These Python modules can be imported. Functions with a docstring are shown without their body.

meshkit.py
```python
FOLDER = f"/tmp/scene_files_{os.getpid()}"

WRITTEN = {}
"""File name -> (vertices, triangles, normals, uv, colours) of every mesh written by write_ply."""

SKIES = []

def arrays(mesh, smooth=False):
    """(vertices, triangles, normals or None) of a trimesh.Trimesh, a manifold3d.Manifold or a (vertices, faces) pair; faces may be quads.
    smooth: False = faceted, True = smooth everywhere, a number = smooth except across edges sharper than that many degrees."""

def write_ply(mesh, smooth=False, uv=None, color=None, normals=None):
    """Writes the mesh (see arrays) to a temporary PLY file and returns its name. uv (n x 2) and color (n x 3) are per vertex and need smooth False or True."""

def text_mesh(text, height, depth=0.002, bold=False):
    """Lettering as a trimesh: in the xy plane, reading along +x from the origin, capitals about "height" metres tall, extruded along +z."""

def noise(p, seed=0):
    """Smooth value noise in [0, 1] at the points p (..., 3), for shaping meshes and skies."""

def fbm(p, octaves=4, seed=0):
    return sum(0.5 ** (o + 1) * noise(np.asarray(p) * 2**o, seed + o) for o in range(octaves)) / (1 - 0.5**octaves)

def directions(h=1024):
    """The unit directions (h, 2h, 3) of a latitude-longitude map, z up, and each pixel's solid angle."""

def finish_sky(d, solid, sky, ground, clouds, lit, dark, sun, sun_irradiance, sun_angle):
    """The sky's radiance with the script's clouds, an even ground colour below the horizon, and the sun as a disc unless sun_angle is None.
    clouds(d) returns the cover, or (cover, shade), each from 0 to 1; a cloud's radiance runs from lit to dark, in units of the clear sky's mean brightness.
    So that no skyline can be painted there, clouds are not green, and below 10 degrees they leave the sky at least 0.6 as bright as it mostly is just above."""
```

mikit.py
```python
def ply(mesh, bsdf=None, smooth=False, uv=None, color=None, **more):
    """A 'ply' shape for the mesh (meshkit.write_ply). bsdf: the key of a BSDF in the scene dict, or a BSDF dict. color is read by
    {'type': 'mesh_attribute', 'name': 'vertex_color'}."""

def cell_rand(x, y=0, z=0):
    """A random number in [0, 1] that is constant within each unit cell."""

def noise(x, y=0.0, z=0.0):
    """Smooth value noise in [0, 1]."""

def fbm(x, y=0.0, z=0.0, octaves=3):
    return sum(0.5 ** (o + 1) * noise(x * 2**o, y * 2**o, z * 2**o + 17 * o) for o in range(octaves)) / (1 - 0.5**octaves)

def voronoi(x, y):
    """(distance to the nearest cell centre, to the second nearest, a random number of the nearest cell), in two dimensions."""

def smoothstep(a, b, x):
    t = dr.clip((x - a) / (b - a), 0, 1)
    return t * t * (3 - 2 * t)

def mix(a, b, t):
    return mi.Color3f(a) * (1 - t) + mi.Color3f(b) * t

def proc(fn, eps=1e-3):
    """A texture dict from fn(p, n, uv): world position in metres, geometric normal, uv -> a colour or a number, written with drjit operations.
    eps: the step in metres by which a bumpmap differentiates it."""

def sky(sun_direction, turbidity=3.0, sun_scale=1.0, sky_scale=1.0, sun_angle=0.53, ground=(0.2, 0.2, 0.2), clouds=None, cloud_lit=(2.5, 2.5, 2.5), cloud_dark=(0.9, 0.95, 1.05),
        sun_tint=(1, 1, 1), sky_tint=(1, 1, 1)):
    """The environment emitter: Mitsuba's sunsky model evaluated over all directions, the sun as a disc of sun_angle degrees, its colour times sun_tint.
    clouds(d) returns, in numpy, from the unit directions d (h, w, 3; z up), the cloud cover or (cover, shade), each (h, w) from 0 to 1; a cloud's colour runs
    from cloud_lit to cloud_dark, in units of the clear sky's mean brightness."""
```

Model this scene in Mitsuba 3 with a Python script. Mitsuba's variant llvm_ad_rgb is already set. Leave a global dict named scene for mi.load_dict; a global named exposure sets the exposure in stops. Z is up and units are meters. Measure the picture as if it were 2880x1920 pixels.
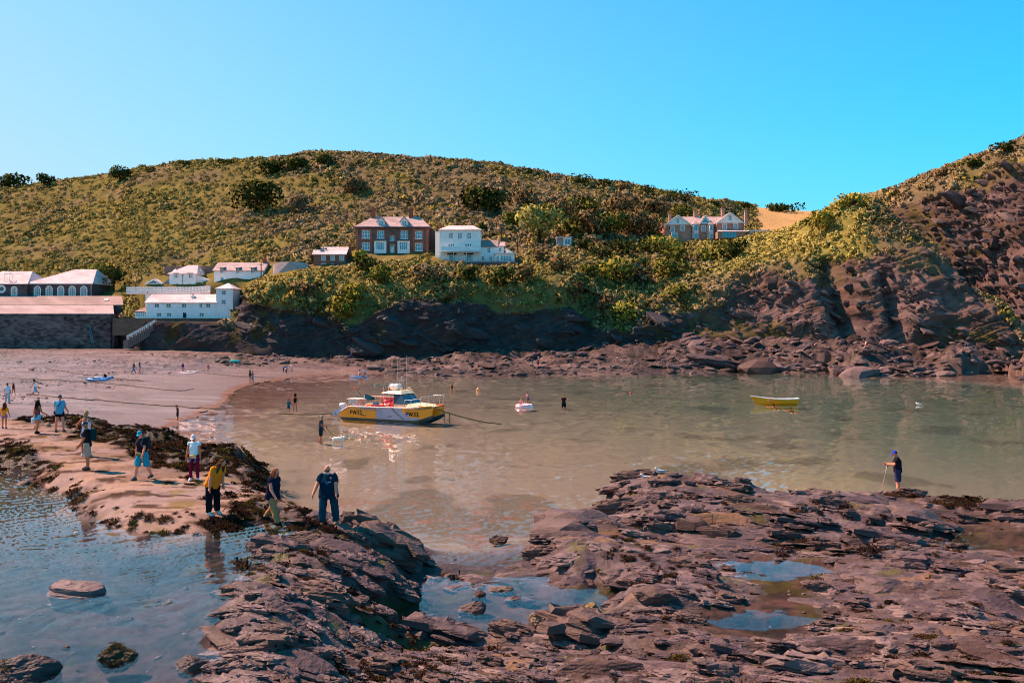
import math, random
import numpy as np, trimesh, mitsuba as mi, mikit, meshkit
import manifold3d as m3
import shapely, shapely.geometry as sg
from scipy.interpolate import RBFInterpolator, PchipInterpolator
from scipy.spatial import cKDTree
T = mi.ScalarTransform4f
random.seed(7); rng = np.random.default_rng(7)
scene, labels = {}, {}
# ---------------------------------------------------------------- camera, sky, exposure
FL, CX, HY, EYE = 2041.7, 1176.0, 752.1, 7.2      # focal length and horizon of the photograph (2352 wide), eye height in m
scene['camera'] = {'type': 'perspective', 'fov': 2 * math.degrees(math.atan(CX / FL)), 'fov_axis': 'x', 'near_clip': 0.5, 'far_clip': 6000.0,
                   'principal_point_offset_y': (784.0 - HY) / 1568.0,
                   'to_world': T().look_at(origin=[0, 0, EYE], target=[0, 100, EYE], up=[0, 0, 1])}
SUN_EL, SUN_AZ = math.radians(47), math.radians(22)   # from the left, a little beyond the scene
SUN = (-math.cos(SUN_EL) * math.cos(SUN_AZ), math.cos(SUN_EL) * math.sin(SUN_AZ), math.sin(SUN_EL))
def veil(d):
    """thin haze: thickest near the horizon and towards the sun, gone overhead"""
    el = np.degrees(np.arcsin(np.clip(d[..., 2], -1, 1)))
    az = d[..., :2] @ np.array(SUN[:2]) / (np.linalg.norm(d[..., :2], axis=-1) * math.hypot(*SUN[:2]) + 1e-9)
    t = np.clip((48 - el) / 44, 0, 1); t = t * t * (3 - 2 * t)
    low = np.clip((15 - el) / 12, 0, 1)
    return .20 * low * low + t * (0.02 + 0.86 * np.clip(az * .5 + .5, 0, 1) ** 3.4)
scene['sky'] = mikit.sky(SUN, turbidity=3.0, sun_scale=1.2, sun_tint=(1.20, 0.93, 0.93), sky_scale=1.3, sky_tint=(0.05, 0.98, 1.06), ground=(0.10, 0.10, 0.09), clouds=veil, cloud_lit=(1.62, 1.40, 1.48))
exposure = 2.35
# ---------------------------------------------------------------- materials
VC = {'type': 'mesh_attribute', 'name': 'vertex_color'}
scene['m_matte'] = {'type': 'twosided', 'bsdf': {'type': 'diffuse', 'reflectance': VC}}
grit = lambda p, n, uv: 0.5 * mikit.noise(p.x * 9, p.y * 9, p.z * 34) + 0.3 * mikit.noise(p.x * 31, p.y * 31, p.z * 60)
scene['m_rock'] = {'type': 'twosided', 'bsdf': {'type': 'bumpmap', 'arbitrary': mikit.proc(grit, 4e-3), 'scale': 0.045, 'bsdf': {'type': 'principled', 'base_color': VC, 'roughness': 0.6, 'specular': 0.18}}}
scene['m_wet'] = {'type': 'twosided', 'bsdf': {'type': 'principled', 'base_color': VC, 'roughness': 0.34, 'specular': 0.5}}
scene['m_paint'] = {'type': 'twosided', 'bsdf': {'type': 'principled', 'base_color': VC, 'roughness': 0.42, 'specular': 0.5}}
scene['m_metal'] = {'type': 'twosided', 'bsdf': {'type': 'principled', 'base_color': VC, 'roughness': 0.35, 'metallic': 0.7}}
scene['m_leaf'] = {'type': 'twosided', 'bsdf': {'type': 'diffuse', 'reflectance': VC}}
scene['m_pane'] = {'type': 'twosided', 'bsdf': {'type': 'principled', 'base_color': VC, 'roughness': 0.08, 'specular': 0.9}}
scene['m_water'] = {'type': 'thindielectric', 'int_ior': 1.13, 'ext_ior': 1.0}
scene['m_sea'] = {'type': 'thindielectric', 'int_ior': 1.065, 'ext_ior': 1.0}

def lin(*c):
    c = np.array(c, float) / 255.0
    return np.where(c < 0.04045, c / 12.92, ((c + 0.055) / 1.055) ** 2.4)

def PX(dx, dy, Z):
    """the world point at depth Z seen in the photograph at (dx, dy)"""
    return np.array([(dx - CX) / FL * Z, Z, EYE - (dy - HY) / FL * Z])

def GX(dx, dy, h=0.0):
    return PX(dx, dy, (EYE - h) * FL / (dy - HY))

# ---------------------------------------------------------------- scene helpers
def numbered(name, parent=None):
    base = name if parent is None else parent + '__' + name
    k, i = base, 0
    while k in scene or k in labels or k in holders:
        i += 1; k = f'{base}_{i:03d}'
    return k
holders = set()

def put(name, mesh, col, bsdf='m_matte', parent=None, smooth=False, M=None, label=None, cat=None, group=None, kind=None, normals=None):
    """one shape entry; mesh: Trimesh, Manifold or (v, f); col: one colour or one per vertex"""
    if normals is None:
        if hasattr(mesh, 'to_mesh'):
            m = mesh.to_mesh(); mesh = (m.vert_properties[:, :3], m.tri_verts)
        if np.ndim(col) > 1: v, f, n = meshkit.arrays(mesh, True if smooth else False)
        else: v, f, n = meshkit.arrays(mesh, smooth)
    else:
        v, f, n = np.asarray(mesh[0], float), np.asarray(mesh[1]), normals
    if M is not None:
        M = np.asarray(M, float); v = v @ M[:3, :3].T + M[:3, 3]
        if n is not None: n = n @ np.linalg.inv(M[:3, :3]); n /= np.linalg.norm(n, axis=1, keepdims=True) + 1e-12
    c = np.broadcast_to(np.asarray(col, float), (len(v), 3))
    path = meshkit.write_ply((v, f), False, None, c, normals=n)
    key = numbered(name, parent)
    scene[key] = {'type': 'ply', 'filename': path, 'face_normals': n is None, 'bsdf': {'type': 'ref', 'id': bsdf}}
    if label or kind: tag(key, label, cat, group, kind)
    return key

def tag(key, label=None, cat=None, group=None, kind=None):
    labels[key] = {k: v for k, v in (('label', label), ('category', cat), ('group', group), ('kind', kind)) if v}
    return key

def thing(name, label, cat, group=None):
    key = numbered(name); holders.add(key)
    return tag(key, label, cat, group)

def mat(loc=(0, 0, 0), rz=0.0, s=1.0, rx=0.0, ry=0.0):
    cz, sz, cx_, sx, cy_, sy = math.cos(rz), math.sin(rz), math.cos(rx), math.sin(rx), math.cos(ry), math.sin(ry)
    R = np.array([[cz, -sz, 0], [sz, cz, 0], [0, 0, 1.0]]) @ np.array([[cy_, 0, sy], [0, 1, 0], [-sy, 0, cy_]]) @ np.array([[1, 0, 0], [0, cx_, -sx], [0, sx, cx_]])
    M = np.eye(4); M[:3, :3] = R @ np.diag(np.broadcast_to(s, 3)); M[:3, 3] = loc
    return M

def cat_(*ms):
    """joins Trimesh / (v, f) into one Trimesh"""
    vs, fs, k = [], [], 0
    for m in ms:
        v, f = (m.vertices, m.faces) if hasattr(m, 'faces') else m
        f = np.asarray(f)
        if f.shape[1] == 4: f = np.vstack([f[:, [0, 1, 2]], f[:, [0, 2, 3]]])
        vs.append(np.asarray(v)); fs.append(f + k); k += len(v)
    return trimesh.Trimesh(np.vstack(vs), np.vstack(fs), process=False)

def box(x0, x1, y0, y1, z0, z1):
    b = trimesh.creation.box((x1 - x0, y1 - y0, z1 - z0)); b.apply_translation(((x0 + x1) / 2, (y0 + y1) / 2, (z0 + z1) / 2)); return b

def tube(pts, r, n=6, cap=True):
    """a tube along a polyline; r one radius or one per point"""
    p = np.asarray(pts, float); r = np.broadcast_to(r, (len(p),))
    t = np.gradient(p, axis=0); t /= np.linalg.norm(t, axis=1, keepdims=True) + 1e-12
    up = np.where(np.abs(t[:, 2:]) < 0.9, [0, 0, 1.0], [1.0, 0, 0])
    a = np.cross(t, up); a /= np.linalg.norm(a, axis=1, keepdims=True); b = np.cross(t, a)
    th = np.arange(n) * 2 * np.pi / n
    v = (p[:, None] + r[:, None, None] * (np.cos(th)[None, :, None] * a[:, None] + np.sin(th)[None, :, None] * b[:, None])).reshape(-1, 3)
    i, j = np.meshgrid(np.arange(len(p) - 1), np.arange(n), indexing='ij')
    q = np.stack([i * n + j, i * n + (j + 1) % n, (i + 1) * n + (j + 1) % n, (i + 1) * n + j], -1).reshape(-1, 4)
    f = np.vstack([q[:, [0, 2, 1]], q[:, [0, 3, 2]]])
    if cap:
        v = np.vstack([v, p[0], p[-1]]); k = len(p) * n
        jj = np.arange(n)
        f = np.vstack([f, np.stack([jj, (jj + 1) % n, jj * 0 + k], 1), np.stack([(jj + 1) % n + k - n, jj + k - n, jj * 0 + k + 1], 1)])
    return trimesh.Trimesh(v, f, process=False)

def hull(pts):
    m = m3.Manifold.hull_points(np.asarray(pts, np.float32)).to_mesh()
    return trimesh.Trimesh(m.vert_properties[:, :3], m.tri_verts, process=False)

_SPH = {k: trimesh.creation.icosphere(k).vertices for k in (0, 1, 2)}
def sph(c, r, k=1):
    return np.asarray(c) + _SPH[k] * np.asarray(r)

# ---------------------------------------------------------------- noise in numpy
_U = np.uint32
def _h(ix, iy, seed):
    h = ix * _U(374761393) + iy * _U(668265263) + _U(seed * 144665 & 0xFFFFFFFF)
    h = (h ^ (h >> _U(13))) * _U(1274126177)
    return ((h ^ (h >> _U(16))) & _U(0xFFFFFF)).astype(np.float32) * np.float32(1 / 16777215.0)

def n2(x, y, seed=0):
    x, y = np.broadcast_arrays(np.asarray(x, np.float32), np.asarray(y, np.float32))
    fx, fy = np.floor(x), np.floor(y)
    ix, iy = fx.astype(np.int32).view(_U) if fx.ndim else fx.astype(np.int32).astype(_U), fy.astype(np.int32).view(_U) if fy.ndim else fy.astype(np.int32).astype(_U)
    tx, ty = x - fx, y - fy
    tx = tx * tx * (3 - 2 * tx); ty = ty * ty * (3 - 2 * ty)
    jx, jy = ix + _U(1), iy + _U(1)
    a, b, c, d = _h(ix, iy, seed), _h(jx, iy, seed), _h(ix, jy, seed), _h(jx, jy, seed)
    a = a + (b - a) * tx; c = c + (d - c) * tx
    return a + (c - a) * ty

def f2(x, y, o=4, seed=0):
    return sum(0.5 ** (k + 1) * n2(x * 2 ** k + 13.7 * k, y * 2 ** k - 7.3 * k, seed + k) for k in range(o)) / (1 - 0.5 ** o)

def sstep(a, b, x):
    t = np.clip((x - a) / (b - a), 0, 1); return t * t * (3 - 2 * t)

def mixc(a, b, t):
    return a + (b - a) * t[..., None]

def grid_faces(nr, nc):
    i, j = np.meshgrid(np.arange(nr - 1), np.arange(nc - 1), indexing='ij')
    a = i * nc + j
    return np.concatenate([np.stack([a, a + 1, a + nc + 1], -1).reshape(-1, 3), np.stack([a, a + nc + 1, a + nc], -1).reshape(-1, 3)])

def vnormals(v, f):
    n = np.zeros_like(v); fn = np.cross(v[f[:, 1]] - v[f[:, 0]], v[f[:, 2]] - v[f[:, 0]])
    for k in range(3):
        for c in range(3): n[:, c] += np.bincount(f[:, k], fn[:, c], len(v))
    return n / (np.linalg.norm(n, axis=1, keepdims=True) + 1e-20)

def split_put(v, f, n, col, facemask, **kw):
    """puts the faces of a big grid that belong to one surface"""
    ff = f[facemask]
    if not len(ff): return None
    used = np.unique(ff); back = np.zeros(len(v), np.int64); back[used] = np.arange(len(used))
    name = kw.pop('name')
    if kw.pop('flat', False):
        w_ = v[ff].reshape(-1, 3)
        return put(name, (w_, np.arange(len(w_)).reshape(-1, 3)), col[ff].mean(1).repeat(3, 0), **kw)
    return put(name, (v[used], back[ff]), col[used], normals=n[used], **kw)
# ---------------------------------------------------------------- the ground: beach, sea bed, rock shelves, platform (heights in m above the sea)
# (px, py, height, type); a height given as ('Z', depth) puts the point at that depth; (px, ('Z', depth), height, type) a point hidden from here
GP = '''
s 0 798 3.1|s 260 798 3.1|s 400 802 2.9|s 560 806 2.7|s -300 798 3.2|s 0 850 1.2|s -300 850 1.4|s 0 880 1.0|s 100 905 .8|s 16 925 .8|s -200 930 .9|s 200 930 .5|s 310 860 .6|s 420 856 .45|s 478 853 .4|s 577 878 .03|s 408 966 .02
s 500 920 .03|s 640 871 .02|s 700 852 .25|k 560 830 1.2|s 300 830 1.6|k 700 832 .95|s 760 852 .12|k 850 838 .55|s 815 862 -.06|s 420 990 -.03|s 450 970 -.04|s 540 900 .0|s 600 905 -.1|s 560 945 -.1
k 900 835 .9|k 900 850 .25|k 1000 835 .9|k 1000 859 .02|k 1200 861 .02|k 1200 830 1.1|k 1500 855 .04|k 1500 822 1.8|k 1700 850 .04|k 1700 810 2.3|k 1900 851 .04|k 2100 852 .04|k 2350 853 .04|k 2800 854 .04|k 1900 815 2.6|k 2100 818 2.4|k 2300 824 2.0|k 2800 825 2.2
k 900 814 2.5|k 1050 814 2.5|k 1200 810 2.6|k 700 814 2.5|k 1400 797 3.6|k 1560 Z163 4.9|k 1640 Z163 5.2|k 1720 Z162 5.2|k 1480 Z164 4.3|k 1850 788 4.4|k 2000 795 4.1|k 2200 802 3.7|k 2352 815 3.0|k 2800 830 2.4|k 800 826 1.5
b 900 880 -.2|b 1000 875 -.3|b 1200 875 -.4|b 1500 870 -.4|b 1800 868 -.5|b 2300 868 -.5|b 2800 870 -.6|b 1500 900 -.8|b 2000 900 -1.2|b 2300 950 -1.5|b 1500 1000 -1.|b 2000 1050 -1.3|b 1200 950 -.6|b 900 900 -.28|b 800 950 -.3|b 700 1000 -.2|b 900 1050 -.5|b 1200 1100 -.6|b 1000 1150 -.35|b 850 1120 -.35|b 700 1085 -.25|b 1100 1200 -.25|b 1050 1255 -.12|b 1200 1235 -.2|b 1300 1150 -.5|b 1375 1130 -.6|b 1380 1160 -.4|b 2800 1000 -1.5|b 2800 1100 -1.2|b 2352 1100 -1|b 1700 1060 -1.2|b 660 950 -.15|b 740 1160 -.3|b 640 1000 -.12
l 0 1105 1.25|l 100 1150 1.2|l 200 1230 1.22|l 350 1280 1.27|l 500 1262 1.35|l 600 1255 1.42|l 50 1300 1.2|l 100 1450 1.22|l 300 1450 1.25|l 440 1400 1.3|l 470 1500 1.3|l 0 1568 1.15|l 200 1600 1.15|l 350 1560 1.2|l -300 1100 1.2|l -300 1400 1.1|l 0 1800 1.1|l 300 1800 1.15|l 460 1700 1.25|l 540 1290 1.45|l 500 1340 1.4
w 0 1060 1.65|p 120 1112 1.62|p 190 1162 1.6|p 300 1198 1.6|p 390 1213 1.6|w 480 1202 1.62|w 560 1200 1.58|r 640 1206 1.56|r 720 1226 1.6|w -300 1060 1.7
p 0 975 1.8|p -250 975 1.8|p 95 993 1.9|p 140 990 1.9|p 200 1080 1.95|p 100 1040 1.95|p 330 1100 1.9|p 260 1060 1.95|p 450 1105 1.85|p 300 1150 1.9|p 400 1170 1.85|p 490 1180 1.76|p 560 1112 1.75|p 600 1138 1.7|w 590 1170 1.78|r 650 1190 1.72|r 745 1205 1.72|p 380 1130 1.9|p 230 1040 1.95|p 150 1075 1.9|p 140 1100 1.8|p 220 1150 1.83|p 320 1185 1.78|p 420 1195 1.75|p 20 1000 1.85
w 35 1030 2.15|w 15 1050 1.95|w 70 1045 1.95|p 50 985 1.9
s 0 950 .9|s 60 945 .8|s 190 948 .5|s 300 962 .2|s 380 978 .02|w 100 958 1.7|w 130 960 1.95|w 175 948 2.15|w 220 965 1.9|w 260 990 1.95|w 320 975 2.15|w 380 995 1.8|w 300 1000 2.05|w 200 985 1.95|w 350 1030 1.95|w 410 1050 1.85|w 380 1020 1.95
w 470 1060 1.95|w 520 1020 2.1|w 550 1025 2.05|w 600 1060 1.4|w 560 1065 1.95|w 590 1085 1.5|b 650 1078 -.1|s 470 1010 -.05|b 550 990 -.15|p 470 1095 1.85
b 560 Z46 -.1|b 480 Z49 -.05|b 640 Z40 -.15|b 700 Z34 -.2|b 790 Z32 -.15|b 850 Z31 -.1|b 620 Z36 -.1|s 350 Z52 .05|s 250 Z54 .3|s 130 Z56 .5
r 830 1192 1.5|r 800 1180 1.55|r 770 1170 1.5|r 900 1240 .85|r 955 1272 .1|b 940 1235 -.1|r 870 1220 1.1|r 850 1200 1.25
r 570 1400 1.9|r 560 1370 1.88|r 600 1300 1.86|r 640 1270 1.8|r 700 1252 1.68|r 800 1235 1.5|r 900 1275 .95|r 940 1290 .35|r 870 1292 1.25|r 700 1350 1.52|r 800 1350 1.35|r 560 1480 1.9|r 650 1480 1.8|r 700 1568 1.65|r 560 1568 1.9|r 800 1500 .95|r 850 1568 .95|r 920 1325 .55|r 870 1370 .95|r 840 1440 .75|r 760 1420 1.25|r 700 1420 1.4|r 560 1750 1.9|r 800 1750 1.2
r 960 1290 .3|r 1000 1302 .32|r 1100 1308 .36|r 1200 1302 .42|r 1050 1318 .42|r 1150 1316 .4|r 1230 1270 .05|r 1255 1225 .55|r 1262 1207 .85|r 1250 1255 .25|r 1280 1250 .75|r 1330 1280 .8|r 1280 1300 .6|r 1360 1270 .85|r 1250 1318 .3|r 1350 1325 .25
l 900 1360 .0|l 1000 1372 -.02|l 1100 1390 -.0|l 1200 1362 .0|l 1340 1352 .0|l 1380 1400 0|l 1250 1430 .03|l 1000 1425 .05|l 890 1420 .02|l 870 1452 .08|l 950 1350 .02|l 1300 1390 -.02
r 900 1478 .38|r 1100 1466 .36|r 1300 1452 .35|r 1395 1442 .42|r 1000 1500 .6|r 1200 1500 .65|r 1000 1568 .85|r 1300 1568 .95|r 1500 1500 .85|r 1700 1500 .95|r 1500 1430 .75|r 1420 1330 .95|r 1400 1385 .5|r 1500 1290 .95|r 1650 1310 1.0|r 1560 1360 .9|r 1700 1345 .85|r 1450 1390 .85
l 1740 1290 .6|l 1870 1288 .6|l 1800 1300 .6|r 1990 1268 .95|r 1900 1340 .95|r 2100 1280 1.05|r 2100 1350 1.12|l 1740 1408 .58|l 1650 1416 .62|l 1820 1425 .62|r 1920 1420 .95|r 1900 1500 1.05|r 2100 1450 1.15|r 2200 1400 1.25|r 2300 1360 1.1|r 2352 1425 .75|r 2280 1400 .95|r 2250 1330 1.25|r 2352 1300 1.15|l 2352 1255 .5|l 2250 1235 .48|l 2195 1225 .5|l 2352 1222 .5|r 2330 1185 .72|r 2160 1225 .8|r 2100 1568 1.35|r 2352 1568 1.45|r 2352 1490 1.35|r 1700 1568 1.15|r 1500 1568 1.05|r 2800 1300 1.2|r 2800 1568 1.5|r 1500 1750 1.2|r 2200 1750 1.5|r 1000 1750 1.2|r 2800 1180 .5
r 1440 1097 1.05|r 1550 1090 1.15|r 1700 1100 1.15|r 1900 1116 1.02|r 2000 1130 .92|r 2110 1138 .7|w 2200 1150 .45|w 2352 1158 .3|w 2060 1134 .75|r 1432 1125 .9|r 1420 1150 .5|r 1500 1150 1.0|r 1600 1180 .95|r 1800 1180 .95|r 1435 1178 .6|r 1480 1190 .7|r 1350 1192 .8|r 1450 1215 .75|r 1600 1230 .8|r 1800 1230 .86|r 2000 1205 .8|r 2150 1182 .6|r 1400 1195 .72|r 1300 1198 .8|r 2000 1165 .85|r 1700 1260 .85|r 1850 1265 .8
b 1405 Z37.5 -.5|b 1390 Z35 -.4|b 1340 Z33 -.3|b 1270 Z31.5 -.25|b 1440 Z40.5 -.9|b 1550 Z40.5 -.9|b 1700 Z39.5 -.9|b 1900 Z39 -.8|b 2000 Z39 -.6|b 2062 Z41 -.2|r 2062 Z39 .1|b 2110 Z40 -.3|b 2200 Z40 -.5|b 2352 Z39.5 -.5|b 2800 Z40 -.6|b 1700 Z44 -1.1|b 2200 Z45 -1.1
'''
gp, gh, gt = [], [], []
for tok in GP.replace('\n', '|').split('|'):
    q = tok.split()
    if not q: continue
    dx, h = float(q[1]), float(q[3])
    Z = float(q[2][1:]) if q[2][0] == 'Z' else (EYE - h) * FL / (float(q[2]) - HY)
    gp.append(((dx - CX) / FL, math.log(Z) * 0.55)); gh.append(h); gt.append('skbrplw'.index(q[0]))
gp, gh, gt = np.array(gp), np.array(gh), np.array(gt)
onehot = np.eye(7)[gt]
_rbf = RBFInterpolator(gp, np.column_stack([gh, onehot]), kernel='linear', neighbors=24)

# rows denser near the eye, so that a cell stays about a pixel
ys = [8.5]
while ys[-1] < 176: ys.append(ys[-1] + min(ys[-1] ** 2 / 5300 * 1.12, ys[-1] * 0.0085))
ys = np.array(ys)
us = np.concatenate([np.linspace(-0.80, -0.605, 40), np.linspace(-0.60, 0.60, 1000), np.linspace(0.605, 0.80, 40)])
NR, NC = len(ys), len(us)
# control fields on a coarse lattice, then cubic to the fine one
cu, cv = np.linspace(-0.82, 0.82, 260), np.linspace(math.log(8.0), math.log(186.0), 200)
CU, CV = np.meshgrid(cu, cv)
cf = _rbf(np.stack([CU.ravel(), CV.ravel() * 0.55], 1)).reshape(200, 260, 8)
from scipy.ndimage import map_coordinates, gaussian_filter
cf[..., 0] = gaussian_filter(cf[..., 0], 0.7)
def field(u, lv, k):
    return map_coordinates(cf[..., k], [(lv - cv[0]) / (cv[1] - cv[0]), (u - cu[0]) / (cu[1] - cu[0])], order=1, mode='nearest')
U, Y = np.meshgrid(us, ys); X = U * Y

def strata(x, y, L, A, seed, strike=0.28, warp=0.9):
    """tilted beds: risers that face the eye, treads that slope away, broken along the strike"""
    s = (y + strike * x) / L + warp * (f2((x - strike * y) / (L * 7), y / (L * 3), 3, seed) - .5) * 2.6
    k = np.floor(s); fr = s - k
    along = (x - strike * y) / (L * 4.0) + 9.17 * k
    a = sstep(.22, .62, n2(along, k * 3.7, seed + 9))
    brk = .45 + .55 * n2(np.floor(along * 2.6 + .5 * n2(along * 5, k, seed + 3)) * 1.7, k * 1.3, seed + 11)      # blocks between joints
    prof = np.where(fr < .10, fr / .10, 1 - ((fr - .10) / .90) ** 1.3)
    return A * a * brk * prof

def ground_height(u, y):
    x = u * y; lv = np.log(y)
    # jittered look-up keeps shorelines ragged
    ju = (f2(x / 1.5, y / 1.1, 3, 3) - .5) * 1.3 / y * np.clip(y / 25, .6, 2.2); jl = (f2(x / 2.2 + 40, y / 1.2, 2, 4) - .5) * .028
    g = [field(u + ju, lv + jl, k) for k in range(8)]
    h = g[0]; w = np.clip(np.stack(g[1:], -1), 0, None)
    w = w / (w.sum(-1, keepdims=True) + 1e-9)
    return h, w

H, W = ground_height(U, Y)
near = Y < 60
noise_s = (f2(X / 1.7, Y / 1.7, 3, 21) - .5)
S, K, B, R, Pm, Lb, Wd = [W[..., i] for i in range(7)]
rocky = np.clip(R * 1.25 + Wd * .35, 0, 1)
# rock beds at several sizes
bed = np.zeros_like(H)
yr = Y < 56
bx, by, rk = X[yr], Y[yr], rocky[yr]
b_ = .8 * strata(bx, by, 2.3, .42, 31, .22) + .25 * strata(bx, by, .95, .27, 41, .34) + .02 * (f2(bx * 9, by * 9, 2, 55) - .5)
# blocks that have dropped or been lifted along joints
q1, q2 = bx * .9 + by * .5, by * 1.25 - bx * .3
wob = (f2(bx * .8, by * .8, 3, 61) - .5) * 1.5
blk = n2(np.floor(q1 + wob) * 5.3, np.floor(q2 * 1.3 + wob) * 7.7, 63) - .5
b_ += .04 * blk + .30 * (f2(bx / 3.2, by / 1.6, 3, 71) - .5) + .06 * (f2(bx * 2.2, by * 5.0, 3, 75) - .5) - .22
bed[yr] = b_ * rk
H = H + bed
# weed-covered mounds: lumpy
lump = np.abs(f2(X * 1.1, Y * .9, 4, 81) - .5)
H = H + Wd * (.42 * (f2(X / .9, Y / .8, 3, 83) - .45) + .14 * (f2(X * 5, Y * 5, 2, 85) - .5) - .1 * lump) * (Y < 70)
# platform: worn concrete and bedrock, nearly flat, with hollows and a few joints
plat_n = (f2(X / 2.2, Y / 2.2, 4, 91) - .5)
wob_p = (f2(X / 1.6, Y / 1.6, 2, 96) - .5) * 1.4
pit = sstep(.60, .72, f2(X / 1.1, Y / .8, 4, 93))
joint = np.abs(((Y * .8 - X * .45) / 2.7 + .35 * f2(X / 2, Y / 2, 3, 95)) % 1 - .5)
H = H + Pm * (.10 * plat_n - .05 * pit + .03 * (f2(X * 2.6, Y * 3.4, 3, 97) - .5)) * (Y < 60)
# pool beds: stones and slabs under water
st = sstep(.56, .66, f2(X * 1.3 + .5 * Y, Y * 1.3, 3, 101))
H = H + Lb * (.10 * (f2(X / .6, Y / .6, 4, 103) - .5) + .05 * st)
# far shore: ledges and cobbles up to the cliff
fs = K * (Y > 90)
H = H + fs * (.55 * (f2(X / 3.2, Y / 5.5, 5, 111) - .45) + strata(X, Y, 3.2, .8, 113, .15) * sstep(.3, 2.2, H) + .38 * (f2(X / 1.1, Y / 1.6, 3, 115) - .5))
big = (W[..., 1] > .3) & (X > 45) & (Y > 130)
H = H + np.where(big, 1.2 * sstep(.4, .8, f2(X / 7, Y / 6, 3, 117)) * sstep(.8, 3, H), 0)
# rock ledges that run across the beach by the cliff
led = sstep(.52, .66, f2(X / 9 + 3, Y / 7, 3, 121)) * K * sstep(-45, -36, X) * (X < 5)
H = H + .35 * led * f2(X / 1.3, Y / 2, 3, 123)
# beach: ripples, drainage
H = H + S * (.02 * (f2(X / 1.2, Y / 2.5, 3, 131) - .5)) + B * .06 * (f2(X / 1.5, Y / 1.5, 3, 133) - .5)
H = np.where((B > .5) & (Y > 26), np.clip(H, -.34 + .05 * (f2(X / 3, Y / 3, 2, 137) - .5), -.03), H)      # murky water: no deeper than one can see
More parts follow.
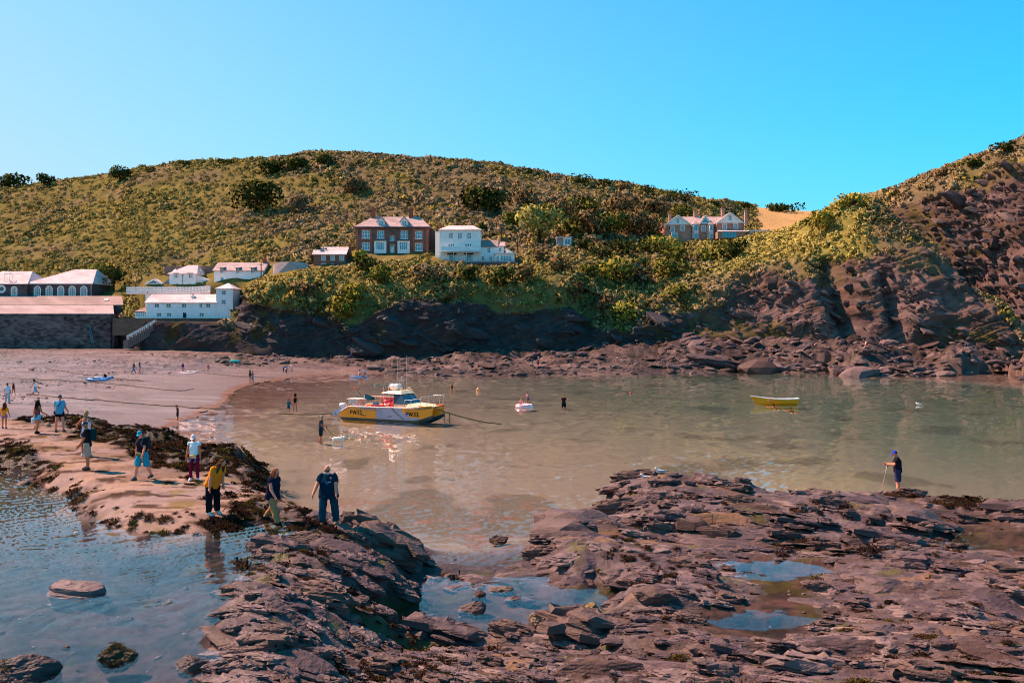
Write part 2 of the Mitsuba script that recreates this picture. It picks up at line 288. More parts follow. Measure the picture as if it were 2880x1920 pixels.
# hollows that hold the small pools of the right hand rocks
POOLS = []
for px_, py_, lv_p, rx_, ry_ in ((1805, 1293, .74, 1.35, .75), (1745, 1417, .74, 1.30, .5), (2300, 1236, .66, 2.1, 1.25)):
    c_p = GX(px_, py_, lv_p)
    d_p = np.hypot((X - c_p[0]) / rx_, (Y - c_p[1]) / ry_) + .55 * (f2(X / .8, Y / .6, 3, 141) - .5)
    lv_p = float(np.percentile(H[(d_p > 1) & (d_p < 1.25)], 35))
    H = np.where(d_p < 1, np.minimum(H, lv_p - .02 - .20 * sstep(1, .55, d_p)), H)
    POOLS.append((c_p, lv_p, rx_ * 1.5, ry_ * 1.6, d_p < 1.05))
GV = np.stack([X, Y, H], -1).reshape(-1, 3)
GF = grid_faces(NR, NC)
GN = vnormals(GV, GF)
def ground_z(x, y):
    """height of the ground sheet at points (arrays)"""
    r = np.interp(np.atleast_1d(y), ys, np.arange(NR)); c = np.interp(np.atleast_1d(x) / np.atleast_1d(y), us, np.arange(NC))
    return map_coordinates(H, [r, c], order=1, mode='nearest')
def stand(dx, dy, near_h=None):
    """the point of the ground sheet that is seen at (dx, dy): first hit along the ray"""
    Zs = ys[(ys > 10)]
    u = (dx - CX) / FL
    zr = EYE - (dy - HY) / FL * Zs
    zg = ground_z(u * Zs, Zs)
    k = np.nonzero(zg >= zr)[0]
    Z = Zs[k[0]] if len(k) else Zs[-1]
    return np.array([u * Z, Z, float(ground_z(u * Z, Z)[0])])

# ---- colours (base colours; what is there, not how it is lit)
Kr = np.stack([X * 0, X * 0, X * 0], -1)
nA = f2(X / 2.5, Y / 2.5, 4, 201); nB = f2(X * 2.3, Y * 2.3, 4, 203); nC = f2(X * 9, Y * 7, 3, 205)
C_rock = mixc(lin(108, 84, 84), lin(160, 132, 130), sstep(.3, .7, .5 * nA + .5 * nB)) * (.65 + .7 * nC)[..., None]
sline = (Y + .28 * X) / .23 + .9 * (f2(X / 1.1, Y / .5, 3, 51) - .5) * 2.4
C_rock = mixc(C_rock, C_rock * .55, sstep(.62, .75, n2(X * 1.6, sline * 2.2, 207)) * .8)
och = sstep(.56, .68, f2(X / 1.4 + 7, Y / .5 + .3 * X, 4, 209)) * sstep(.45, .55, f2(X / 4, Y / 4, 2, 213))
C_rock = mixc(C_rock, lin(186, 138, 92) * (.7 + .6 * nC)[..., None], och * .7)
brn = sstep(.50, .62, f2(X / 1.1, Y / 1.1, 4, 215)) * sstep(.45, .6, f2(X / 3.1, Y / 3.1, 3, 216))
C_rock = mixc(C_rock, lin(96, 68, 52) * (.6 + .8 * nC)[..., None], brn * .75)
grn = sstep(.60, .68, f2(X / 1.3 + 50, Y / 1.3, 4, 217)) * sstep(2.4, 1.0, np.abs(X + 6)) * .9 + sstep(.66, .72, f2(X / .9 + 20, Y / .7, 4, 219)) * .6
C_rock = mixc(C_rock, lin(122, 118, 40) * (.6 + .8 * nC)[..., None], np.clip(grn, 0, .85))
C_weed = mixc(lin(60, 44, 34), lin(104, 76, 52), sstep(.4, .75, nC)) * (.6 + .7 * nB)[..., None]
C_weed = mixc(C_weed, lin(120, 112, 44) * np.ones(3), sstep(.66, .76, f2(X / .8 + 9, Y / .8, 3, 221)) * .6)
C_plat = 1.12 * mixc(lin(214, 178, 160), lin(200, 172, 164), sstep(.4, .6, nA)) * (.84 + .3 * nC)[..., None]
C_plat = mixc(C_plat, lin(160, 128, 106) * np.ones(3), sstep(.52, .68, f2(X / 1.6, Y / 1.0, 4, 223)) * .6)
C_plat = mixc(C_plat, lin(92, 68, 56) * (.7 + .6 * nC)[..., None], np.clip(sstep(.62, .70, f2(X / 1.0 + 3, Y / .55, 4, 225)) * .85 + sstep(.03, .015, joint) * .45, 0, .9))
C_plat = mixc(C_plat, lin(176, 152, 78) * np.ones(3), sstep(.64, .74, f2(X / .9 + 31, Y / .6, 3, 227)) * .5)
C_sand = mixc(lin(198, 160, 150), lin(178, 140, 128), sstep(.35, .65, f2(X / 4, Y / 7, 3, 231))) * (.9 + .2 * nC)[..., None]
wetness = sstep(.55, .0, H) * (Y > 38)
C_sand = mixc(C_sand, lin(168, 130, 114) * np.ones(3), wetness * .75)
stk = sstep(.48, .68, f2(X / 8, Y / 2.2, 4, 236)) * sstep(.05, .5, H)
C_sand = mixc(C_sand, lin(146, 112, 106) * np.ones(3), stk * .6)
C_sand = mixc(C_sand, lin(216, 190, 184) * np.ones(3), sstep(.60, .70, f2(X / 11 + 9, Y / 2.0, 3, 237)) * .5)
C_sand = C_sand * (1 - .45 * sstep(.62, .75, f2(X * 1.6, Y * .9, 3, 238)) * sstep(.2, .6, H))[..., None]
peb = sstep(.50, .66, f2(X / .8, Y / 1.5, 4, 233)) * sstep(.25, .9, H) * sstep(.42, .6, f2(X / 14, Y / 14, 3, 234))
C_sand = mixc(C_sand, lin(104, 82, 74) * (.7 + .6 * nB)[..., None], peb * .75)
alg = sstep(.55, .75, f2(X / 5, Y / 12, 4, 235)) * sstep(1.0, 1.6, H) * sstep(2.3, 1.7, H)
C_sand = mixc(C_sand, lin(150, 150, 92) * np.ones(3), alg * .55)
deep = sstep(-14, 34, X + .22 * (Y - 60)) * sstep(-.04, -.3, H)
C_bed = mixc(lin(200, 180, 162) * np.ones(H.shape + (3,)), lin(128, 146, 124) * np.ones(3), deep)
C_bed = mixc(C_bed, lin(176, 164, 152) * np.ones(3), sstep(62, 36, Y) * (1 - deep) * .6)
C_bed = mixc(C_bed, lin(176, 138, 120) * np.ones(3), sstep(-.16, -.02, H) * (Y > 48) * .8)
wp = sstep(.60, .70, f2(X / 4.5 + 2, Y / 5.5, 4, 241)) * sstep(.06, .4, -H) * (.45 + .55 * sstep(60, 40, Y))
C_bed = mixc(C_bed, lin(66, 70, 66) * np.ones(3), np.clip(wp, 0, .42))
stn = sstep(.58, .68, f2(X / .7, Y / .7, 3, 243)) * sstep(46, 33, Y)
C_bed = mixc(C_bed, lin(190, 140, 120) * (.6 + .6 * nB)[..., None], stn * .7)
C_pool = mixc(lin(64, 60, 60), lin(128, 100, 90), sstep(.35, .75, .5 * nB + .5 * nA)) * (.6 + .7 * nC)[..., None]
C_pool = mixc(C_pool, lin(150, 110, 104) * (.5 + .5 * nC)[..., None], sstep(.60, .68, f2(X / .75 + .4 * Y, Y / .6, 3, 245)) * .75)
C_pool = mixc(C_pool * .95, np.array([.03, .07, .11]) * (.7 + .6 * nC)[..., None], (X < -5) * .4)
C_pool = mixc(C_pool, lin(104, 100, 50) * np.ones(3), sstep(.6, .72, f2(X / 1.2 + 70, Y / 1.2, 3, 247)) * .55 * (X > -8))
C_shore = mixc(lin(84, 64, 56), lin(146, 116, 106), sstep(.35, .7, f2(X / 1.3, Y / 2.2, 4, 251))) * (.6 + .7 * nC)[..., None]
C_shore = mixc(C_shore, lin(72, 54, 46) * np.ones(3), sstep(.9, .1, H) * .7)
C_shore = mixc(C_shore, C_sand, sstep(.50, .62, f2(X / 11 + 5, Y / 6, 3, 253)) * sstep(25, 0, X) * .8)
wn = W ** 1.6; wn /= wn.sum(-1, keepdims=True)
GC = sum(wn[..., i:i + 1] * c for i, c in enumerate((C_sand, C_shore, C_bed, C_rock, C_plat, C_pool, C_weed)))
# wet rock near the water lines is darker (tide mark)
tide = sstep(.35, .05, H) * (R + Wd + .3 * K) * (Y > 20) * (Y < 60) * .45
GC = GC * (1 - tide)[..., None]
GC = np.clip(GC * .38, .004, .9).reshape(-1, 3)
kind_v = np.argmax(W, -1).ravel()
# smooth sand ripples keep their own class; weed goes with the rock, shore with the far rocks
cls = np.choose(kind_v, [0, 1, 2, 3, 4, 5, 3]); cls = np.where((cls == 0) & (H.ravel() < .03) & (Y.ravel() > 40), 2, cls)
fc = cls[GF[:, 0]]
GROUND = [('beach', 0, 'm_wet', 'pinkish brown sand of the harbour beach, wet towards the sea', 'beach'),
          ('rocky_shore', 1, 'm_rock', 'ledges and cobbles at the foot of the far cliffs', 'shore'),
          ('sea_bed', 2, 'm_matte', 'sand and weed patches seen through the shallow sea', 'sea bed'),
          ('rock_shelf', 3, 'm_rock', 'layered slate rocks with seaweed across the foreground', 'rocks'),
          ('stone_platform', 4, 'm_matte', 'pale worn stone platform on which the people walk', 'platform'),
          ('pool_bed', 5, 'm_matte', 'stony beds of the rock pools', 'pool bed')]
for nm, k, b, lab, c_ in GROUND:
    split_put(GV, GF, GN, GC, fc == k, name=nm, bsdf=b, label=lab, cat=c_, kind='structure')
# everything under and around: one wide sheet out to the horizon
gx = np.array([[-3000, -3000, -6], [3000, -3000, -6], [3000, 3000, -6], [-3000, 3000, -6]], float)
put('ground', (gx, np.array([[0, 1, 2], [0, 2, 3]])), lin(120, 110, 84), label='land that runs on beyond the bay', cat='ground', kind='structure')

# ---------------------------------------------------------------- waters
def water(name, u0, u1, y0, y1, z, nu, rowk, slope, wl, seed, lab, mask=None, ang=0.35):
    yy = [y0]
    while yy[-1] < y1: yy.append(yy[-1] + max(.03, min(yy[-1] ** 2 / 5300 * rowk, yy[-1] * .012)))
    yy = np.array(yy); uu = np.linspace(u0, u1, nu)
    UU, YY = np.meshgrid(uu, yy); XX = UU * YY
    ca, sa = math.cos(ang), math.sin(ang)
    q = np.random.default_rng(seed); sx = np.zeros_like(XX); sy = np.zeros_like(XX)
    foot = np.maximum(YY * .0011, YY ** 2 / 5300 * .55)
    wx, wy = (f2(XX / 2.3, YY / 2.3, 3, seed + 40) - .5) * 2.2 * wl / .28, (f2(XX / 2.0, YY / 2.0, 3, seed + 41) - .5) * 2.2 * wl / .28
    for i in range(16):                      # ripples: wave trains about the wind, short ones only where they can be seen
        lam = wl * math.exp(q.uniform(-.9, 1.1)); th = ang + q.normal() * .5 + math.pi / 2
        kx, ky = math.cos(th), math.sin(th); ph = 2 * math.pi * ((XX + wx) * kx + (YY + wy) * ky) / lam + q.uniform(0, 6.28)
        a = np.cos(ph) * np.exp(-(foot / lam * 1.1) ** 2) * (.4 + 1.2 * n2(XX / (lam * 9) + i, YY / (lam * 9), seed + 60 + i))
        sx += a * kx; sy += a * ky
    far_ = sstep(24, 70, YY) * 2.0
    jx = q.normal(size=XX.shape); jx = (jx + np.roll(jx, 1, 1) + np.roll(jx, 2, 1) + np.roll(jx, 3, 1)) / 2
    sy += jx * far_; sx += .5 * q.normal(size=XX.shape) * far_
    gust = slope * (.45 + 1.1 * sstep(.3, .7, f2(XX / 9, YY / 5, 3, seed + 50)))
    n = np.stack([-sx * gust, -sy * gust, np.ones_like(sx)], -1)
    n /= np.linalg.norm(n, axis=-1, keepdims=True)
    v = np.stack([XX, YY, np.full_like(XX, z)], -1).reshape(-1, 3)
    f = grid_faces(len(yy), nu)
    if mask is not None:
        keep = mask(v[:, 0], v[:, 1]); f = f[keep[f].any(1)]
    used = np.unique(f); back = np.zeros(len(v), np.int64); back[used] = np.arange(len(used))
    return put(name, (v[used], back[f]), (1, 1, 1), 'm_sea' if name == 'sea' else 'm_water', normals=n.reshape(-1, 3)[used], label=lab, cat='water', kind='structure')

def below(level, extra=None):
    def m(x, y):
        ok = ground_z(x, y) < level + .06
        return ok & extra(x, y) if extra is not None else ok
    return m
def dpoly(pts, h):
    P_ = shapely.Polygon([GX(a, b, h)[:2] for a, b in pts]); shapely.prepare(P_)
    return lambda x, y: shapely.contains_xy(P_, x, y)
water('sea', -.8, .8, 26, 172, 0.0, 760, 1.1, .008, .26, 301, 'shallow greenish brown sea water of the harbour', below(0, lambda x, y: (y > 38) | (x > -9)))
water('rock_pool', -.8, -.24, 9, 40, 1.56, 520, 1.2, .008, .20, 311, 'wide blue rock pool beside the stone platform', below(1.56, dpoly([(-400, 1050), (100, 1055), (130, 1110), (400, 1216), (600, 1192), (730, 1222), (690, 1262), (620, 1290), (560, 1360), (530, 1440), (560, 1568), (540, 2000), (-1400, 2000)], 1.56)), ang=.9)
water('rock_pool', -.16, .12, 16, 26.5, 0.22, 260, 1.4, .006, .16, 321, 'pool with loose stones in the middle of the rocks', below(.22, dpoly([(880, 1340), (960, 1325), (1100, 1325), (1395, 1330), (1400, 1400), (1395, 1440), (1300, 1460), (1100, 1475), (860, 1475), (850, 1440), (880, 1400)], .22)))
for (c_p, lv_p, rx_, ry_, _), lab in zip(POOLS, ('turquoise pool high on the right hand rocks', 'narrow blue pool low on the right hand rocks', 'brown pool at the right edge of the rocks')):
    ov = lambda x, y, c=c_p, rx=rx_, ry=ry_: np.hypot((x - c[0]) / rx, (y - c[1]) / ry) < 1
    water('rock_pool', (c_p[0] - rx_) / (c_p[1] - .4), (c_p[0] + rx_) / (c_p[1] - .4), c_p[1] - ry_, c_p[1] + ry_, lv_p, 110, 1.4, .006, .16, 331, lab, below(lv_p, ov))
# ---------------------------------------------------------------- far cliffs, hill and headland: one terrain sheet
# photograph column: (y, depth) of cliff foot, cliff face, cliff top, terrace, house line / spur crest, lower hill / dip, upper hill / rear face, skyline, land behind
HC = {
 -700: [(800, 186), (780, 187), (740, 188), (700, 196), (660, 212), (590, 245), (520, 285), (450, 340), (470, 420)],
 -200: [(800, 186), (770, 187), (735, 190), (690, 198), (640, 214), (570, 245), (500, 285), (440, 335), (460, 420)],
 0:    [(800, 186), (765, 187), (720, 190), (680, 199), (628, 214), (560, 245), (490, 285), (433, 332), (455, 420)],
 150:  [(800, 186), (765, 187), (715, 190), (675, 199), (622, 214), (545, 245), (475, 285), (414, 328), (440, 420)],
 262:  [(797, 183), (765, 184), (715, 188), (676, 196), (630, 208), (535, 245), (462, 285), (402, 325), (430, 420)],
 340:  [(798, 174), (765, 175), (738, 175.6), (738, 184), (668, 184.6), (600, 203), (490, 262), (386, 323), (420, 420)],
 440:  [(800, 172), (768, 173), (740, 174.5), (738, 184), (668, 184.6), (598, 203), (485, 262), (373, 321), (410, 420)],
 530:  [(803, 169), (772, 171), (736, 174.5), (728, 183), (655, 183.6), (590, 200), (478, 260), (371, 320), (410, 420)],
 580:  [(804, 166), (735, 168.5), (668, 172), (656, 178), (645, 183.5), (575, 203), (465, 262), (369, 319), (400, 420)],
 640:  [(806, 165), (730, 167), (660, 169.5), (645, 174), (624, 183), (570, 200), (465, 260), (366, 318), (400, 420)],
 700:  [(808, 165), (728, 167), (650, 169.5), (630, 175), (615, 183), (565, 200), (460, 258), (354, 317), (395, 420)],
 790:  [(811, 163), (752, 164), (690, 166), (640, 172), (612, 182), (570, 200), (465, 255), (353, 316), (395, 420)],
 850:  [(812, 163), (742, 164.5), (672, 167), (632, 173), (592, 189), (570, 200), (470, 252), (355, 315), (395, 420)],
 960:  [(813, 163), (735, 165), (655, 168), (628, 174), (588, 190), (560, 203), (465, 252), (366, 314), (400, 420)],
 1100: [(811, 164), (735, 166), (648, 169), (630, 175), (607, 187), (575, 200), (470, 250), (374, 312), (410, 420)],
 1200: [(808, 164), (735, 166), (648, 169), (628, 175), (603, 188), (570, 204), (475, 250), (394, 311), (425, 420)],
 1300: [(802, 165), (730, 167), (655, 170), (620, 178), (575, 195), (555, 208), (480, 252), (410, 310), (440, 420)],
 1370: [(797, 166), (742, 168), (690, 171), (630, 180), (572, 198), (545, 212), (480, 255), (418, 310), (450, 420)],
 1450: [(789, 166), (748, 169), (705, 172), (640, 182), (570, 203), (545, 214), (485, 258), (428, 310), (455, 420)],
 1540: [(780, 166), (740, 169), (690, 173), (622, 186), (556, 211), (545, 222), (495, 262), (446, 311), (470, 420)],
 1620: [(772, 166), (720, 169), (655, 174), (600, 188), (553, 213), (543, 226), (505, 270), (463, 315), (480, 420)],
 1730: [(770, 165), (700, 168), (620, 174), (580, 188), (545, 207), (538, 240), (505, 330), (475, 400), (490, 470)],
 1800: [(774, 163), (700, 166), (612, 173), (570, 184), (533, 198), (540, 240), (515, 330), (482, 400), (495, 470)],
 1900: [(786, 160), (690, 163), (600, 169), (545, 176), (484, 184), (545, 225), (525, 320), (486, 400), (500, 470)],
 1960: [(790, 159), (690, 162), (600, 167), (530, 172), (456, 179), (530, 205), (520, 240), (480, 300), (500, 420)],
 2010: [(793, 158), (690, 160.5), (600, 165), (535, 169), (466, 176), (530, 190), (500, 198), (449, 206), (470, 280)],
 2060: [(796, 157), (695, 159.5), (610, 163), (550, 166.5), (508, 172), (545, 181), (490, 189), (437, 199), (460, 270)],
 2130: [(798, 156), (705, 158), (640, 160), (598, 163), (560, 167), (610, 176), (500, 182), (408, 193), (430, 260)],
 2200: [(802, 154), (745, 155.5), (705, 157), (675, 159), (648, 162), (690, 171), (500, 177), (377, 188), (400, 250)],
 2290: [(810, 152), (770, 153), (740, 154), (715, 155.5), (692, 158), (735, 166), (510, 172), (346, 182), (370, 240)],
 2352: [(822, 150), (805, 150.5), (795, 151), (788, 152), (780, 153.5), (800, 160), (520, 167), (322, 178), (345, 230)],
 2500: [(836, 148.5), (826, 149), (818, 149.5), (812, 150), (806, 151), (815, 156), (520, 162), (270, 173), (290, 220)],
 2900: [(842, 148), (835, 148.5), (828, 149), (820, 149.5), (812, 150), (815, 154), (520, 160), (200, 170), (220, 220)],
}
hx = np.array(sorted(HC), float); HT = np.array([HC[int(k)] for k in hx])          # column, level, (y, depth)
lv_ = np.array([0, 1, 2, 3, 4, 5.2, 6.6, 8.0, 8.8])
cols_ = np.concatenate([np.linspace(-700, -60, 60), np.linspace(-50, 2400, 860), np.linspace(2410, 2900, 40)])
rows_ = np.concatenate([np.linspace(-.12, 2, 96), np.linspace(2.02, 4, 70), np.linspace(4.03, 8, 150), np.linspace(8.06, 8.8, 12)])
tab = PchipInterpolator(hx, HT, axis=0)(cols_)
prof = PchipInterpolator(lv_, tab, axis=1)(rows_)                                    # column, row, (y, depth)
HCx, HRv = np.meshgrid(cols_, rows_, indexing='ij')
Zd, Yd = prof[..., 1], prof[..., 0]
hv = np.stack([(HCx - CX) / FL * Zd, Zd, EYE - (Yd - HY) / FL * Zd], -1)
Lx, Lz = hv[..., 0].copy(), hv[..., 2].copy()
# what covers it: 1 green, 0 bare rock
def colf(pts):
    return np.interp(HCx, [p[0] for p in pts], [p[1] for p in pts])
veg_y = colf([(-700, 790), (262, 790), (300, 735), (540, 730), (560, 690), (640, 700), (750, 740), (800, 755), (860, 720), (960, 705), (1100, 700), (1300, 712), (1350, 755), (1420, 785), (1480, 752), (1560, 742), (1600, 710), (1680, 668), (1750, 650), (1830, 668), (1900, 620), (1980, 620), (2060, 590), (2130, 590), (2200, 652), (2352, 780), (2900, 800)])
ragged = (f2(Lx / 9, Lz / 4, 4, 401) - .5) * 100
veg = sstep(-14, 14, veg_y + ragged - Yd) * (HRv < 5.3)
rear = HRv >= 5.0
sky_y = np.interp(HCx, hx, HT[:, 7, 0])
right = HCx > 1985
veg_rear = np.where(right, sstep(75, 40, Yd - sky_y + (f2(Lx / 7, Lz / 7, 4, 403) - .5) * 80) + .9 * sstep(.60, .66, f2(Lx / 13, Lz / 16, 3, 405)) * (HCx > 2250), 1.0)
veg = np.clip(np.where(rear, veg_rear, veg), 0, 1)
scrub_rock = sstep(.50, .60, f2(Lx / 8 + 20, Lz / 5, 4, 407)) * (HCx > 1560) * (1 - veg)     # thin brown growth on the lit spur
hv0 = hv.reshape(-1, 3); HF = grid_faces(len(cols_), len(rows_))[:, [0, 2, 1]]
hn0 = vnormals(hv0, HF); hn0 *= np.where(hn0[:, 1:2] > 0.3, -1, 1)
if hn0[:, 2].mean() < 0: hn0 = -hn0
# relief
dip = Lz * 1.0 - Lx * .35 + 3 * (f2(Lx / 14, Lz / 9, 3, 411) - .5)
k1 = np.floor(dip / 1.3); k2 = np.floor(dip / .45)
led1 = (dip / 1.3 - k1) * n2(k1 * 3.1, Lx / 7, 413); led2 = (dip / .45 - k2) * n2(k2 * 1.7, Lx / 3, 415)
buttress = f2(Lx / 11, Lz / 26 + Lx / 40, 3, 417) - .5
vor = np.abs(n2(np.floor(Lx / 2.6 + Lz / 5 + 1.5 * f2(Lx / 3, Lz / 3, 2, 427)) * 3.3, np.floor(Lz / 1.7 - Lx / 7 + 1.5 * f2(Lx / 3, Lz / 3, 2, 428)) * 5.1, 426) - .5)
chunk = f2(Lx / 4.5 + Lz / 9, Lz / 3.2 - Lx / 12, 4, 418) - .5
rk = 4.6 * buttress + 2.6 * chunk + 1.5 * vor + .8 * led1 * sstep(.35, .65, f2(Lx / 9, Lz / 7, 2, 416)) + .4 * led2 * sstep(.3, .6, f2(Lx / 5, Lz / 3, 2, 414)) + 2.0 * (np.abs(f2(Lx / 5, Lz / 5, 4, 419) - .5)) + .5 * (f2(Lx / 1.1, Lz / 1.1, 3, 421) - .5)
gr = 1.6 * (f2(Lx / 9, hv[..., 1] / 9 + Lz / 9, 4, 423) - .45) + .7 * (f2(Lx / 2, Lz / 2, 3, 425) - .4)
fade = sstep(-.1, .5, HRv)                                      # keep the foot where the shore meets it
terr = np.clip(1 - np.abs(HRv - 4) / .5, 0, 1) * (HCx < 1740)      # level ground for the houses
field_ = (HCx > 1738) & (HCx < 1990) & (HRv > 5.4)
amp = np.where(veg > .5, gr * (1 - .9 * terr), rk) * fade * np.where(field_, .08, 1.0)
amp = amp * np.where((HCx > 275) & (HCx < 625) & (HRv > 1.6) & (HRv < 4.7), .15, 1.0)
amp = gaussian_filter(amp, .6)
# clefts and caves in the spur
cleft = np.exp(-((HCx - 1935 - (Yd - 690) * .28) / 34) ** 2) * sstep(570, 620, Yd) * (HRv < 3.6) * 6.0 + np.exp(-((HCx - 2040 - (Yd - 640) * .2) / 16) ** 2) * sstep(600, 650, Yd) * (HRv < 3) * 2.5
cleft = cleft + np.exp(-((HCx - 1345) / 30) ** 2) * (HRv < 2.2) * 2.5
hv1 = hv0 + hn0 * amp.reshape(-1, 1); hv1[:, 1] += (cleft * fade).ravel()
hv1.reshape(len(cols_), len(rows_), 3)[:, 0, 2] -= 6.0           # the foot runs down into the ground
HN = vnormals(hv1, HF)
HN *= np.sign((HN * hn0).sum(1, keepdims=True) + 1e-9)
# colours
vA, vB, vC = f2(Lx / 20, hv[..., 1] / 24 + Lz / 20, 4, 431), f2(Lx / 4, Lz / 4, 4, 433), f2(Lx / 1.2, Lz / 1.2, 3, 435)
brown_c = colf([(-700, .2), (450, .25), (560, .5), (640, .75), (1000, .8), (1300, .7), (1560, .8), (1640, .2), (2000, .25), (2060, .9), (2900, .9)])
upper = sstep(4.3, 5.2, HRv)
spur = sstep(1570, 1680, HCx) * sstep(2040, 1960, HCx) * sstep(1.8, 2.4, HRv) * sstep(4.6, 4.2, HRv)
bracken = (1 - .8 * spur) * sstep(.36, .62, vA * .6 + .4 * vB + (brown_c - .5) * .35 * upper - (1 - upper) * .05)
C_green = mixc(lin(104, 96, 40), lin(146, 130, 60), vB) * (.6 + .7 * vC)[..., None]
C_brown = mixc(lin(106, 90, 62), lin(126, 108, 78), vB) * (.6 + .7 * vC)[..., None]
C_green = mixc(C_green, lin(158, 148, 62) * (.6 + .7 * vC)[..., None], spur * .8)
C_hill = mixc(mixc(C_green, C_brown, bracken), lin(128, 112, 88) * (.6 + .7 * vC)[..., None], np.full_like(vC, .28))
C_hill = mixc(C_hill, lin(200, 158, 106) * (.9 + .2 * vB)[..., None], 1.0 * field_ * sstep(0, 1, (sky_y + 100 - Yd) * 0 + 1))
slab = n2(k2 * 2.3, Lx / 4, 437)
C_cliff = mixc(lin(108, 86, 84), lin(152, 124, 118), sstep(.3, .7, .5 * slab + .5 * vB)) * (.55 + .8 * vC)[..., None]
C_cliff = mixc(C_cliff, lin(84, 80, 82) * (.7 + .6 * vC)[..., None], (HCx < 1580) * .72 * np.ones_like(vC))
C_cliff = mixc(C_cliff, lin(112, 88, 74) * (.55 + .8 * vC)[..., None], np.clip(scrub_rock + .35 * (HCx > 1560) * sstep(.4, .6, vB), 0, 1) * .85)
C_cliff = C_cliff * np.where(rear & right, .95, 1)[..., None]
C_cliff = mixc(C_cliff, lin(112, 100, 40) * (.6 + .7 * vC)[..., None], sstep(.60, .68, f2(Lx / 6 + 5, Lz / 6, 4, 439)) * .5)
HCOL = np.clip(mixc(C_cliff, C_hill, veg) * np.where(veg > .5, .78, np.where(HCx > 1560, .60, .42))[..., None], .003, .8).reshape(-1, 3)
vegv = veg.ravel() > .5
fv = vegv[HF[:, 0]]
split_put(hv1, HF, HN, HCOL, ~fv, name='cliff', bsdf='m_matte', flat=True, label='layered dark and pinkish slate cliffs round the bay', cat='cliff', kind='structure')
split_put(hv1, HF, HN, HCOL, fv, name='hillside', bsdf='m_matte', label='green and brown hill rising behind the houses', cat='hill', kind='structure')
def hill_at(dx, row):
    """point and normal of the hill sheet at photograph column dx and level row"""
    c = np.interp(dx, cols_, np.arange(len(cols_))); r = np.interp(row, rows_, np.arange(len(rows_)))
    G = hv1.reshape(len(cols_), len(rows_), 3)
    return np.stack([map_coordinates(G[..., k], [np.atleast_1d(c), np.atleast_1d(r)], order=1, mode='nearest') for k in range(3)], -1)
def hill_seen(dx, dy, lo=-.1, hi=8.0):
    """the point of the hill sheet that is seen at (dx, dy)"""
    rr = np.linspace(lo, hi, 500); p = hill_at(np.full(500, dx), rr)
    yy = HY - (p[:, 2] - EYE) / p[:, 1] * FL
    k = np.nonzero(yy <= dy)[0]
    return p[k[0]] if len(k) else p[-1]
# ---------------------------------------------------------------- slate slabs and stones that lie on the rocks and the shore
def plates(r, layers, L, Wd_, th, rough=.38, npt=19, jag=.30):
    """a pile of thin split plates with broken outlines: length L along x, width Wd_, thickness th each"""
    ms, z = [], 0.0
    for k in range(layers):
        a = np.sort((np.arange(npt) + .55 * r.uniform(-1, 1, npt)) * 2 * np.pi / npt)
        sup = 1 / (np.abs(np.cos(a)) ** 3.2 + np.abs(np.sin(a)) ** 3.2) ** (1 / 3.2)
        rad = sup * (1 - rough * r.random(npt)) * (1 - .07 * k * r.random())
        t = th * r.uniform(.6, 1.5); off = r.normal(size=2) * [L * .04, Wd_ * .07]
        ring = np.stack([np.cos(a) * rad * L / 2 + off[0], np.sin(a) * rad * Wd_ / 2 + off[1]], 1)
        cc = ring.mean(0)
        lev = [(1.0, z), (1.0 + .03 * r.random(), z + t * .5), (.93, z + t * .92), (.6, z + t * (1 + .25 * r.random())), (.3, z + t * (1 + .25 * r.random()))]
        v = np.concatenate([np.column_stack([cc + (ring - cc) * s + r.normal(size=ring.shape) * .008, np.full(npt, zz) + r.normal(size=npt) * t * jag]) for s, zz in lev] + [[[cc[0], cc[1], z + t * 1.08]]])
        i = np.arange(npt); j = (i + 1) % npt
        f = [np.concatenate([np.stack([i + npt * q, j + npt * q, j + npt * (q + 1)], 1), np.stack([i + npt * q, j + npt * (q + 1), i + npt * (q + 1)], 1)]) for q in range(4)]
        f.append(np.stack([i + npt * 4, j + npt * 4, i * 0 + npt * 5], 1))
        ms.append((v, np.concatenate(f))); z += t * .92
    return cat_(*ms)

def stone(r, e=(1, .7, .5), sub=2, amp=.22, flat=6):
    """a broken stone: a ball cut by a few planes"""
    v = trimesh.creation.icosphere(sub); p = v.vertices.copy()
    for _ in range(flat):
        d = r.normal(size=3); d /= np.linalg.norm(d); c = r.uniform(.55, .85)
        over = p @ d - c; p = p - np.maximum(over, 0)[:, None] * d * .9
    p = p * (1 + amp * (meshkit.fbm(p * 1.9 + r.random(3) * 9, 3) - .5)[:, None])
    return trimesh.Trimesh(p * np.asarray(e), v.faces, process=False)

rs = np.random.default_rng(23)
ROCKC = [lin(138, 110, 110), lin(160, 130, 126), lin(114, 92, 96), lin(184, 152, 146), lin(148, 116, 106), lin(122, 92, 84)]
def slab_group(name, mesh, c, seed):
    v = np.asarray(mesh.vertices); n = f2(v[:, 0] * 6 + seed, v[:, 1] * 11 + v[:, 2] * 19, 3, seed)
    lay = n2(v[:, 2] * 26 + seed, v[:, 0] * .7, seed + 1)
    col = c * (.55 + .55 * n + .35 * lay)[:, None] * .36
    scene[name] = {'type': 'shapegroup', 'piece': mikit.ply(mesh, 'm_rock', False, color=np.clip(col, .004, .8))}
slabs = []
for k in range(22):
    nl = int(rs.integers(1, 6)); L = rs.uniform(.7, 1.9)
    slab_group(f'slab_form_{k:02d}', plates(rs, nl, L, L * rs.uniform(.35, .85), rs.uniform(.04, .10)), ROCKC[k % 6] * rs.uniform(.8, 1.15), 600 + k)
    slabs.append(f'slab_form_{k:02d}')
stones = []
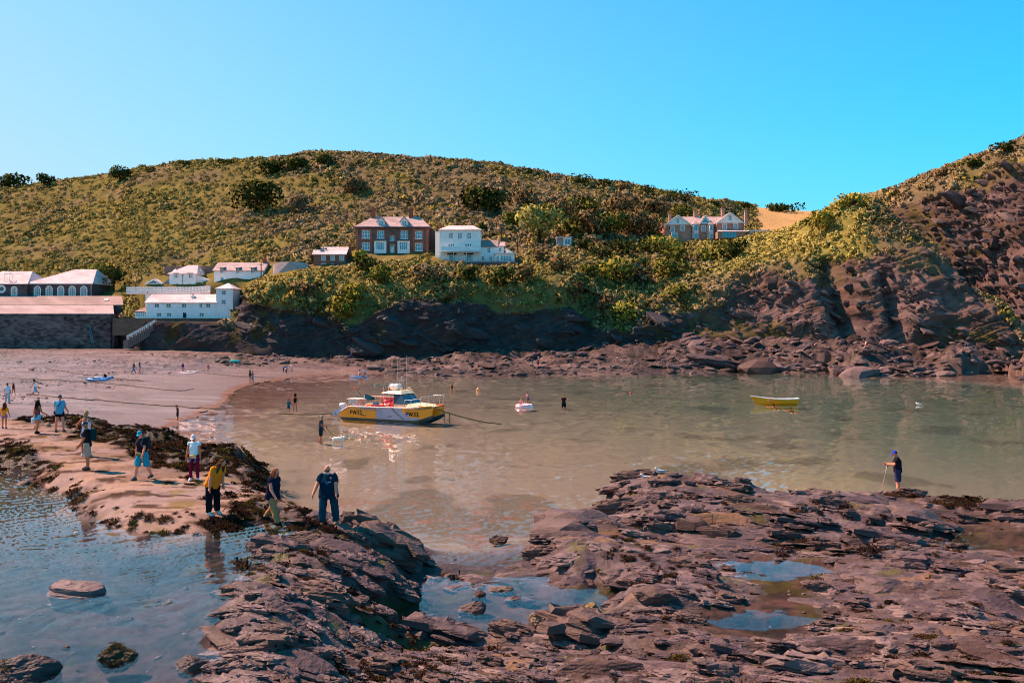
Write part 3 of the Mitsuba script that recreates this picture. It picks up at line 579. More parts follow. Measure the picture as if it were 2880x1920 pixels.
for k in range(12):
    slab_group(f'stone_form_{k:02d}', stone(rs, (1, rs.uniform(.55, .9), rs.uniform(.3, .6)), 1 if k < 8 else 2), ROCKC[k % 6] * rs.uniform(.8, 1.2), 650 + k)
    stones.append(f'stone_form_{k:02d}')
dark_blocks, cliff_forms = [], []
for k in range(8):
    slab_group(f'dark_block_form_{k}', stone(rs, (rs.uniform(.9, 1.6), rs.uniform(.5, .8), rs.uniform(.3, .6)), 1, .4, 9), lin(108, 98, 100) * rs.uniform(.7, 1.1), 720 + k); dark_blocks.append(f'dark_block_form_{k}')
for k in range(10):
    slab_group(f'cliff_block_form_{k}', stone(rs, (rs.uniform(.9, 1.6), rs.uniform(.5, .8), rs.uniform(.3, .6)), 1, .4, 9), (lin(150, 122, 116), lin(124, 98, 92), lin(164, 136, 130))[k % 3] * rs.uniform(.75, 1.1), 740 + k); cliff_forms.append(f'cliff_block_form_{k}')
def frame(nrm, head):
    """rotation whose z is nrm and whose x runs along the heading"""
    z = nrm / np.linalg.norm(nrm); x = np.array([math.cos(head), math.sin(head), 0]); x = x - z * (x @ z); x /= np.linalg.norm(x)
    return np.column_stack([x, np.cross(z, x), z])
def scatter(key, group_names, pts, nrms, heads, scales, label, cat, holder=None, piece='block', top=0):
    """instances: the ones that show largest as parts of what they belong to, the rest as one thing"""
    order = np.argsort(-np.asarray(scales) / pts[:, 1]); big = set(order[:top].tolist())
    tag(key, label, cat, None, 'stuff'); nb = 0
    for i in range(len(pts)):
        M = np.eye(4); M[:3, :3] = frame(nrms[i], heads[i]) * scales[i]; M[:3, 3] = pts[i]
        k = f'{key}__{i + 1:03d}'
        if i in big: k = f'{holder}__{piece}' + (f'_{nb:03d}' if nb else ''); nb += 1
        scene[k] = {'type': 'instance', 'group': {'type': 'ref', 'id': group_names[i % len(group_names)]}, 'to_world': mi.ScalarTransform4f(M)}
blocks = []
for k in range(14):
    slab_group(f'block_form_{k:02d}', stone(rs, (rs.uniform(.8, 1.4), rs.uniform(.45, .8), rs.uniform(.22, .5)), 3, .5, 9), ROCKC[k % 6] * rs.uniform(.8, 1.15), 680 + k)
    blocks.append(f'block_form_{k:02d}')
FEET = [stand(755, 1207), stand(626, 1205), stand(489, 1187)]
# bedrock ledges
Hf, Xf, Yf = H.ravel(), X.ravel(), Y.ravel()
GN3 = GN.reshape(NR, NC, 3) * np.sign(GN.reshape(NR, NC, 3)[..., 2:])
GS = np.stack([gaussian_filter(GN3[..., k], 9).ravel() for k in range(3)], 1)
rockw = (R > .5) & (Y < 46) & (H > .12) & ~((Y > 27.5) & (X < 2.4) & (X > -9) & (H < .45))
for _p in POOLS: rockw = rockw & ~_p[4] & (np.abs(U) < .66)
patch = sstep(.36, .56, f2(X / 3.2, Y / 2.2, 3, 711))
lower_right = sstep(2, 9, X) * sstep(27, 19, Y)
def lay(key, groups, n, wfield, sink, size, spread, label, tilt=.55, piece='plate'):
    w = (rockw * wfield * np.clip(Y / 22, .75, 1.5)).ravel()
    idx = rs.choice(Hf.size, n, p=w / w.sum())
    for f_ in FEET: idx = idx[np.hypot(Xf[idx] - f_[0], Yf[idx] - f_[1] + .35) > .85]
    n = len(idx)
    a_, b2 = f2(Xf[idx] / 5, Yf[idx] / 5, 2, 701) - .5, f2(Xf[idx] / 5 + 30, Yf[idx] / 5, 2, 703) - .5
    bedn = np.stack([.20 + .7 * a_, .24 + .7 * b2, np.ones(n)], 1) + rs.normal(size=(n, 3)) * .10
    nr_ = tilt * bedn + (1 - tilt) * GS[idx]
    head = -.24 - .55 * lower_right.ravel()[idx] + .9 * a_ + rs.normal(size=n) * .22
    sc = np.exp(rs.normal(size=n) * spread) * size * np.clip(Yf[idx] / 24, .7, 1.25)
    scatter(key, groups, np.stack([Xf[idx], Yf[idx], Hf[idx] - sink * sc], 1), nr_, head, sc, label, 'rocks', 'rock_shelf', piece, 150)
lay('slate_slabs', slabs, 3000, .2 + patch, .13, .44, .5, 'split slate plates lying in layers over the foreground rocks')
lay('slate_blocks', blocks, 2600, .25 + (1 - patch), .22, .29, .6, 'angular slate blocks breaking out of the foreground rocks', .4, 'block')
# loose small stones between them, in the pools and along the sea's edge
lw = ((R > .3) | (Lb > .5) | (Wd > .5)) & (Y < 44) & (H > -.1) & (np.abs(U) < .64)
idx = rs.choice(Hf.size, 1500, p=(lw / lw.sum()).ravel())
sz = .05 * np.exp(rs.normal(size=len(idx)) * .55) * np.clip(Yf[idx] / 20, .8, 2)
scatter('loose_stones', stones, np.stack([Xf[idx], Yf[idx], Hf[idx] + sz * .1], 1), np.column_stack([rs.normal(size=(len(idx), 2)) * .2, np.ones(len(idx))]), rs.random(len(idx)) * 6.28, sz, 'small loose stones strewn over the rocks and pool beds', 'stones')
lw = S * (Y > 75) * sstep(.3, .9, H) * sstep(.45, .62, f2(X / 12, Y / 9, 3, 727))
idx = rs.choice(Hf.size, 900, p=(lw * Y / (lw * Y).sum()).ravel()); sz = .13 * np.exp(rs.normal(size=len(idx)) * .5)
scatter('beach_stones', stones[:8], np.stack([Xf[idx], Yf[idx], Hf[idx]], 1), np.column_stack([rs.normal(size=(len(idx), 2)) * .2, np.ones(len(idx))]), rs.random(len(idx)) * 6.28, sz, 'stones and weed scraps scattered over the beach', 'stones')
# far shore: ledges and boulders
lw = (K > .45) & (Y > 100) & (H > -.05) & (np.abs(U) < .64)
lw = lw * np.where((H < .7) & (X > 35), 3.0, 1.0)
idx = rs.choice(Hf.size, 3400, p=(lw * Y ** 1.0 / (lw * Y).sum()).ravel())
sz = .42 * np.exp(rs.normal(size=len(idx)) * .6) * (1 + 1.2 * (rs.random(len(idx)) > .93)) * np.where(Xf[idx] > 25, 1.15, .75)
scatter('shore_stones', stones[:8] + blocks + slabs[:8], np.stack([Xf[idx], Yf[idx], Hf[idx] + sz * .05], 1), np.column_stack([rs.normal(size=(len(idx), 2)) * .25, np.ones(len(idx))]), rs.normal(size=len(idx)) * .5, sz, 'boulders and broken ledges heaped at the foot of the far cliffs', 'stones', 'rocky_shore', 'boulder', 120)

# blocks that stand out of the cliff faces
CN = HN.reshape(len(cols_), len(rows_), 3)
cw = ((veg < .45) & (HRv > .1) & (HRv < 7.6) & ((HRv < 4.6) | (HCx > 2050)) & (HCx > 540) & (HCx < 2420)).astype(float) * np.gradient(hv[..., 2], axis=1).clip(.02)
cw = cw * np.where(HRv > 4.6, 1.8, 1.0)
idx = rs.choice(cw.size, 1800, p=(cw / cw.sum()).ravel())
sz = .58 * np.exp(rs.normal(size=len(idx)) * .6)
tag('cliff_blocks', 'blocks and ledges of slate standing out of the cliff faces', 'rocks', None, 'stuff')
for i, k in enumerate(idx):
    M = np.eye(4); M[:3, :3] = frame(np.array([.35 + rs.normal() * .15, -.35, 1.0]), rs.normal() * .3) * sz[i]; M[:3, 3] = hv1[k] - hn0[k] * .25 * sz[i]
    scene[f'cliff_blocks__{i + 1:03d}'] = {'type': 'instance', 'group': {'type': 'ref', 'id': dark_blocks[i % 8] if HCx.ravel()[k] < 1560 else cliff_forms[i % 10]}, 'to_world': mi.ScalarTransform4f(M)}
# seaweed: tufts of strap-like fronds
def tuft(r, n=64):
    vs, fs = [], []
    for k in range(n):
        a = r.uniform(0, 6.283); d = np.array([math.cos(a), math.sin(a), 0]); s = np.array([-d[1], d[0], 0]) * r.uniform(.015, .04)
        p0 = np.array([*r.normal(size=2) * .22, .1]); L = r.uniform(.25, .6); up = r.uniform(.02, .22)
        pts = [p0, p0 + d * L * .5 + [0, 0, up], p0 + d * L + [0, 0, up * .1]]
        v = np.array([pts[0] - s, pts[0] + s, pts[1] - s * 1.3, pts[1] + s * 1.3, pts[2]])
        fs.append(np.array([[0, 1, 3], [0, 3, 2], [2, 3, 4]]) + 5 * k); vs.append(v)
    return np.concatenate(vs), np.concatenate(fs)
weeds = []
for k in range(8):
    v, f = tuft(rs); c = [lin(66, 46, 34), lin(86, 60, 40), lin(56, 42, 36), lin(92, 66, 42), lin(74, 54, 46), lin(92, 66, 48), lin(96, 84, 40), lin(60, 44, 38)][k]
    scene[f'weed_form_{k}'] = {'type': 'shapegroup', 'piece': mikit.ply((v, f), 'm_matte', False, color=np.clip(c * .42 * np.repeat(rs.uniform(.6, 1.5, len(v) // 5), 5)[:, None], .003, .5))}
    weeds.append(f'weed_form_{k}')
rim = ((Pm + R + Wd) > .6) * sstep(.30, .05, np.abs(H - 1.62)) * (X < -2) * (Y < 45) * (Y > 20)
ww = np.clip(1.6 * (Wd > .45) * (H > .0) + .45 * rim + (.16 + .4 * (X < -1)) * (R > .6) * (H > .1) * sstep(.50, .66, f2(X / 1.6, Y / 1.1, 3, 721)), 0, 3) * (Y < 60) * (np.abs(U) < .63)
idx = rs.choice(Hf.size, 4000, p=(ww / ww.sum()).ravel())
sz = .20 * np.exp(rs.normal(size=len(idx)) * .4) * np.clip(Yf[idx] / 26, .8, 1.5)
scatter('seaweed', weeds, np.stack([Xf[idx], Yf[idx], Hf[idx] - .03 * sz], 1), GS[idx] + rs.normal(size=(len(idx), 3)) * .12, rs.random(len(idx)) * 6.28, sz, 'dark brown seaweed hanging over the rocks and mounds', 'seaweed')

def boulder(label, dx, dy, w, h, c, seed, ez=None, ey=.7, rz=0.0, weed=0, tilt=(0, 0), base=None, flat=9):
    """a single rock seen w x h photograph pixels large with its foot at (dx, dy)"""
    r = np.random.default_rng(seed); p = stand(dx, dy) if base is None else np.asarray(base, float)
    k = p[1] / FL; L = w * k / 2; hz = h * k / 1.05 if ez is None else ez
    m = stone(r, (L, L * ey, hz * .62), 4, .55, flat); v = m.vertices
    n = f2(v[:, 0] * 3 / L + seed, v[:, 1] * 3 / L + v[:, 2] * 6 / L, 4, seed)
    v += np.asarray(m.vertex_normals) * ((n - .5) * .16 * L)[:, None]
    col = np.clip(c * (.5 + 1.0 * f2(v[:, 0] * 7 / L, v[:, 2] * 12 / L + v[:, 1] * 7 / L, 3, seed + 1))[:, None] * .36, .004, .6)
    M = mat(p + [0, L * ey * .5, hz * .22], rz, 1, *tilt)
    t = thing('boulder', label, 'rock'); put('rock', trimesh.Trimesh(v, m.faces, process=False), col, 'm_rock', t, False, M)
    if weed:
        W_, F_, k0 = [], [], 0; C_ = []
        for i in range(weed):
            q = v[r.integers(len(v))]
            if q[2] < 0: continue
            tv, tf = tuft(r, 22); W_.append(tv * .55 * L * .6 + q); F_.append(tf + k0); k0 += len(tv); C_.append(np.repeat(lin(92, 78, 40)[None] * r.uniform(.3, .7), len(tv), 0))
        put('seaweed', (np.concatenate(W_), np.concatenate(F_)), np.concatenate(C_), 'm_matte', t, False, M); tag(t + '__seaweed', kind='stuff')
    return t
RC = lin(140, 112, 106)
sl = thing('boulder', 'long flat slab of slate lying alone in the blue rock pool', 'rock'); sp = GX(172, 1366, 1.52); sr = np.random.default_rng(5)
sm = plates(sr, 4, 160 * sp[1] / FL, .62, .10, .16, 18, .06); sv = np.asarray(sm.vertices)
put('rock', sm, np.clip(lin(150, 122, 122) * (.6 + .8 * f2(sv[:, 0] * 4, sv[:, 1] * 9, 4, 5))[:, None] * .46, .004, .6), 'm_rock', sl, False, mat(sp + [0, .2, -.28], -.16, 1, .17, .04))
boulder('weed covered rock standing in the rock pool near the lower left', 258, 1522, 92, 62, lin(92, 74, 50), 6, weed=70, base=GX(258, 1530, 1.42))
boulder('rounded grey rock low in the rock pool left of the shore', 432, 1546, 84, 46, lin(120, 100, 98), 7, weed=10, base=GX(432, 1550, 1.44))
boulder('big dark rock at the lower left corner of the picture', 40, 1570, 170, 92, lin(112, 92, 92), 8, weed=14, base=GX(38, 1590, 1.28), rz=.3)
boulder('small dark stone above the corner rock in the pool', 150, 1492, 20, 14, lin(80, 66, 64), 9, base=GX(150, 1494, 1.5))
boulder('dark pointed rock at the left edge of the middle pool', 938, 1376, 60, 44, lin(90, 74, 76), 10, base=GX(938, 1380, .12), tilt=(0, -.3))
boulder('round stone with pale top in the middle pool', 1082, 1406, 74, 40, RC * 1.1, 11, base=GX(1082, 1412, .08))
boulder('flat pale stone at the far side of the middle pool', 1150, 1362, 66, 20, lin(170, 138, 118), 12, base=GX(1152, 1364, .12), ez=.2)
boulder('low brown stone right of the flat pale one in the middle pool', 1190, 1382, 70, 26, RC, 13, base=GX(1192, 1386, .1), ez=.22)
boulder('narrow slate splinter lying in the middle pool', 972, 1420, 72, 30, lin(120, 104, 104), 14, base=GX(972, 1424, .1), ey=.3, rz=.35, ez=.2)
boulder('cream coloured stone on the near shore of the middle pool', 1240, 1424, 52, 28, lin(190, 160, 130), 15, base=GX(1240, 1430, .2))
boulder('small rounded stone at the right end of the middle pool', 1330, 1398, 40, 16, RC * 1.1, 16, base=GX(1330, 1400, .14)); boulder('yellowish stone at the right edge of the middle pool', 1362, 1398, 40, 20, lin(186, 156, 104), 17, base=GX(1362, 1402, .14))
boulder('lone brown rock breaking the sea surface beyond the middle pool', 1148, 1244, 46, 20, lin(120, 92, 80), 18, weed=8, base=GX(1148, 1246, -.03))
boulder('squared dark boulder behind the bald man on the sea side', 800, 1206, 60, 34, lin(112, 90, 84), 19); boulder('pale topped boulder below the squared dark one', 860, 1232, 60, 30, RC, 20); boulder('pyramid shaped stone between the middle pool and the left rocks', 1100, 1372, 34, 24, lin(130, 90, 80), 21, base=GX(1100, 1376, .1))
boulder('cream stone on the stone platform between the weed mounds', 108, 982, 14, 12, lin(214, 180, 150), 22); boulder('dark weedy stone at the water edge beside the stone platform', 510, 1093, 36, 18, lin(80, 62, 56), 23, weed=10)
# ---------------------------------------------------------------- scrub on the hill and cliff tops, single bushes and trees
KEEP = []           # house plots: (x, y, radius) kept free of scrub
for a in [(20, 640, 196, 9), (110, 640, 196, 9), (200, 640, 196, 9), (60, 700, 190, 9), (180, 700, 190, 9), (350, 640, 187, 4), (435, 650, 187, 6), (520, 640, 185, 6), (590, 640, 185, 6), (380, 720, 178, 7), (460, 720, 178, 7), (520, 700, 178, 4), (660, 636, 180, 4), (765, 610, 184, 5), (860, 582, 195, 6), (940, 582, 195, 6), (1030, 602, 188, 5), (1080, 602, 188, 5), (1140, 602, 188, 5),
          (1565, 545, 213, 5), (1625, 545, 213, 6), (1690, 545, 213, 6), (1295, 565, 200, 2.5), (900, 597, 189, 5)]:
    q = PX(*a[:3]); KEEP.append((q[0], q[1], a[3]))
KEEP = np.array(KEEP)
def leaf_cloud(n, r, flat=.75, size=.4, inner=.55):
    """n leaf-sized triangles through the upper part of a ball of radius 1"""
    d = r.normal(size=(n, 3)); d /= np.linalg.norm(d, axis=1, keepdims=True); d[:, 2] = np.abs(d[:, 2]) * 1.1 - .15
    c = d * (inner + (1 - inner) * r.random((n, 1)) ** .5) * [1, 1, flat]
    a = r.normal(size=(n, 3)); b = r.normal(size=(n, 3))
    a /= np.linalg.norm(a, axis=1, keepdims=True); b -= (a * b).sum(1, keepdims=True) * a; b /= np.linalg.norm(b, axis=1, keepdims=True)
    s = size * (.6 + .8 * r.random((n, 1)))
    v = np.stack([c - a * s * .5, c + a * s * .5, c + b * s * .9], 1)
    return v                                                      # (n, 3 corners, 3)
r_ = np.random.default_rng(11)
protos = [leaf_cloud(34, r_, .8, .55) for _ in range(10)]
G3 = hv1.reshape(len(cols_), len(rows_), 3)
du = np.linalg.norm(np.gradient(G3, axis=0), axis=-1); dv = np.linalg.norm(np.gradient(G3, axis=1), axis=-1)
dens = (du * dv) * (veg > .5) * (HRv < 8.15) * (HCx > -160) * (HCx < 2470) * np.where(field_, .0, 1.0) * np.clip((200 / hv[..., 1]) ** 1.3, .3, 2) * np.where(HRv < 4.4, 1.9, np.where(HCx < 560, .9, 1.0))
pk = r_.choice(dens.size, 19000, p=(dens / dens.sum()).ravel())
ctr = hv1[pk]; ctr = ctr + r_.normal(size=ctr.shape) * [.4, .4, .05]
ok = np.min(np.hypot(ctr[:, None, 0] - KEEP[None, :, 0], ctr[:, None, 1] - KEEP[None, :, 1]) / KEEP[None, :, 2], axis=1) > 1
pk, ctr = pk[ok], ctr[ok]
big_ = f2(ctr[:, 0] / 14, ctr[:, 1] / 14 + ctr[:, 2] / 14, 3, 501)
rad = (.45 + .45 * r_.random(len(ctr)) + .8 * sstep(.5, .75, big_) * r_.random(len(ctr))) * np.where(HRv.ravel()[pk] > 4.4, np.where(HCx.ravel()[pk] < 560, .95, 1.2), 1.0)
base = HCOL[pk]
mood = r_.random(len(ctr))
colr = base * (1.35 + .45 * r_.random((len(ctr), 1)))
colr = np.where((mood < .05)[:, None], lin(66, 70, 32) * .9, colr); colr = np.where((mood > .93)[:, None], lin(160, 138, 66) * .8, colr)
vs, cs, ns = [], [], []
for k in range(len(protos)):
    m = np.arange(len(ctr)) % 10 == k
    th = r_.random(m.sum()) * 6.283; c_, s_ = np.cos(th), np.sin(th); n_ = m.sum()
    Rm = np.zeros((n_, 3, 3)); Rm[:, 0, 0] = c_; Rm[:, 0, 1] = -s_; Rm[:, 1, 0] = s_; Rm[:, 1, 1] = c_; Rm[:, 2, 2] = 1
    v = np.einsum('kij,ncj->knci', Rm, protos[k]) * rad[m][:, None, None, None] + ctr[m][:, None, None, :]
    o_ = v - ctr[m][:, None, None, :]; o_ = o_ / (np.linalg.norm(o_, axis=-1, keepdims=True) + 1e-9); ns.append((o_ + .35 * r_.normal(size=o_.shape)).reshape(-1, 3))
    vs.append(v.reshape(-1, 3)); cs.append(np.repeat(colr[m], protos[k].shape[0] * 3, 0) * np.repeat(.85 + .3 * r_.random((n_ * protos[k].shape[0], 1)), 3, 0))
vs, cs = np.concatenate(vs), np.concatenate(cs)
ns = np.concatenate(ns); ns[:, 2] += .25; ns /= np.linalg.norm(ns, axis=1, keepdims=True)
put('scrub', (vs, np.arange(len(vs)).reshape(-1, 3)), np.clip(cs, .003, .6), 'm_leaf', normals=ns, label='low gorse, bracken and bramble covering the hill and cliff tops', cat='scrub', kind='stuff')

def plant(name, px, py, w, h, col, label, cat, group=None, n=420, dens=1.0, base=None, trunk=True):
    """a bush or tree whose foot is seen at (px, py) and that is w x h photograph pixels large"""
    p = hill_seen(px, py) if base is None else np.asarray(base, float)
    Z = p[1]; R, Ht = w / 2 / FL * Z, h / FL * Z
    q = np.random.default_rng(int(px * 7 + py * 13))
    t = thing(name, label, cat, group)
    c0 = .25 if Ht > R * 1.3 else .05
    blobs = [(np.array([q.uniform(-.62, .62) * R, q.uniform(-.5, .5) * R, Ht * q.uniform(c0 + .15, .80)]), R * q.uniform(.36, .58)) for _ in range(9)] + [(np.array([0, 0, Ht * .62]), min(R * .7, Ht * .42))]
    tri, cl, nn = [], [], []
    per = max(12, int(n / len(blobs)))
    for c, rb in blobs:
        d = q.normal(size=(per, 3)); d /= np.linalg.norm(d, axis=1, keepdims=True)
        rz = min(rb, Ht - c[2])
        pc = c + d * np.array([rb, rb, rz]) * (.6 + .4 * q.random((per, 1)) ** .5)
        pc[:, 2] = np.maximum(pc[:, 2], .08)
        a = q.normal(size=(per, 3)); a /= np.linalg.norm(a, axis=1, keepdims=True); b = q.normal(size=(per, 3)); b -= (a * b).sum(1, keepdims=True) * a; b /= np.linalg.norm(b, axis=1, keepdims=True)
        s = (.10 * R + .22) * (.6 + .8 * q.random((per, 1)))
        oo = d + .4 * (pc - np.array([0, 0, Ht * .45])) / max(R, Ht * .5) + [0, 0, .2] + .25 * q.normal(size=d.shape); nn.append(np.repeat(oo / np.linalg.norm(oo, axis=1, keepdims=True), 3, 0))
        tri.append(np.stack([pc - a * s * .55, pc + a * s * .55, pc + b * s], 1)); tone = q.uniform(.72, 1.28)
        cl.append(np.repeat(np.asarray(col) * tone * (.7 + .6 * q.random((per, 1))), 3, 0))
    v = np.concatenate(tri).reshape(-1, 3) + p - [0, 0, .12 * Ht]
    put('crown', (v, np.arange(len(v)).reshape(-1, 3)), np.clip(np.concatenate(cl), .003, .6), 'm_leaf', normals=np.concatenate(nn), parent=t)
    tr = [tube([p - [0, 0, .3 * Ht], p + [0, 0, .25 * Ht], p + [R * .06, 0, Ht * .6]], [R * .07 + .05, R * .055 + .03, .04], 6)]
    for c, rb in blobs[:4]: tr.append(tube([p + [0, 0, .1 * Ht], p + c * [.5, .5, .7], p + c - [0, 0, .1 * Ht]], [R * .04 + .03, .05, .03], 4))
    put('trunk', cat_(*tr), lin(84, 66, 54) * .5, parent=t)
    return t
DG, MG, YG, BR, PG, GY = (lin(*c) * 1.0 for c in ((62, 66, 30), (92, 92, 38), (138, 128, 52), (104, 86, 58), (132, 126, 66), (112, 98, 74)))
ORD = 'first second third fourth fifth sixth seventh eighth ninth tenth eleventh twelfth thirteenth fourteenth fifteenth'.split()
WOOD = ['above the pale tree', 'above the middle of the wood', 'left of the pale tree', 'highest on the left', 'above the right of the wood', 'above the gabled terrace', 'at the right end below the skyline']
for px, py, w, h, c, lab, grp in [
    (20, 432, 96, 34, DG, 'long dark thicket on the skyline at the far left edge', None), (105, 427, 42, 30, DG, 'small dark tree on the skyline right of the thicket', None), (276, 416, 46, 42, DG, 'round dark tree standing alone on the left skyline', None),
    (590, 486, 112, 78, DG * .8, 'largest dark bush halfway up the hill, left of the brick chimneys', None), (628, 398, 66, 30, DG, 'dark bush just below the highest skyline, leftmost of three', None), (672, 388, 80, 26, DG, 'dark bush just below the highest skyline, middle of three', None), (740, 374, 60, 20, DG, 'dark bush just below the highest skyline, rightmost of three', None),
    (692, 484, 64, 40, GY, 'greyish bush right of the largest dark hill bush', None), (822, 440, 74, 38, BR, 'brown bush on the hill high above the dormer roof', None),
    (1115, 486, 120, 60, DG * .8, 'dark hollow of bushes on the hill above the white hotel', None), (1240, 560, 118, 108, PG, 'tall pale green tree between the hotel and the garden hut', None)]:
    plant('tree' if 'tree' in lab else 'bush', px, py, w, h, c, lab, 'tree' if 'tree' in lab else 'bush', grp, n=700)
for i, (px, py, w, h, c) in enumerate([(1312, 546, 82, 70, MG), (1350, 548, 92, 78, BR), (1402, 546, 92, 66, MG), (1452, 544, 92, 70, BR), (1500, 546, 74, 62, BR), (1285, 500, 80, 48, BR), (1340, 490, 80, 44, MG), (1180, 520, 60, 40, MG), (1200, 470, 70, 44, BR), (1430, 492, 80, 44, BR), (1500, 492, 80, 40, BR), (1560, 502, 70, 36, MG)]):
    plant('tree', px, py, w, h, c, (f'{ORD[i]} tree from the left in the front row of the dense wood' if i < 5 else f'scrubby tree up the slope behind the dense wood, {WOOD[i - 5]}'), 'tree', 'trees of the wood behind the gardens', n=560)
for i, (px, py, w, h, c) in enumerate([(425, 382, 44, 14, DG), (520, 378, 40, 12, DG), (345, 396, 24, 12, DG), (1090, 382, 30, 12, DG), (1215, 404, 60, 18, DG), (1330, 424, 66, 26, DG), (1385, 432, 60, 24, DG), (1432, 438, 56, 24, BR), (1482, 446, 56, 24, DG), (1540, 458, 56, 26, MG), (1580, 468, 56, 36, DG)]):
    plant('bush', px, py, w, h, c, f'{ORD[(2, 3, 1, 4, 5, 6, 7, 8, 9, 10, 11)[i] - 1]} from the left of the dark bushes breaking the hill skyline', 'bush', 'bushes along the hill crest', n=220)
GX_ = [1382, 1442, 1490, 1335, 1240, 1200, 1290, 1150, 1360, 1320, 1560, 1620, 1561, 1440, 1390]; GORD = sorted(range(15), key=lambda k: GX_[k])
for i, (px, py, w, h, c) in enumerate([(1382, 596, 74, 46, DG), (1442, 590, 74, 46, DG), (1490, 584, 62, 40, MG), (1335, 580, 54, 38, DG), (1240, 606, 54, 40, BR), (1200, 645, 64, 42, BR), (1290, 625, 60, 40, BR), (1150, 648, 84, 40, DG), (1360, 640, 60, 40, MG), (1320, 690, 60, 50, BR), (1560, 602, 70, 40, MG), (1620, 600, 70, 34, MG), (1560, 690, 80, 44, MG), (1440, 735, 80, 50, YG), (1390, 720, 60, 44, BR)]):
    plant('bush', px, py, w, h, c, f'{ORD[GORD.index(i)]} from the left of the garden bushes between the hotel and the gabled terrace', 'bush', 'bushes on the garden slope', n=300)
for px, py, w, h, c, lab in [(1522, 580, 86, 46, YG, 'yellowish willow bush left below the gabled terrace'), (1415, 650, 94, 66, YG * .9, 'golden feathery bush in the middle of the garden slope'), (1472, 660, 112, 66, GY * .7, 'greyish leafless bush right of the golden one'), (1545, 636, 84, 52, MG, 'green bush with a shaded right side below the willow'), (1690, 590, 84, 46, DG, 'dark round bush below the right end of the gabled terrace'),
                             (845, 628, 64, 46, DG, 'dark bush at the left end of the stone house lawn'), (875, 650, 62, 46, MG, 'green bush below the stone house lawn'), (740, 600, 44, 42, DG, 'ivy covered stump behind the small stone cottage'), (830, 600, 40, 30, YG, 'pale bush between the cottage and the stone house'), (990, 648, 96, 48, GY, 'grey twiggy bush left below the white hotel'), (1075, 640, 70, 30, DG, 'dark hedge below the white hotel wall'),
                             (262, 668, 54, 64, DG, 'dark tree hard against the long stone hall'), (230, 640, 70, 44, MG, 'green bush behind the roof of the long stone hall'), (292, 752, 34, 40, GY * 1.2, 'spiky pale plant beside the harbour wall'), (785, 735, 74, 66, YG * .8, 'bright green ivy bulging over the dark cliff'), (815, 700, 60, 60, YG * .75, 'bright green ivy above the bulge on the dark cliff'), (700, 690, 70, 50, BR, 'brown bramble hanging over the cliff edge'), (1025, 690, 90, 40, BR, 'brown bramble along the cliff edge below the hotel'),
                             (2236, 384, 30, 22, DG, 'wind bent shrub on the right headland skyline'), (2308, 352, 60, 30, DG, 'thick dark shrub near the top of the right headland'), (2170, 402, 40, 16, BR, 'low brown shrub on the right headland skyline'), (1700, 480, 70, 14, DG, 'dark hedge behind the right end of the gabled terrace'), (1640, 474, 50, 12, DG, 'dark hedge above the roof of the gabled terrace'), (1795, 486, 90, 18, DG, 'dark hedge on the skyline above the stubble field'), (1960, 470, 70, 30, YG, 'bright green shrub on the crest of the spur'), (1900, 520, 80, 40, YG, 'yellow green scrub left of the spur crest')]:
    plant('tree' if ' tree ' in lab else 'bush', px, py, w, h, c, lab, 'tree' if ' tree ' in lab else 'bush', None, n=380)
# ---------------------------------------------------------------- buildings: sizes given in photograph pixels at the depth of the front
WHITE, OFFW = lin(236, 232, 228), lin(222, 214, 208)
SLATE, SLATE2, SLATE3 = lin(206, 186, 184), lin(176, 152, 148), lin(150, 128, 122)
STONE, STONED, BRICK, WOODW = lin(122, 106, 98), lin(84, 74, 74), lin(150, 92, 74), lin(236, 234, 232)
GLASS, TEALG = lin(46, 60, 70), lin(60, 132, 150)

def mottled(mesh, col, amt=.25, fx=1.6, fz=3.2, seed=0, sub=None):
    """splits big faces and varies the colour by courses, as stone, render or slate weathers"""
    m = trimesh.Trimesh(mesh.vertices, mesh.faces, process=False)
    if sub: 
        v, f = trimesh.remesh.subdivide_to_size(m.vertices, m.faces, sub, max_iter=12); m = trimesh.Trimesh(v, f, process=False)
    v = np.asarray(m.vertices)[m.faces].reshape(-1, 3)
    c = v.reshape(-1, 3, 3).mean(1)
    n = .6 * n2((c[:, 0] + c[:, 1]) * fx, c[:, 2] * fz, 800 + seed) + .4 * f2((c[:, 0] + c[:, 1]) * .25, c[:, 2] * .4, 2, 810 + seed)
    k = (1 + amt * 2 * (n - .5)).repeat(3)[:, None]
    return trimesh.Trimesh(v, np.arange(len(v)).reshape(-1, 3), process=False), np.clip(np.asarray(col) * k, .004, .95)

def extr(poly, y0, y1):
    """a shape in x and z given thickness along y"""
    ms = []
    for g in getattr(poly, 'geoms', [poly]):
        if g.is_empty or g.area < 1e-5: continue
        m = trimesh.creation.extrude_polygon(g, y1 - y0, engine='earcut'); v = m.vertices
        ms.append((np.column_stack([v[:, 0], y0 + v[:, 2], v[:, 1]]), m.faces[:, ::-1]))
    return cat_(*ms)

def opening(cx, z0, z1, w, arch=False):
    b = shapely.box(cx - w / 2, z0, cx + w / 2, z1 - (w / 2 if arch else 0))
    return b.union(sg.Point(cx, z1 - w / 2).buffer(w / 2, 8)) if arch else b

def quadslab(p, th):
    """a roof plane of some thickness from its four corners"""
    p = np.asarray(p, float); n = np.cross(p[1] - p[0], p[3] - p[0]); n /= np.linalg.norm(n); n *= np.sign(n[2])
    return hull(np.concatenate([p, p - n * th]))

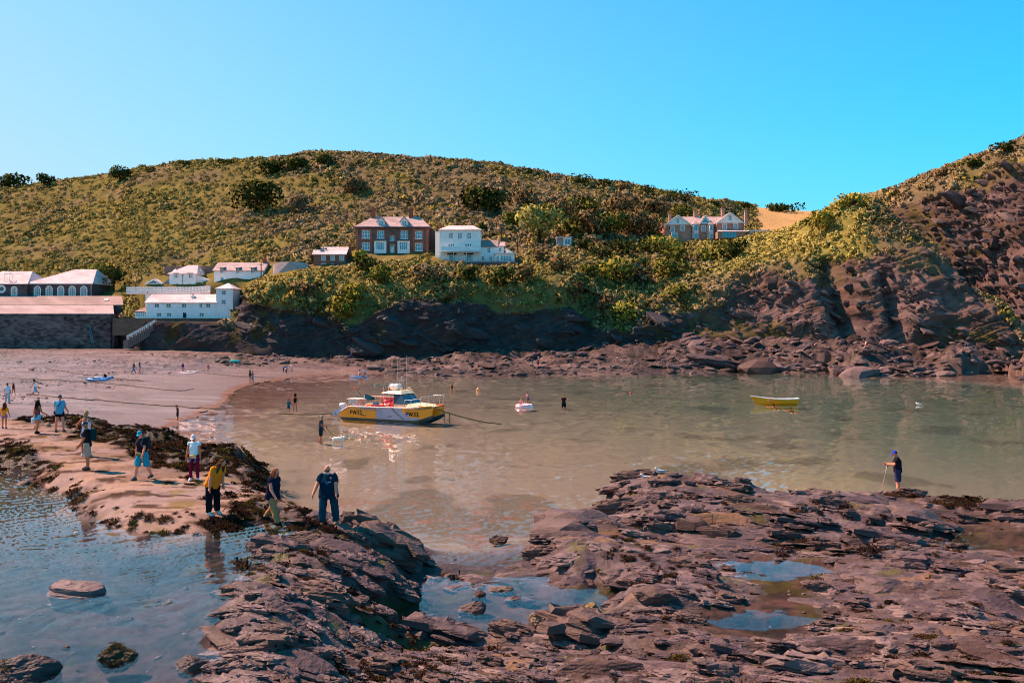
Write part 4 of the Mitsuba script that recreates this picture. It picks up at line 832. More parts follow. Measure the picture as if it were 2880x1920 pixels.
class House:
    def __init__(s, name, label, dx0, dx1, yb, ye, Z, depth, wall=WHITE, cat='house', holes=True, rough=.1, under=3.0, sub=1.2, group=None):
        s.s, s.dx0, s.yb, s.Z, s.d = Z / FL, dx0, yb, Z, depth
        s.o = PX(dx0, yb, Z); s.w = (dx1 - dx0) * s.s; s.h = (yb - ye) * s.s
        s.M = mat(s.o); s.t = thing(name, label, cat, group); s.cut = []; s.wallcol, s.rough, s.under, s.sub = wall, rough, under, sub
        s.extra = []
    def X(s, dx): return (dx - s.dx0) * s.s
    def Zc(s, dy, back=0.0):
        return (EYE - (dy - HY) / FL * (s.Z + back)) - s.o[2]
    def put(s, name, mesh, col, bsdf='m_matte', parent=None, smooth=False):
        return put(name, mesh, col, bsdf, parent or s.t, smooth, s.M)
    def win(s, dx, y0, y1, w, nx=2, ny=2, arch=False, surround=None, frame=WOODW, glass=GLASS, name='window', cut=True, y=0.0, sill=True):
        """a window whose glass lies back in its opening"""
        cx, z0, z1, ww = s.X(dx), s.Zc(y1), s.Zc(y0), w * s.s
        op = opening(cx, z0, z1, ww, arch)
        if cut: s.cut.append(op)
        b = max(.07, .07 * ww); bars = op.difference(op.buffer(-b))
        for i in range(1, nx): bars = bars.union(shapely.box(cx - ww / 2 + ww * i / nx - b * .4, z0, cx - ww / 2 + ww * i / nx + b * .4, z1).intersection(op))
        for i in range(1, ny): bars = bars.union(shapely.box(cx - ww / 2, z0 + (z1 - z0) * i / ny - b * .4, cx + ww / 2, z0 + (z1 - z0) * i / ny + b * .4).intersection(op))
        parts = [extr(bars, y + .07, y + .15)]
        if surround is not None:
            ring = op.buffer(surround * s.s, join_style='mitre' if not arch else 'round').difference(op)
            ring = ring.intersection(shapely.box(cx - 9, z0, cx + 9, z1 + 9)); parts.append(extr(ring, y - .04, y + .05))
        if sill: parts.append(box(cx - ww / 2 - .12, cx + ww / 2 + .12, y - .09, y + .06, z0 - .10, z0 - .004))
        k = s.put(name, cat_(*parts), frame)
        s.put('pane', extr(op.buffer(-.02), y + .155, y + .18), glass, 'm_pane', k)
        return k
    def walls(s, gable=None, back_h=None, name='wall'):
        """front with openings, sides and back; gable: ridge height for end walls that run up to it"""
        t = .28; w, d, h, u = s.w, s.d, s.h, s.under
        front = shapely.box(0, -u, w, h)
        if s.extra: front = shapely.union_all([front] + s.extra)
        if s.cut: front = front.difference(shapely.union_all(s.cut))
        side = sg.Polygon([(t, -u), (d, -u), (d, h), (d / 2, gable), (t, h + (gable - h) * t / (d / 2))]) if gable else shapely.box(t, -u, d, h)
        sm = extr(side, 0, t); v = sm.vertices
        left = (np.column_stack([v[:, 1], v[:, 0], v[:, 2]]), sm.faces[:, ::-1]); right = (np.column_stack([w - t + v[:, 1], v[:, 0], v[:, 2]]), sm.faces[:, ::-1])
        m, c = mottled(cat_(extr(front, 0, t), left, right, box(t, w - t, d - t, d, -u, h)), s.wallcol, s.rough, seed=int(s.dx0), sub=s.sub)
        return s.put(name, m, c)
    def hip(s, yr, rx0, rx1, col=SLATE, over=.35, name='roof', amt=.26):
        z, zr, d = s.h, s.Zc(yr, s.d / 2), s.d
        m = hull([(-over, -over, z), (s.w + over, -over, z), (-over, d + over, z), (s.w + over, d + over, z), (-over, -over, z + .12), (s.w + over, -over, z + .12), (-over, d + over, z + .12), (s.w + over, d + over, z + .12), (s.X(rx0), d / 2, zr), (s.X(rx1), d / 2, zr)])
        m, c = mottled(m, col, amt, .9, 2.6, int(s.dx0) + 3, sub=.55)
        return s.put(name, m, c)
    def gable(s, yr, col=SLATE, over=.3, name='roof', x0=None, x1=None, amt=.26):
        zr, d, z = s.Zc(yr, s.d / 2), s.d, s.h; x0 = -over if x0 is None else x0; x1 = s.w + over if x1 is None else x1
        k = (zr - z) / (d / 2) * over
        a = quadslab([(x0, -over, z - k + .12), (x1, -over, z - k + .12), (x1, d / 2, zr + .12), (x0, d / 2, zr + .12)], .16)
        b = quadslab([(x0, d + over, z - k + .12), (x1, d + over, z - k + .12), (x1, d / 2, zr + .118), (x0, d / 2, zr + .118)], .16)
        m, c = mottled(cat_(a, b), col, amt, .9, 2.6, int(s.dx0) + 5, sub=.55)
        return s.put(name, m, c)
    def front_gable(s, dxa, dxb, ypk, col=SLATE, out=.35, panel=None, base=None, name='roof', back=None):
        """a gable that looks out over the front: two roof planes running back, and its panel"""
        xa, xb = s.X(dxa), s.X(dxb); xm = (xa + xb) / 2; zb = s.h if base is None else base; zp = s.Zc(ypk); bk = s.d if back is None else back
        ov = .25; k = (zp - zb) / (xm - xa) * ov
        m, c = mottled(cat_(quadslab([(xa - ov, -out, zb - k + .1), (xa - ov, bk, zb - k + .1), (xm, bk, zp + .1), (xm, -out, zp + .1)], .14), quadslab([(xb + ov, -out, zb - k + .1), (xb + ov, bk, zb - k + .1), (xm, bk, zp + .098), (xm, -out, zp + .098)], .14)), col, .14, .9, 2.2, 3, sub=1.0)
        r = s.put(name, m, c)
        if panel is not None:
            tri = sg.Polygon([(xa + .05, zb), (xb - .05, zb), (xm, zp - .06)])
            s.put('gable_panel', extr(tri.difference(shapely.union_all(s.cut)) if s.cut else tri, -.12, .1), panel)
            edge = sg.Polygon([(xa - ov, zb - k), (xm, zp), (xb + ov, zb - k), (xb + ov, zb - k - .25), (xm, zp - .3), (xa - ov, zb - k - .25)])
            s.put('barge_board', extr(edge, -out - .03, -out + .06), WOODW)
        return r
    def chimney(s, dx, y0, y1, w, back, col=BRICK, pots=2, parent=None, dd=.8):
        sc = (s.Z + back) / FL; x = (dx - CX) * sc - s.o[0]; z0, z1, ww = s.Zc(y1, back), s.Zc(y0, back), w * sc
        m = [box(x - ww / 2, x + ww / 2, back - dd / 2, back + dd / 2, z0 - 1.2, z1), box(x - ww / 2 - .08, x + ww / 2 + .08, back - dd / 2 - .08, back + dd / 2 + .08, z1, z1 + .15)]
        k = s.put('chimney', cat_(*m), col, parent=parent)
        s.put('chimney_pot', cat_(*[trimesh.creation.cylinder(.12, .5, sections=8, transform=mat((x - ww / 2 + ww * (i + .5) / pots, back, z1 + .38))) for i in range(pots)]), lin(176, 120, 96), parent=k)
    def box(s, name, dx0, dx1, y0, y1, d0, d1, col, bsdf='m_matte', parent=None):
        return s.put(name, box(s.X(dx0), s.X(dx1), d0, d1, s.Zc(y1), s.Zc(y0)), col, bsdf, parent)

# -- the stone hall with arched windows, and its neighbour
h = House('stone_hall', 'long dark stone hall with five white arched windows and pale hipped roof', 64, 211, 700, 652, 192, 11.6, STONED * 1.25, 'hall', rough=.5, under=6)
for dx in (86, 113, 139.5, 166, 192.5): h.win(dx, 658, 680, 12.5, 3, 4, True, 1.9, glass=lin(120, 112, 104))
h.walls(); h.hip(618.5, 142, 194, SLATE)
h.put('drain_pipe', tube([(h.w - .12, -.1, -2), (h.w - .12, -.1, h.h)], .07), lin(190, 180, 176)); h.put('gutter', box(-.4, h.w + .4, -.46, -.34, h.h - .14, h.h + .02), lin(200, 190, 186))
h = House('stone_hall', 'stone hall at the far left with one round and one arched window', -60, 62, 700, 653, 191, 11.6, STONED * 1.25, 'hall', rough=.5, under=6)
h.win(32.5, 659, 679, 11, 3, 4, True, 1.9, glass=lin(120, 112, 104)); 
h.cut.append(sg.Point(h.X(4), h.Zc(663.5)).buffer(.55, 12)); pc = sg.Point(h.X(4), h.Zc(663.5))
k = h.put('window', cat_(extr(pc.buffer(.85, 12).difference(pc.buffer(.5, 12)), -.04, .1)), WOODW); h.put('pane', extr(pc.buffer(.52, 12), .15, .18), GLASS, 'm_pane', k)
h.walls(); rf = h.hip(623, -30, 41, SLATE)
x_, z_ = h.X(12), h.Zc(650)
h.put('roof_lantern', cat_(*[tube([(x_ + a, 1.2 + b, z_ + .4), (x_ + a, 1.2 + b, z_ + 2.0)], .05) for a in (-.6, .6) for b in (-.5, .5)], tube([(x_ - .6, .7, z_ + 2), (x_ + .6, .7, z_ + 2), (x_ + .6, 1.7, z_ + 2), (x_ - .6, 1.7, z_ + 2), (x_ - .6, .7, z_ + 2)], .05), tube([(x_ - .6, .7, z_ + 2), (x_, 1.2, z_ + 2.6), (x_ + .6, 1.7, z_ + 2)], .05)), OFFW, parent=rf)
# -- fish cellar behind the harbour wall
c0, c1 = PX(-330, 720, 180), PX(259, 720, 180)
fc_ = thing('fish_cellar', 'low fish cellar with two long weathered slate roofs on the harbour wall', 'building')
L_, zE = c1[0] - c0[0], c0[2]; Mx = mat((c0[0], 180, 0))
def slopes(name, x0, x1, x2, x3, ya, za, yb_, zb, col, seed):
    m = quadslab([(x0, ya, za), (x1, ya, za), (x2, yb_, zb), (x3, yb_, zb)], .2); m, c = mottled(m, col, .28, .5, 1.2, seed, sub=.8); return put(name, m, c, 'm_matte', fc_, False, Mx)
slopes('lower_roof', -1, L_ + .4, L_ - 2.0, -1, -.3, zE, 4.6, 11.85, SLATE2, 31)
up = slopes('upper_roof', -1, L_ + .0, L_ - 2.6, -1, 4.9, 11.95, 10.2, 13.95, SLATE3 * 1.15, 33)
put('skylight', quadslab([(L_ - 5.2, 7.2, 13.02), (L_ - 4.3, 7.2, 13.02), (L_ - 4.3, 7.9, 13.29), (L_ - 5.2, 7.9, 13.29)], .05), WHITE, 'm_paint', up, False, Mx)
m, c = mottled(cat_(box(-1, L_ - .3, 4.7, 5.0, 5, 11.8), box(L_ - 2.8, L_ - 2.5, 5.0, 10, 5, 12), box(-1, L_ - .4, .1, .4, 8, zE - .2), box(L_ - .7, L_ - .4, .4, 4.7, 8, zE - .1)), STONED, .3, seed=5, sub=1.2)
put('wall', m, c, 'm_matte', fc_, False, Mx)
m, c = mottled(cat_(box(-1, L_ - .2, -.6, .1, 0, zE - .28), box(L_ - .9, L_ + .2, .1, 9, 0, zE - .5)), lin(96, 84, 82), 1.0, 1.5, 3.0, 41, sub=.45)
put('harbour_wall', m, c, 'm_matte', None, False, Mx, 'tall dark stone harbour wall between the beach and the fish cellar', 'wall')
put('ladder', cat_(*[tube([PX(dx, 748, 179.3), PX(dx + 8, 788, 178.6)], .06) for dx in (204, 207.5)], *[tube([PX(204 + 8 * t, 748 + 40 * t, 179.3), PX(207.5 + 8 * t, 748 + 40 * t, 179.3)], .035, 5) for t in np.linspace(.05, .95, 14)]), lin(70, 128, 142), 'm_metal', label='blue green ladder leaning against the harbour wall', cat='ladder')
# -- white cottages
h = House('white_cottage', 'long low white cottage on the harbour edge joined to the square tower', 336, 496, 730, 694.5, 178, 6.5, WHITE, sub=2)
for dx in (360, 387, 422.5, 461, 478): h.win(dx, 697, 706.5, 11 if dx != 461 else 7, 2, 2, glass=lin(40, 44, 52))
for dx in (365, 388, 463): h.win(dx, 718.5, 727, 11, 2, 2, glass=lin(40, 44, 52))
dcx = h.X(424); h.cut.append(opening(dcx, h.Zc(730), h.Zc(718), 8 * h.s)); h.put('door', extr(opening(dcx, h.Zc(730), h.Zc(718), 8 * h.s), .12, .2), lin(52, 56, 66))
h.walls(gable=h.Zc(677, 3.25)); rf = h.gable(677, SLATE, amt=.3)
h.chimney(443.5, 681, 693, 6, 2.0, WHITE, 1, rf); h.chimney(339, 677, 692, 6, 3.2, WHITE, 1, rf)
h = House('conservatory', 'white glazed lean-to at the left end of the long cottage', 310, 335.5, 729, 715, 178.5, 4, WHITE, 'conservatory')
for i in range(5): h.win(314.5 + 4.8 * i, 716.5, 727, 4.0, 1, 2, glass=lin(150, 160, 165), sill=False)
h.walls(); m, c = mottled(quadslab([(-.2, -.2, h.h), (h.w, -.2, h.h), (h.w, 4, h.Zc(701, 4)), (1.6, 4, h.Zc(701, 4))], .15), SLATE3, .2, sub=.8); h.put('roof', m, c)
h = House('white_tower', 'square white tower house at the cliff edge with pyramid roof', 496.3, 535, 716, 664, 178, 5, WHITE, sub=2, under=5)
for y in (667, 688.5): h.win(514, y, y + 10, 10, 2, 2, glass=lin(40, 44, 52))
h.walls(); h.hip(650, 515, 516, SLATE, over=.25)
h = House('white_cottage', 'white cottage with two dormers above the picket fence', 389, 450, 663, 630, 186, 6, WHITE, sub=2)
for dx in (404.5, 437.5): h.win(dx, 627.5, 638, 7.5, 2, 3, glass=lin(50, 54, 62), cut=False, y=-.25); h.cut += [opening(h.X(dx), h.Zc(638), h.h + .01, 6 * h.s)]
for dx in (408, 434): h.win(dx, 651, 658, 6, 2, 2, glass=lin(60, 64, 70))
h.walls(gable=h.Zc(609, 3) * .6 + h.h * .4); rf = h.hip(609, 420, 444, SLATE)
h.put('dormer_roof', cat_(*[quadslab([(h.X(dx - 6), -.5, h.Zc(626.5)), (h.X(dx + 6), -.5, h.Zc(626.5)), (h.X(dx + 6), 1.9, h.Zc(623)), (h.X(dx - 6), 1.9, h.Zc(623))], .12) for dx in (404.5, 437.5)]), SLATE, parent=rf)
h.put('drain_pipe', tube([(h.X(420), -.08, 0), (h.X(420), -.08, h.h)], .05), lin(80, 84, 90))
h.put('side_wing', cat_(box(h.w, h.w + 36 * h.s, .4, 5, -2, h.h * .55), hull([(h.w, .2, h.h * .55), (h.w, 5.2, h.h * .55), (h.w, .2, h.h * .95), (h.w, 5.2, h.h * .95), (h.w + 37 * h.s, .2, h.h * .55), (h.w + 37 * h.s, 5.2, h.h * .55)])), OFFW)
h.put('lean_to', cat_(box(-17 * h.s, 0, .3, 4, -2, h.h * .3), hull([(0, .3, h.h * .3), (0, 4, h.h * .3), (0, .3, h.h * .8), (0, 4, h.h * .8), (-17 * h.s, .3, h.h * .3), (-17 * h.s, 4, h.h * .3)])), lin(110, 130, 142))
h.win(464, 641, 648, 5, 2, 2, cut=False, y=.12, glass=lin(60, 64, 70))
h = House('garden_room', 'small white gabled garden room at the left end of the picket fence', 337, 371, 659, 650, 186, 4, WHITE, 'garden room')
for i in range(6): h.win(340.5 + 5.4 * i, 651.5, 658, 4.4, 1, 1, sill=False, glass=lin(130, 145, 155))
h.walls(); h.front_gable(337, 371, 641, SLATE, panel=lin(90, 120, 135))
h = House('white_cottage', 'white cottage with three small dormers and a teal door, right of the picket fence', 492, 604, 649, 621, 185, 6.6, WHITE, sub=2)
for dx in (509, 545.5, 580): h.win(dx, 615, 627, 7.5, 2, 2, cut=False, y=-.2, glass=lin(50, 54, 62)); h.cut += [opening(h.X(dx), h.Zc(627), h.h + .01, 6 * h.s)]
for dx in (545, 582): h.win(dx, 638, 646, 7, 2, 2, glass=lin(50, 54, 62))
h.cut.append(opening(h.X(510), h.Zc(648.5), h.Zc(637), 7 * h.s)); h.put('door', extr(opening(h.X(510), h.Zc(648.5), h.Zc(637), 7 * h.s), .12, .2), lin(120, 176, 190))
h.walls(gable=h.Zc(604, 3.3)); rf = h.gable(604, SLATE2 * 1.1)
h.put('dormer_roof', cat_(*[quadslab([(h.X(dx - 6), -.45, h.Zc(614.3)), (h.X(dx + 6), -.45, h.Zc(614.3)), (h.X(dx + 6), 1.7, h.Zc(611)), (h.X(dx - 6), 1.7, h.Zc(611))], .12) for dx in (509, 545.5, 580)]), SLATE2, parent=rf)
h.chimney(608, 597, 606, 6, 3.3, BRICK, 2, rf)
pf = thing('picket_fence', 'white picket fence along the lane below the dormer cottages', 'fence')
for i, dx in enumerate(np.linspace(292, 482, 58)):
    b = PX(dx, 667 - 2.5 * (dx > 440) * (dx - 440) / 40, 183.4)
    put('slat', box(b[0] - .10, b[0] + .10, b[1] - .03, b[1] + .03, b[2] - .6, b[2] + .75), WHITE, parent=pf)
put('rail', cat_(*[tube([PX(290, 667.5 - 9 * k, 183.5), PX(440, 667.5 - 9 * k, 183.5), PX(482, 664.5 - 9 * k, 183.5)], .06, 4) for k in (.25, .8)]), WHITE, parent=pf)
put('lane_wall', mottled(box(*(PX(290, 0, 183.8)[0], PX(482, 0, 183.8)[0]), 183.8, 184.3, PX(0, 676, 184)[2], PX(0, 666, 184)[2]), OFFW, .12, sub=1.5)[0], OFFW * .8, label='low pale wall under the picket fence', cat='wall')
m, c = mottled(box(PX(378, 0, 191)[0], PX(494, 0, 191)[0], 191, 191.6, PX(0, 650, 191)[2], PX(0, 611, 191)[2]), lin(128, 104, 98), .3, seed=51, sub=.9); put('garden_wall', m, c, label='brown stone retaining wall behind the dormer cottage', cat='wall')
q = [PX(dx, 640, 181.5) for dx in np.linspace(627, 707, 14)]; top = [PX(dx, 601 + 5 * abs((dx - 667) / 40) ** 4 + (4 if dx < 630 else 0), 181.8 + .03 * abs(dx - 667)) for dx in np.linspace(627, 707, 14)]
m, c = mottled(hull(np.concatenate([q, top, np.array(q) + [0, 1, 0], np.array(top) + [0, 1.2, 0]])), lin(168, 150, 146), .3, seed=53, sub=.7); put('garden_wall', m, c, label='pale rubble retaining wall left of the small stone cottage', cat='wall')
m, c = mottled(box(PX(262, 0, 176.5)[0], PX(545, 0, 176.5)[0], 175.8, 176.4, PX(0, 770, 176)[2], PX(0, 731, 176)[2]), lin(104, 84, 74), .35, seed=55, sub=.9); put('terrace_wall', m, c, label='rough stone wall carrying the terrace of the long white cottage', cat='wall')
# steps with two white rails down to the beach
hr = thing('handrail', 'pair of white handrails on the steps from the cottage to the beach', 'handrail')
for o_ in (0, 3.2):
    put('rail', tube([PX(290 + o_, 773 + o_ * .6, 172.4), PX(357 + o_, 735 + o_ * .6, 175.2)], .075, 6), WHITE, 'm_paint', hr)
    put('post', cat_(*[tube([PX(290 + o_ + 67 * t, 773 + o_ * .6 - 38 * t, 172.4 + 2.8 * t), PX(290 + o_ + 67 * t, 773 + o_ * .6 - 38 * t, 172.4 + 2.8 * t) - [0, 0, .9]], .04, 5) for t in np.linspace(.03, .97, 8)]), WHITE, 'm_paint', hr)
st_ = thing('stone_steps', 'steep stone steps from the long white cottage down to the beach', 'steps')
for i, t in enumerate(np.linspace(0, 1, 16)):
    b = PX(291 + 67 * t, 782 - 38 * t, 172.6 + 2.8 * t); put('step', box(b[0] - .5, b[0] + .5, b[1] - .4, b[1] + 1.2, b[2] - 1.6, b[2]), lin(120, 100, 92), parent=st_)
# -- small stone cottage
h = House('stone_cottage', 'small red brown stone cottage with pale roof left of the big stone house', 720, 793, 615, 583.5, 184, 5.5, lin(132, 92, 80), rough=.35, sub=.7)
for dx in (743, 764, 785): h.win(dx, 586, 598, 8, 2, 3, surround=1.6, frame=lin(206, 190, 186), glass=lin(150, 160, 168))
h.win(743, 606, 616, 8, 2, 2, surround=1.6, frame=lin(206, 190, 186), glass=lin(150, 160, 168)); h.win(764, 605, 612, 8, 2, 2, glass=lin(60, 90, 100))
h.walls(gable=h.Zc(568.5, 2.75)); rf = h.gable(568.5, SLATE)
h.chimney(724, 561, 571, 6, 2.75, BRICK, 1, rf); h.chimney(804, 562, 571, 5, 2.75, BRICK, 1, rf)
# -- big stone house
h = House('stone_house', 'large double fronted stone house with brick trim, two dormers and white bays', 818, 984, 581, 522, 194, 9.5, lin(112, 92, 86), rough=.4, sub=.7)
up = [(840.5, 528.5, 547, 16.5), (874.5, 529.5, 547.5, 15.5), (928, 530, 548, 15.5), (962, 530.5, 548.5, 15.5)]
for dx, a, b, w in up + [(840.5, 556.5, 574.5, 17), (962, 558, 576, 16.5)]: h.win(dx, a, b, w, 3, 2, surround=None, glass=TEALG)
h.win(901, 542, 552, 9, 2, 1, glass=TEALG)
h.cut.append(opening(h.X(901), h.Zc(580.5), h.Zc(562), 9.5 * h.s)); k = h.put('door', cat_(extr(opening(h.X(901), h.Zc(580.5), h.Zc(562), 9.5 * h.s).difference(opening(h.X(901), h.Zc(567), h.Zc(563.5), 6 * h.s)), .12, .2)), WOODW)
h.put('pane', extr(opening(h.X(901), h.Zc(567), h.Zc(563.5), 6 * h.s), .14, .18), GLASS, 'm_pane', k)
h.walls()
br = [shapely.box(h.X(a), h.Zc(582), h.X(b), h.h) for a, b in ((818, 822.5), (851, 854.5), (949, 952), (979.5, 984))]
for dx, a, b, w in up: br.append(shapely.box(h.X(dx - w / 2 - 3), h.Zc(b + 2), h.X(dx + w / 2 + 3), h.Zc(a - 4)).difference(opening(h.X(dx), h.Zc(b), h.Zc(a), w * h.s + .04)))
for dx, a, b, w in [(840.5, 556.5, 574.5, 17), (962, 558, 576, 16.5), (901, 562, 580.5, 9.5), (901, 542, 552, 9)]: br.append(shapely.box(h.X(dx - w / 2 - 2.5), h.Zc(b), h.X(dx + w / 2 + 2.5), h.Zc(a - 3)).difference(opening(h.X(dx), h.Zc(b), h.Zc(a), w * h.s + .04)))
allw = shapely.union_all([opening(h.X(dx), h.Zc(b), h.Zc(a), w * h.s + .04) for dx, a, b, w in up + [(840.5, 556.5, 574.5, 17), (962, 558, 576, 16.5), (901, 562, 580.5, 9.5), (901, 542, 552, 9)]])
m, c = mottled(extr(shapely.union_all(br).difference(allw), -.05, -.003), lin(158, 98, 82), .2, sub=.8); h.put('brick_trim', m, c)
rf = h.hip(498, 849, 958, SLATE2 * .95, over=.45, amt=.3)
h.put('gutter', box(-.55, h.w + .55, -.58, -.45, h.h - .16, h.h + .03), lin(70, 70, 78))
for dx in (874.5, 928):          # bays and dormers
    b0, b1 = h.X(dx - 13.5), h.X(dx + 13.5)
    op = opening(h.X(dx), h.Zc(575), h.Zc(557), 19 * h.s)
    ky = h.put('bay', cat_(extr(shapely.box(b0, h.Zc(583), b1, h.Zc(553)).difference(op), -1.1, -.9), box(b0, b0 + .2, -.9, -.06, h.Zc(583), h.Zc(553)), box(b1 - .2, b1, -.9, -.06, h.Zc(583), h.Zc(553))), WHITE)
    h.put('roof', quadslab([(b0 - .2, -1.3, h.Zc(553)), (b1 + .2, -1.3, h.Zc(553)), (b1 - .3, -.06, h.Zc(549.6)), (b0 + .3, -.06, h.Zc(549.6))], .12), SLATE3 * .6, parent=ky)
    bars = op.difference(op.buffer(-.1)).union(shapely.union_all([shapely.box(h.X(dx) + o * h.s - .05, h.Zc(575), h.X(dx) + o * h.s + .05, h.Zc(557)) for o in (-5, 0, 5)])).union(shapely.box(h.X(dx - 9.5), h.Zc(563.5), h.X(dx + 9.5), h.Zc(562.8)))
    h.put('window', cat_(extr(bars, -1.04, -.97)), WOODW, parent=ky); h.put('pane', extr(op, -.96, -.93), TEALG, 'm_pane', ky)
    x0, x1, xm = h.X(dx - 8.5), h.X(dx + 8.5), h.X(dx); z0, z1, zp = h.Zc(517.5), h.Zc(507), h.Zc(497)
    op = shapely.box(x0 + .28, z0 + .12, x1 - .28, z1)
    kd = h.put('dormer', cat_(extr(sg.Polygon([(x0, z0), (x1, z0), (x1, z1), (xm, zp), (x0, z1)]).difference(op), .35, .55), box(x0, x0 + .1, .55, 3.2, z0, z1), box(x1 - .1, x1, .55, 3.2, z0, z1)), WHITE, parent=rf)
    h.put('window', extr(op.difference(op.buffer(-.08)).union(shapely.box(xm - .05, z0 + .1, xm + .05, z1)).union(shapely.box(x0 + .2, (z0 + z1) / 2, x1 - .2, (z0 + z1) / 2 + .08)), .42, .47), WOODW, parent=rf); h.put('dormer_pane', extr(op, .48, .5), TEALG, 'm_pane', rf)
    h.put('dormer_roof', cat_(quadslab([(x0 - .25, .1, z1 - .2), (x0 - .25, 4.2, z1 - .2), (xm, 4.2, zp + .1), (xm, .1, zp + .1)], .12), quadslab([(x1 + .25, .1, z1 - .2), (x1 + .25, 4.2, z1 - .2), (xm, 4.2, zp + .098), (xm, .1, zp + .098)], .12)), SLATE2, parent=rf)
h.chimney(857.5, 481, 503, 7.5, 4.75, BRICK * .9, 3, rf, 1.6); h.chimney(944, 482, 504, 7.5, 4.75, BRICK * .9, 3, rf, 1.6)
h.put('side_wing', cat_(box(h.w, h.w + 1.0, 3, 9, -2, h.h * .92), box(h.w - 4, h.w - 1, 9, 13, -2, h.h * 1.15)), lin(104, 84, 78))
m, c = mottled(hull([PX(826, 589, 192), PX(995, 585, 192), PX(985, 592, 189.5), PX(850, 604, 188.5), PX(826, 600, 192), PX(995, 600, 192), PX(985, 604, 189.5), PX(850, 612, 188.5)]), lin(150, 134, 76), .25, sub=.8); put('lawn', m, c * .55, label='sunlit lawn bank in front of the big stone house', cat='lawn', kind='structure')
# -- white hotel
h = House('white_hotel', 'tall white three storey house with balcony and hipped roof', 1010, 1104, 601, 529, 188.5, 8, WHITE, rough=.06, sub=2.5)
for dx in (1035.5, 1056.5, 1077.5): 
    for o in (-2.4, 2.4): h.win(dx + o, 534, 548.5, 4.3, 1, 2, True, glass=lin(52, 60, 70), sill=False)
for dx, n_ in ((1036.5, 3), (1075.5, 3)):
    for o in np.linspace(-5, 5, n_): h.win(dx + o, 559.5, 577, 4.4, 1, 3, True, glass=lin(60, 66, 76), sill=False)
for dx, w in ((1038.5, 14), (1076.5, 14)): h.win(dx, 585.5, 600.5, w, 2, 1, glass=TEALG, name='patio_door', sill=False)
for dx in (1019.5, 1057): h.win(dx, 560.5, 563.5, 3, 1, 1, glass=lin(60, 66, 76), sill=False)
h.walls(); rf = h.hip(518, 1028, 1084, SLATE, over=.3); h.chimney(1010.5, 514, 530, 5.5, 3, BRICK, 1, rf)
zb = h.Zc(578.5)
ky = h.put('balcony', cat_(box(h.X(1014), h.X(1104), -1.5, -.02, zb - .12, zb), *[box(h.X(dx) - .05, h.X(dx) + .05, -1.45, -1.35, -.3, zb - .12) for dx in (1015, 1043, 1072, 1103)]), OFFW)
h.put('railing', cat_(box(h.X(1014), h.X(1104), -1.5, -1.44, zb + 1.02, zb + 1.1), box(h.X(1014), h.X(1104), -1.49, -1.45, zb + .12, zb + .18), *[box(x - .025, x + .025, -1.49, -1.45, zb, zb + 1.05) for x in np.linspace(h.X(1014), h.X(1104), 40)]), WHITE, parent=ky)
h.put('balcony_glass', box(h.X(1014.5), h.X(1103.5), -1.44, -1.42, zb + .15, zb + 1.0), lin(200, 214, 220), 'm_pane', ky)
for dx in (1038.5, 1077): h.put('awning', quadslab([(h.X(dx - 11), -1.3, h.Zc(584.5)), (h.X(dx + 11), -1.3, h.Zc(584.5)), (h.X(dx + 11), -.05, h.Zc(582)), (h.X(dx - 11), -.05, h.Zc(582))], .1), lin(52, 56, 62))
h.put('side_return', box(-1.1, -.02, 1.5, 7.5, -2, h.h * .99), WHITE)
h = House('hotel_annexe', 'white two storey annexe with grey roof joined to the tall white house', 1104.3, 1141, 601, 566, 188.8, 6.5, WHITE, sub=2.5)
h.win(1122.5, 568.5, 580.5, 8, 2, 2, glass=lin(64, 76, 88)); h.win(1109.5, 588, 598.5, 6.5, 2, 1, glass=lin(64, 76, 88)); h.win(1127, 588.5, 601, 7, 2, 1, glass=TEALG)
h.walls(gable=h.Zc(552.5, 3.2)); h.gable(552.5, SLATE3)
h = House('hotel_annexe', 'narrow white annexe with a small pink roof, second from the tall white house', 1141.3, 1157, 601, 565, 189.5, 5, WHITE, sub=2.5)
h.win(1148.5, 569, 578.5, 7, 2, 2, glass=TEALG); h.walls(gable=h.Zc(557, 2.5)); h.gable(557, SLATE2)
h = House('sun_room', 'single storey white sun room with blue glass at the end of the annexes', 1138, 1182, 601.5, 583, 186.5, 4, WHITE, 'sun room', sub=2.5)
h.win(1162, 586, 600.8, 26, 4, 1, glass=TEALG, sill=False); h.win(1143, 588, 598, 6, 2, 1, glass=TEALG); h.walls()
h.put('roof', cat_(box(-.3, h.w + .3, -.3, 4.2, h.h, h.h + .22), hull([(h.w * .55, 1.5, h.h + .22), (h.w, 1.5, h.h + .22), (h.w * .55, 4, h.h + .22), (h.w, 4, h.h + .22), (h.w * .5, 1.5, h.h + 1.5), (h.w * .5, 4, h.h + 1.5)])), OFFW)
m, c = mottled(box(PX(1003, 0, 187)[0], PX(1188, 0, 187)[0], 185.2, 185.7, PX(0, 630, 187)[2], PX(0, 602.5, 187)[2]), lin(88, 84, 88), .25, seed=61, sub=1.0); put('terrace_wall', m, c, label='dark retaining wall under the terrace of the white hotel', cat='wall')
tr = thing('terrace_railing', 'thin dark railing along the terrace in front of the white hotel', 'railing')
put('rail', cat_(*[tube([PX(1010, 600 - 4.6 * k, 185.4), PX(1188, 600 - 4.6 * k, 185.4)], .035, 4) for k in (.4, 1)]), lin(80, 84, 90), 'm_paint', tr)
for dx in np.linspace(1010, 1188, 13): put('post', tube([PX(dx, 603, 185.4), PX(dx, 595, 185.4)], .04, 4), lin(80, 84, 90), 'm_paint', tr)
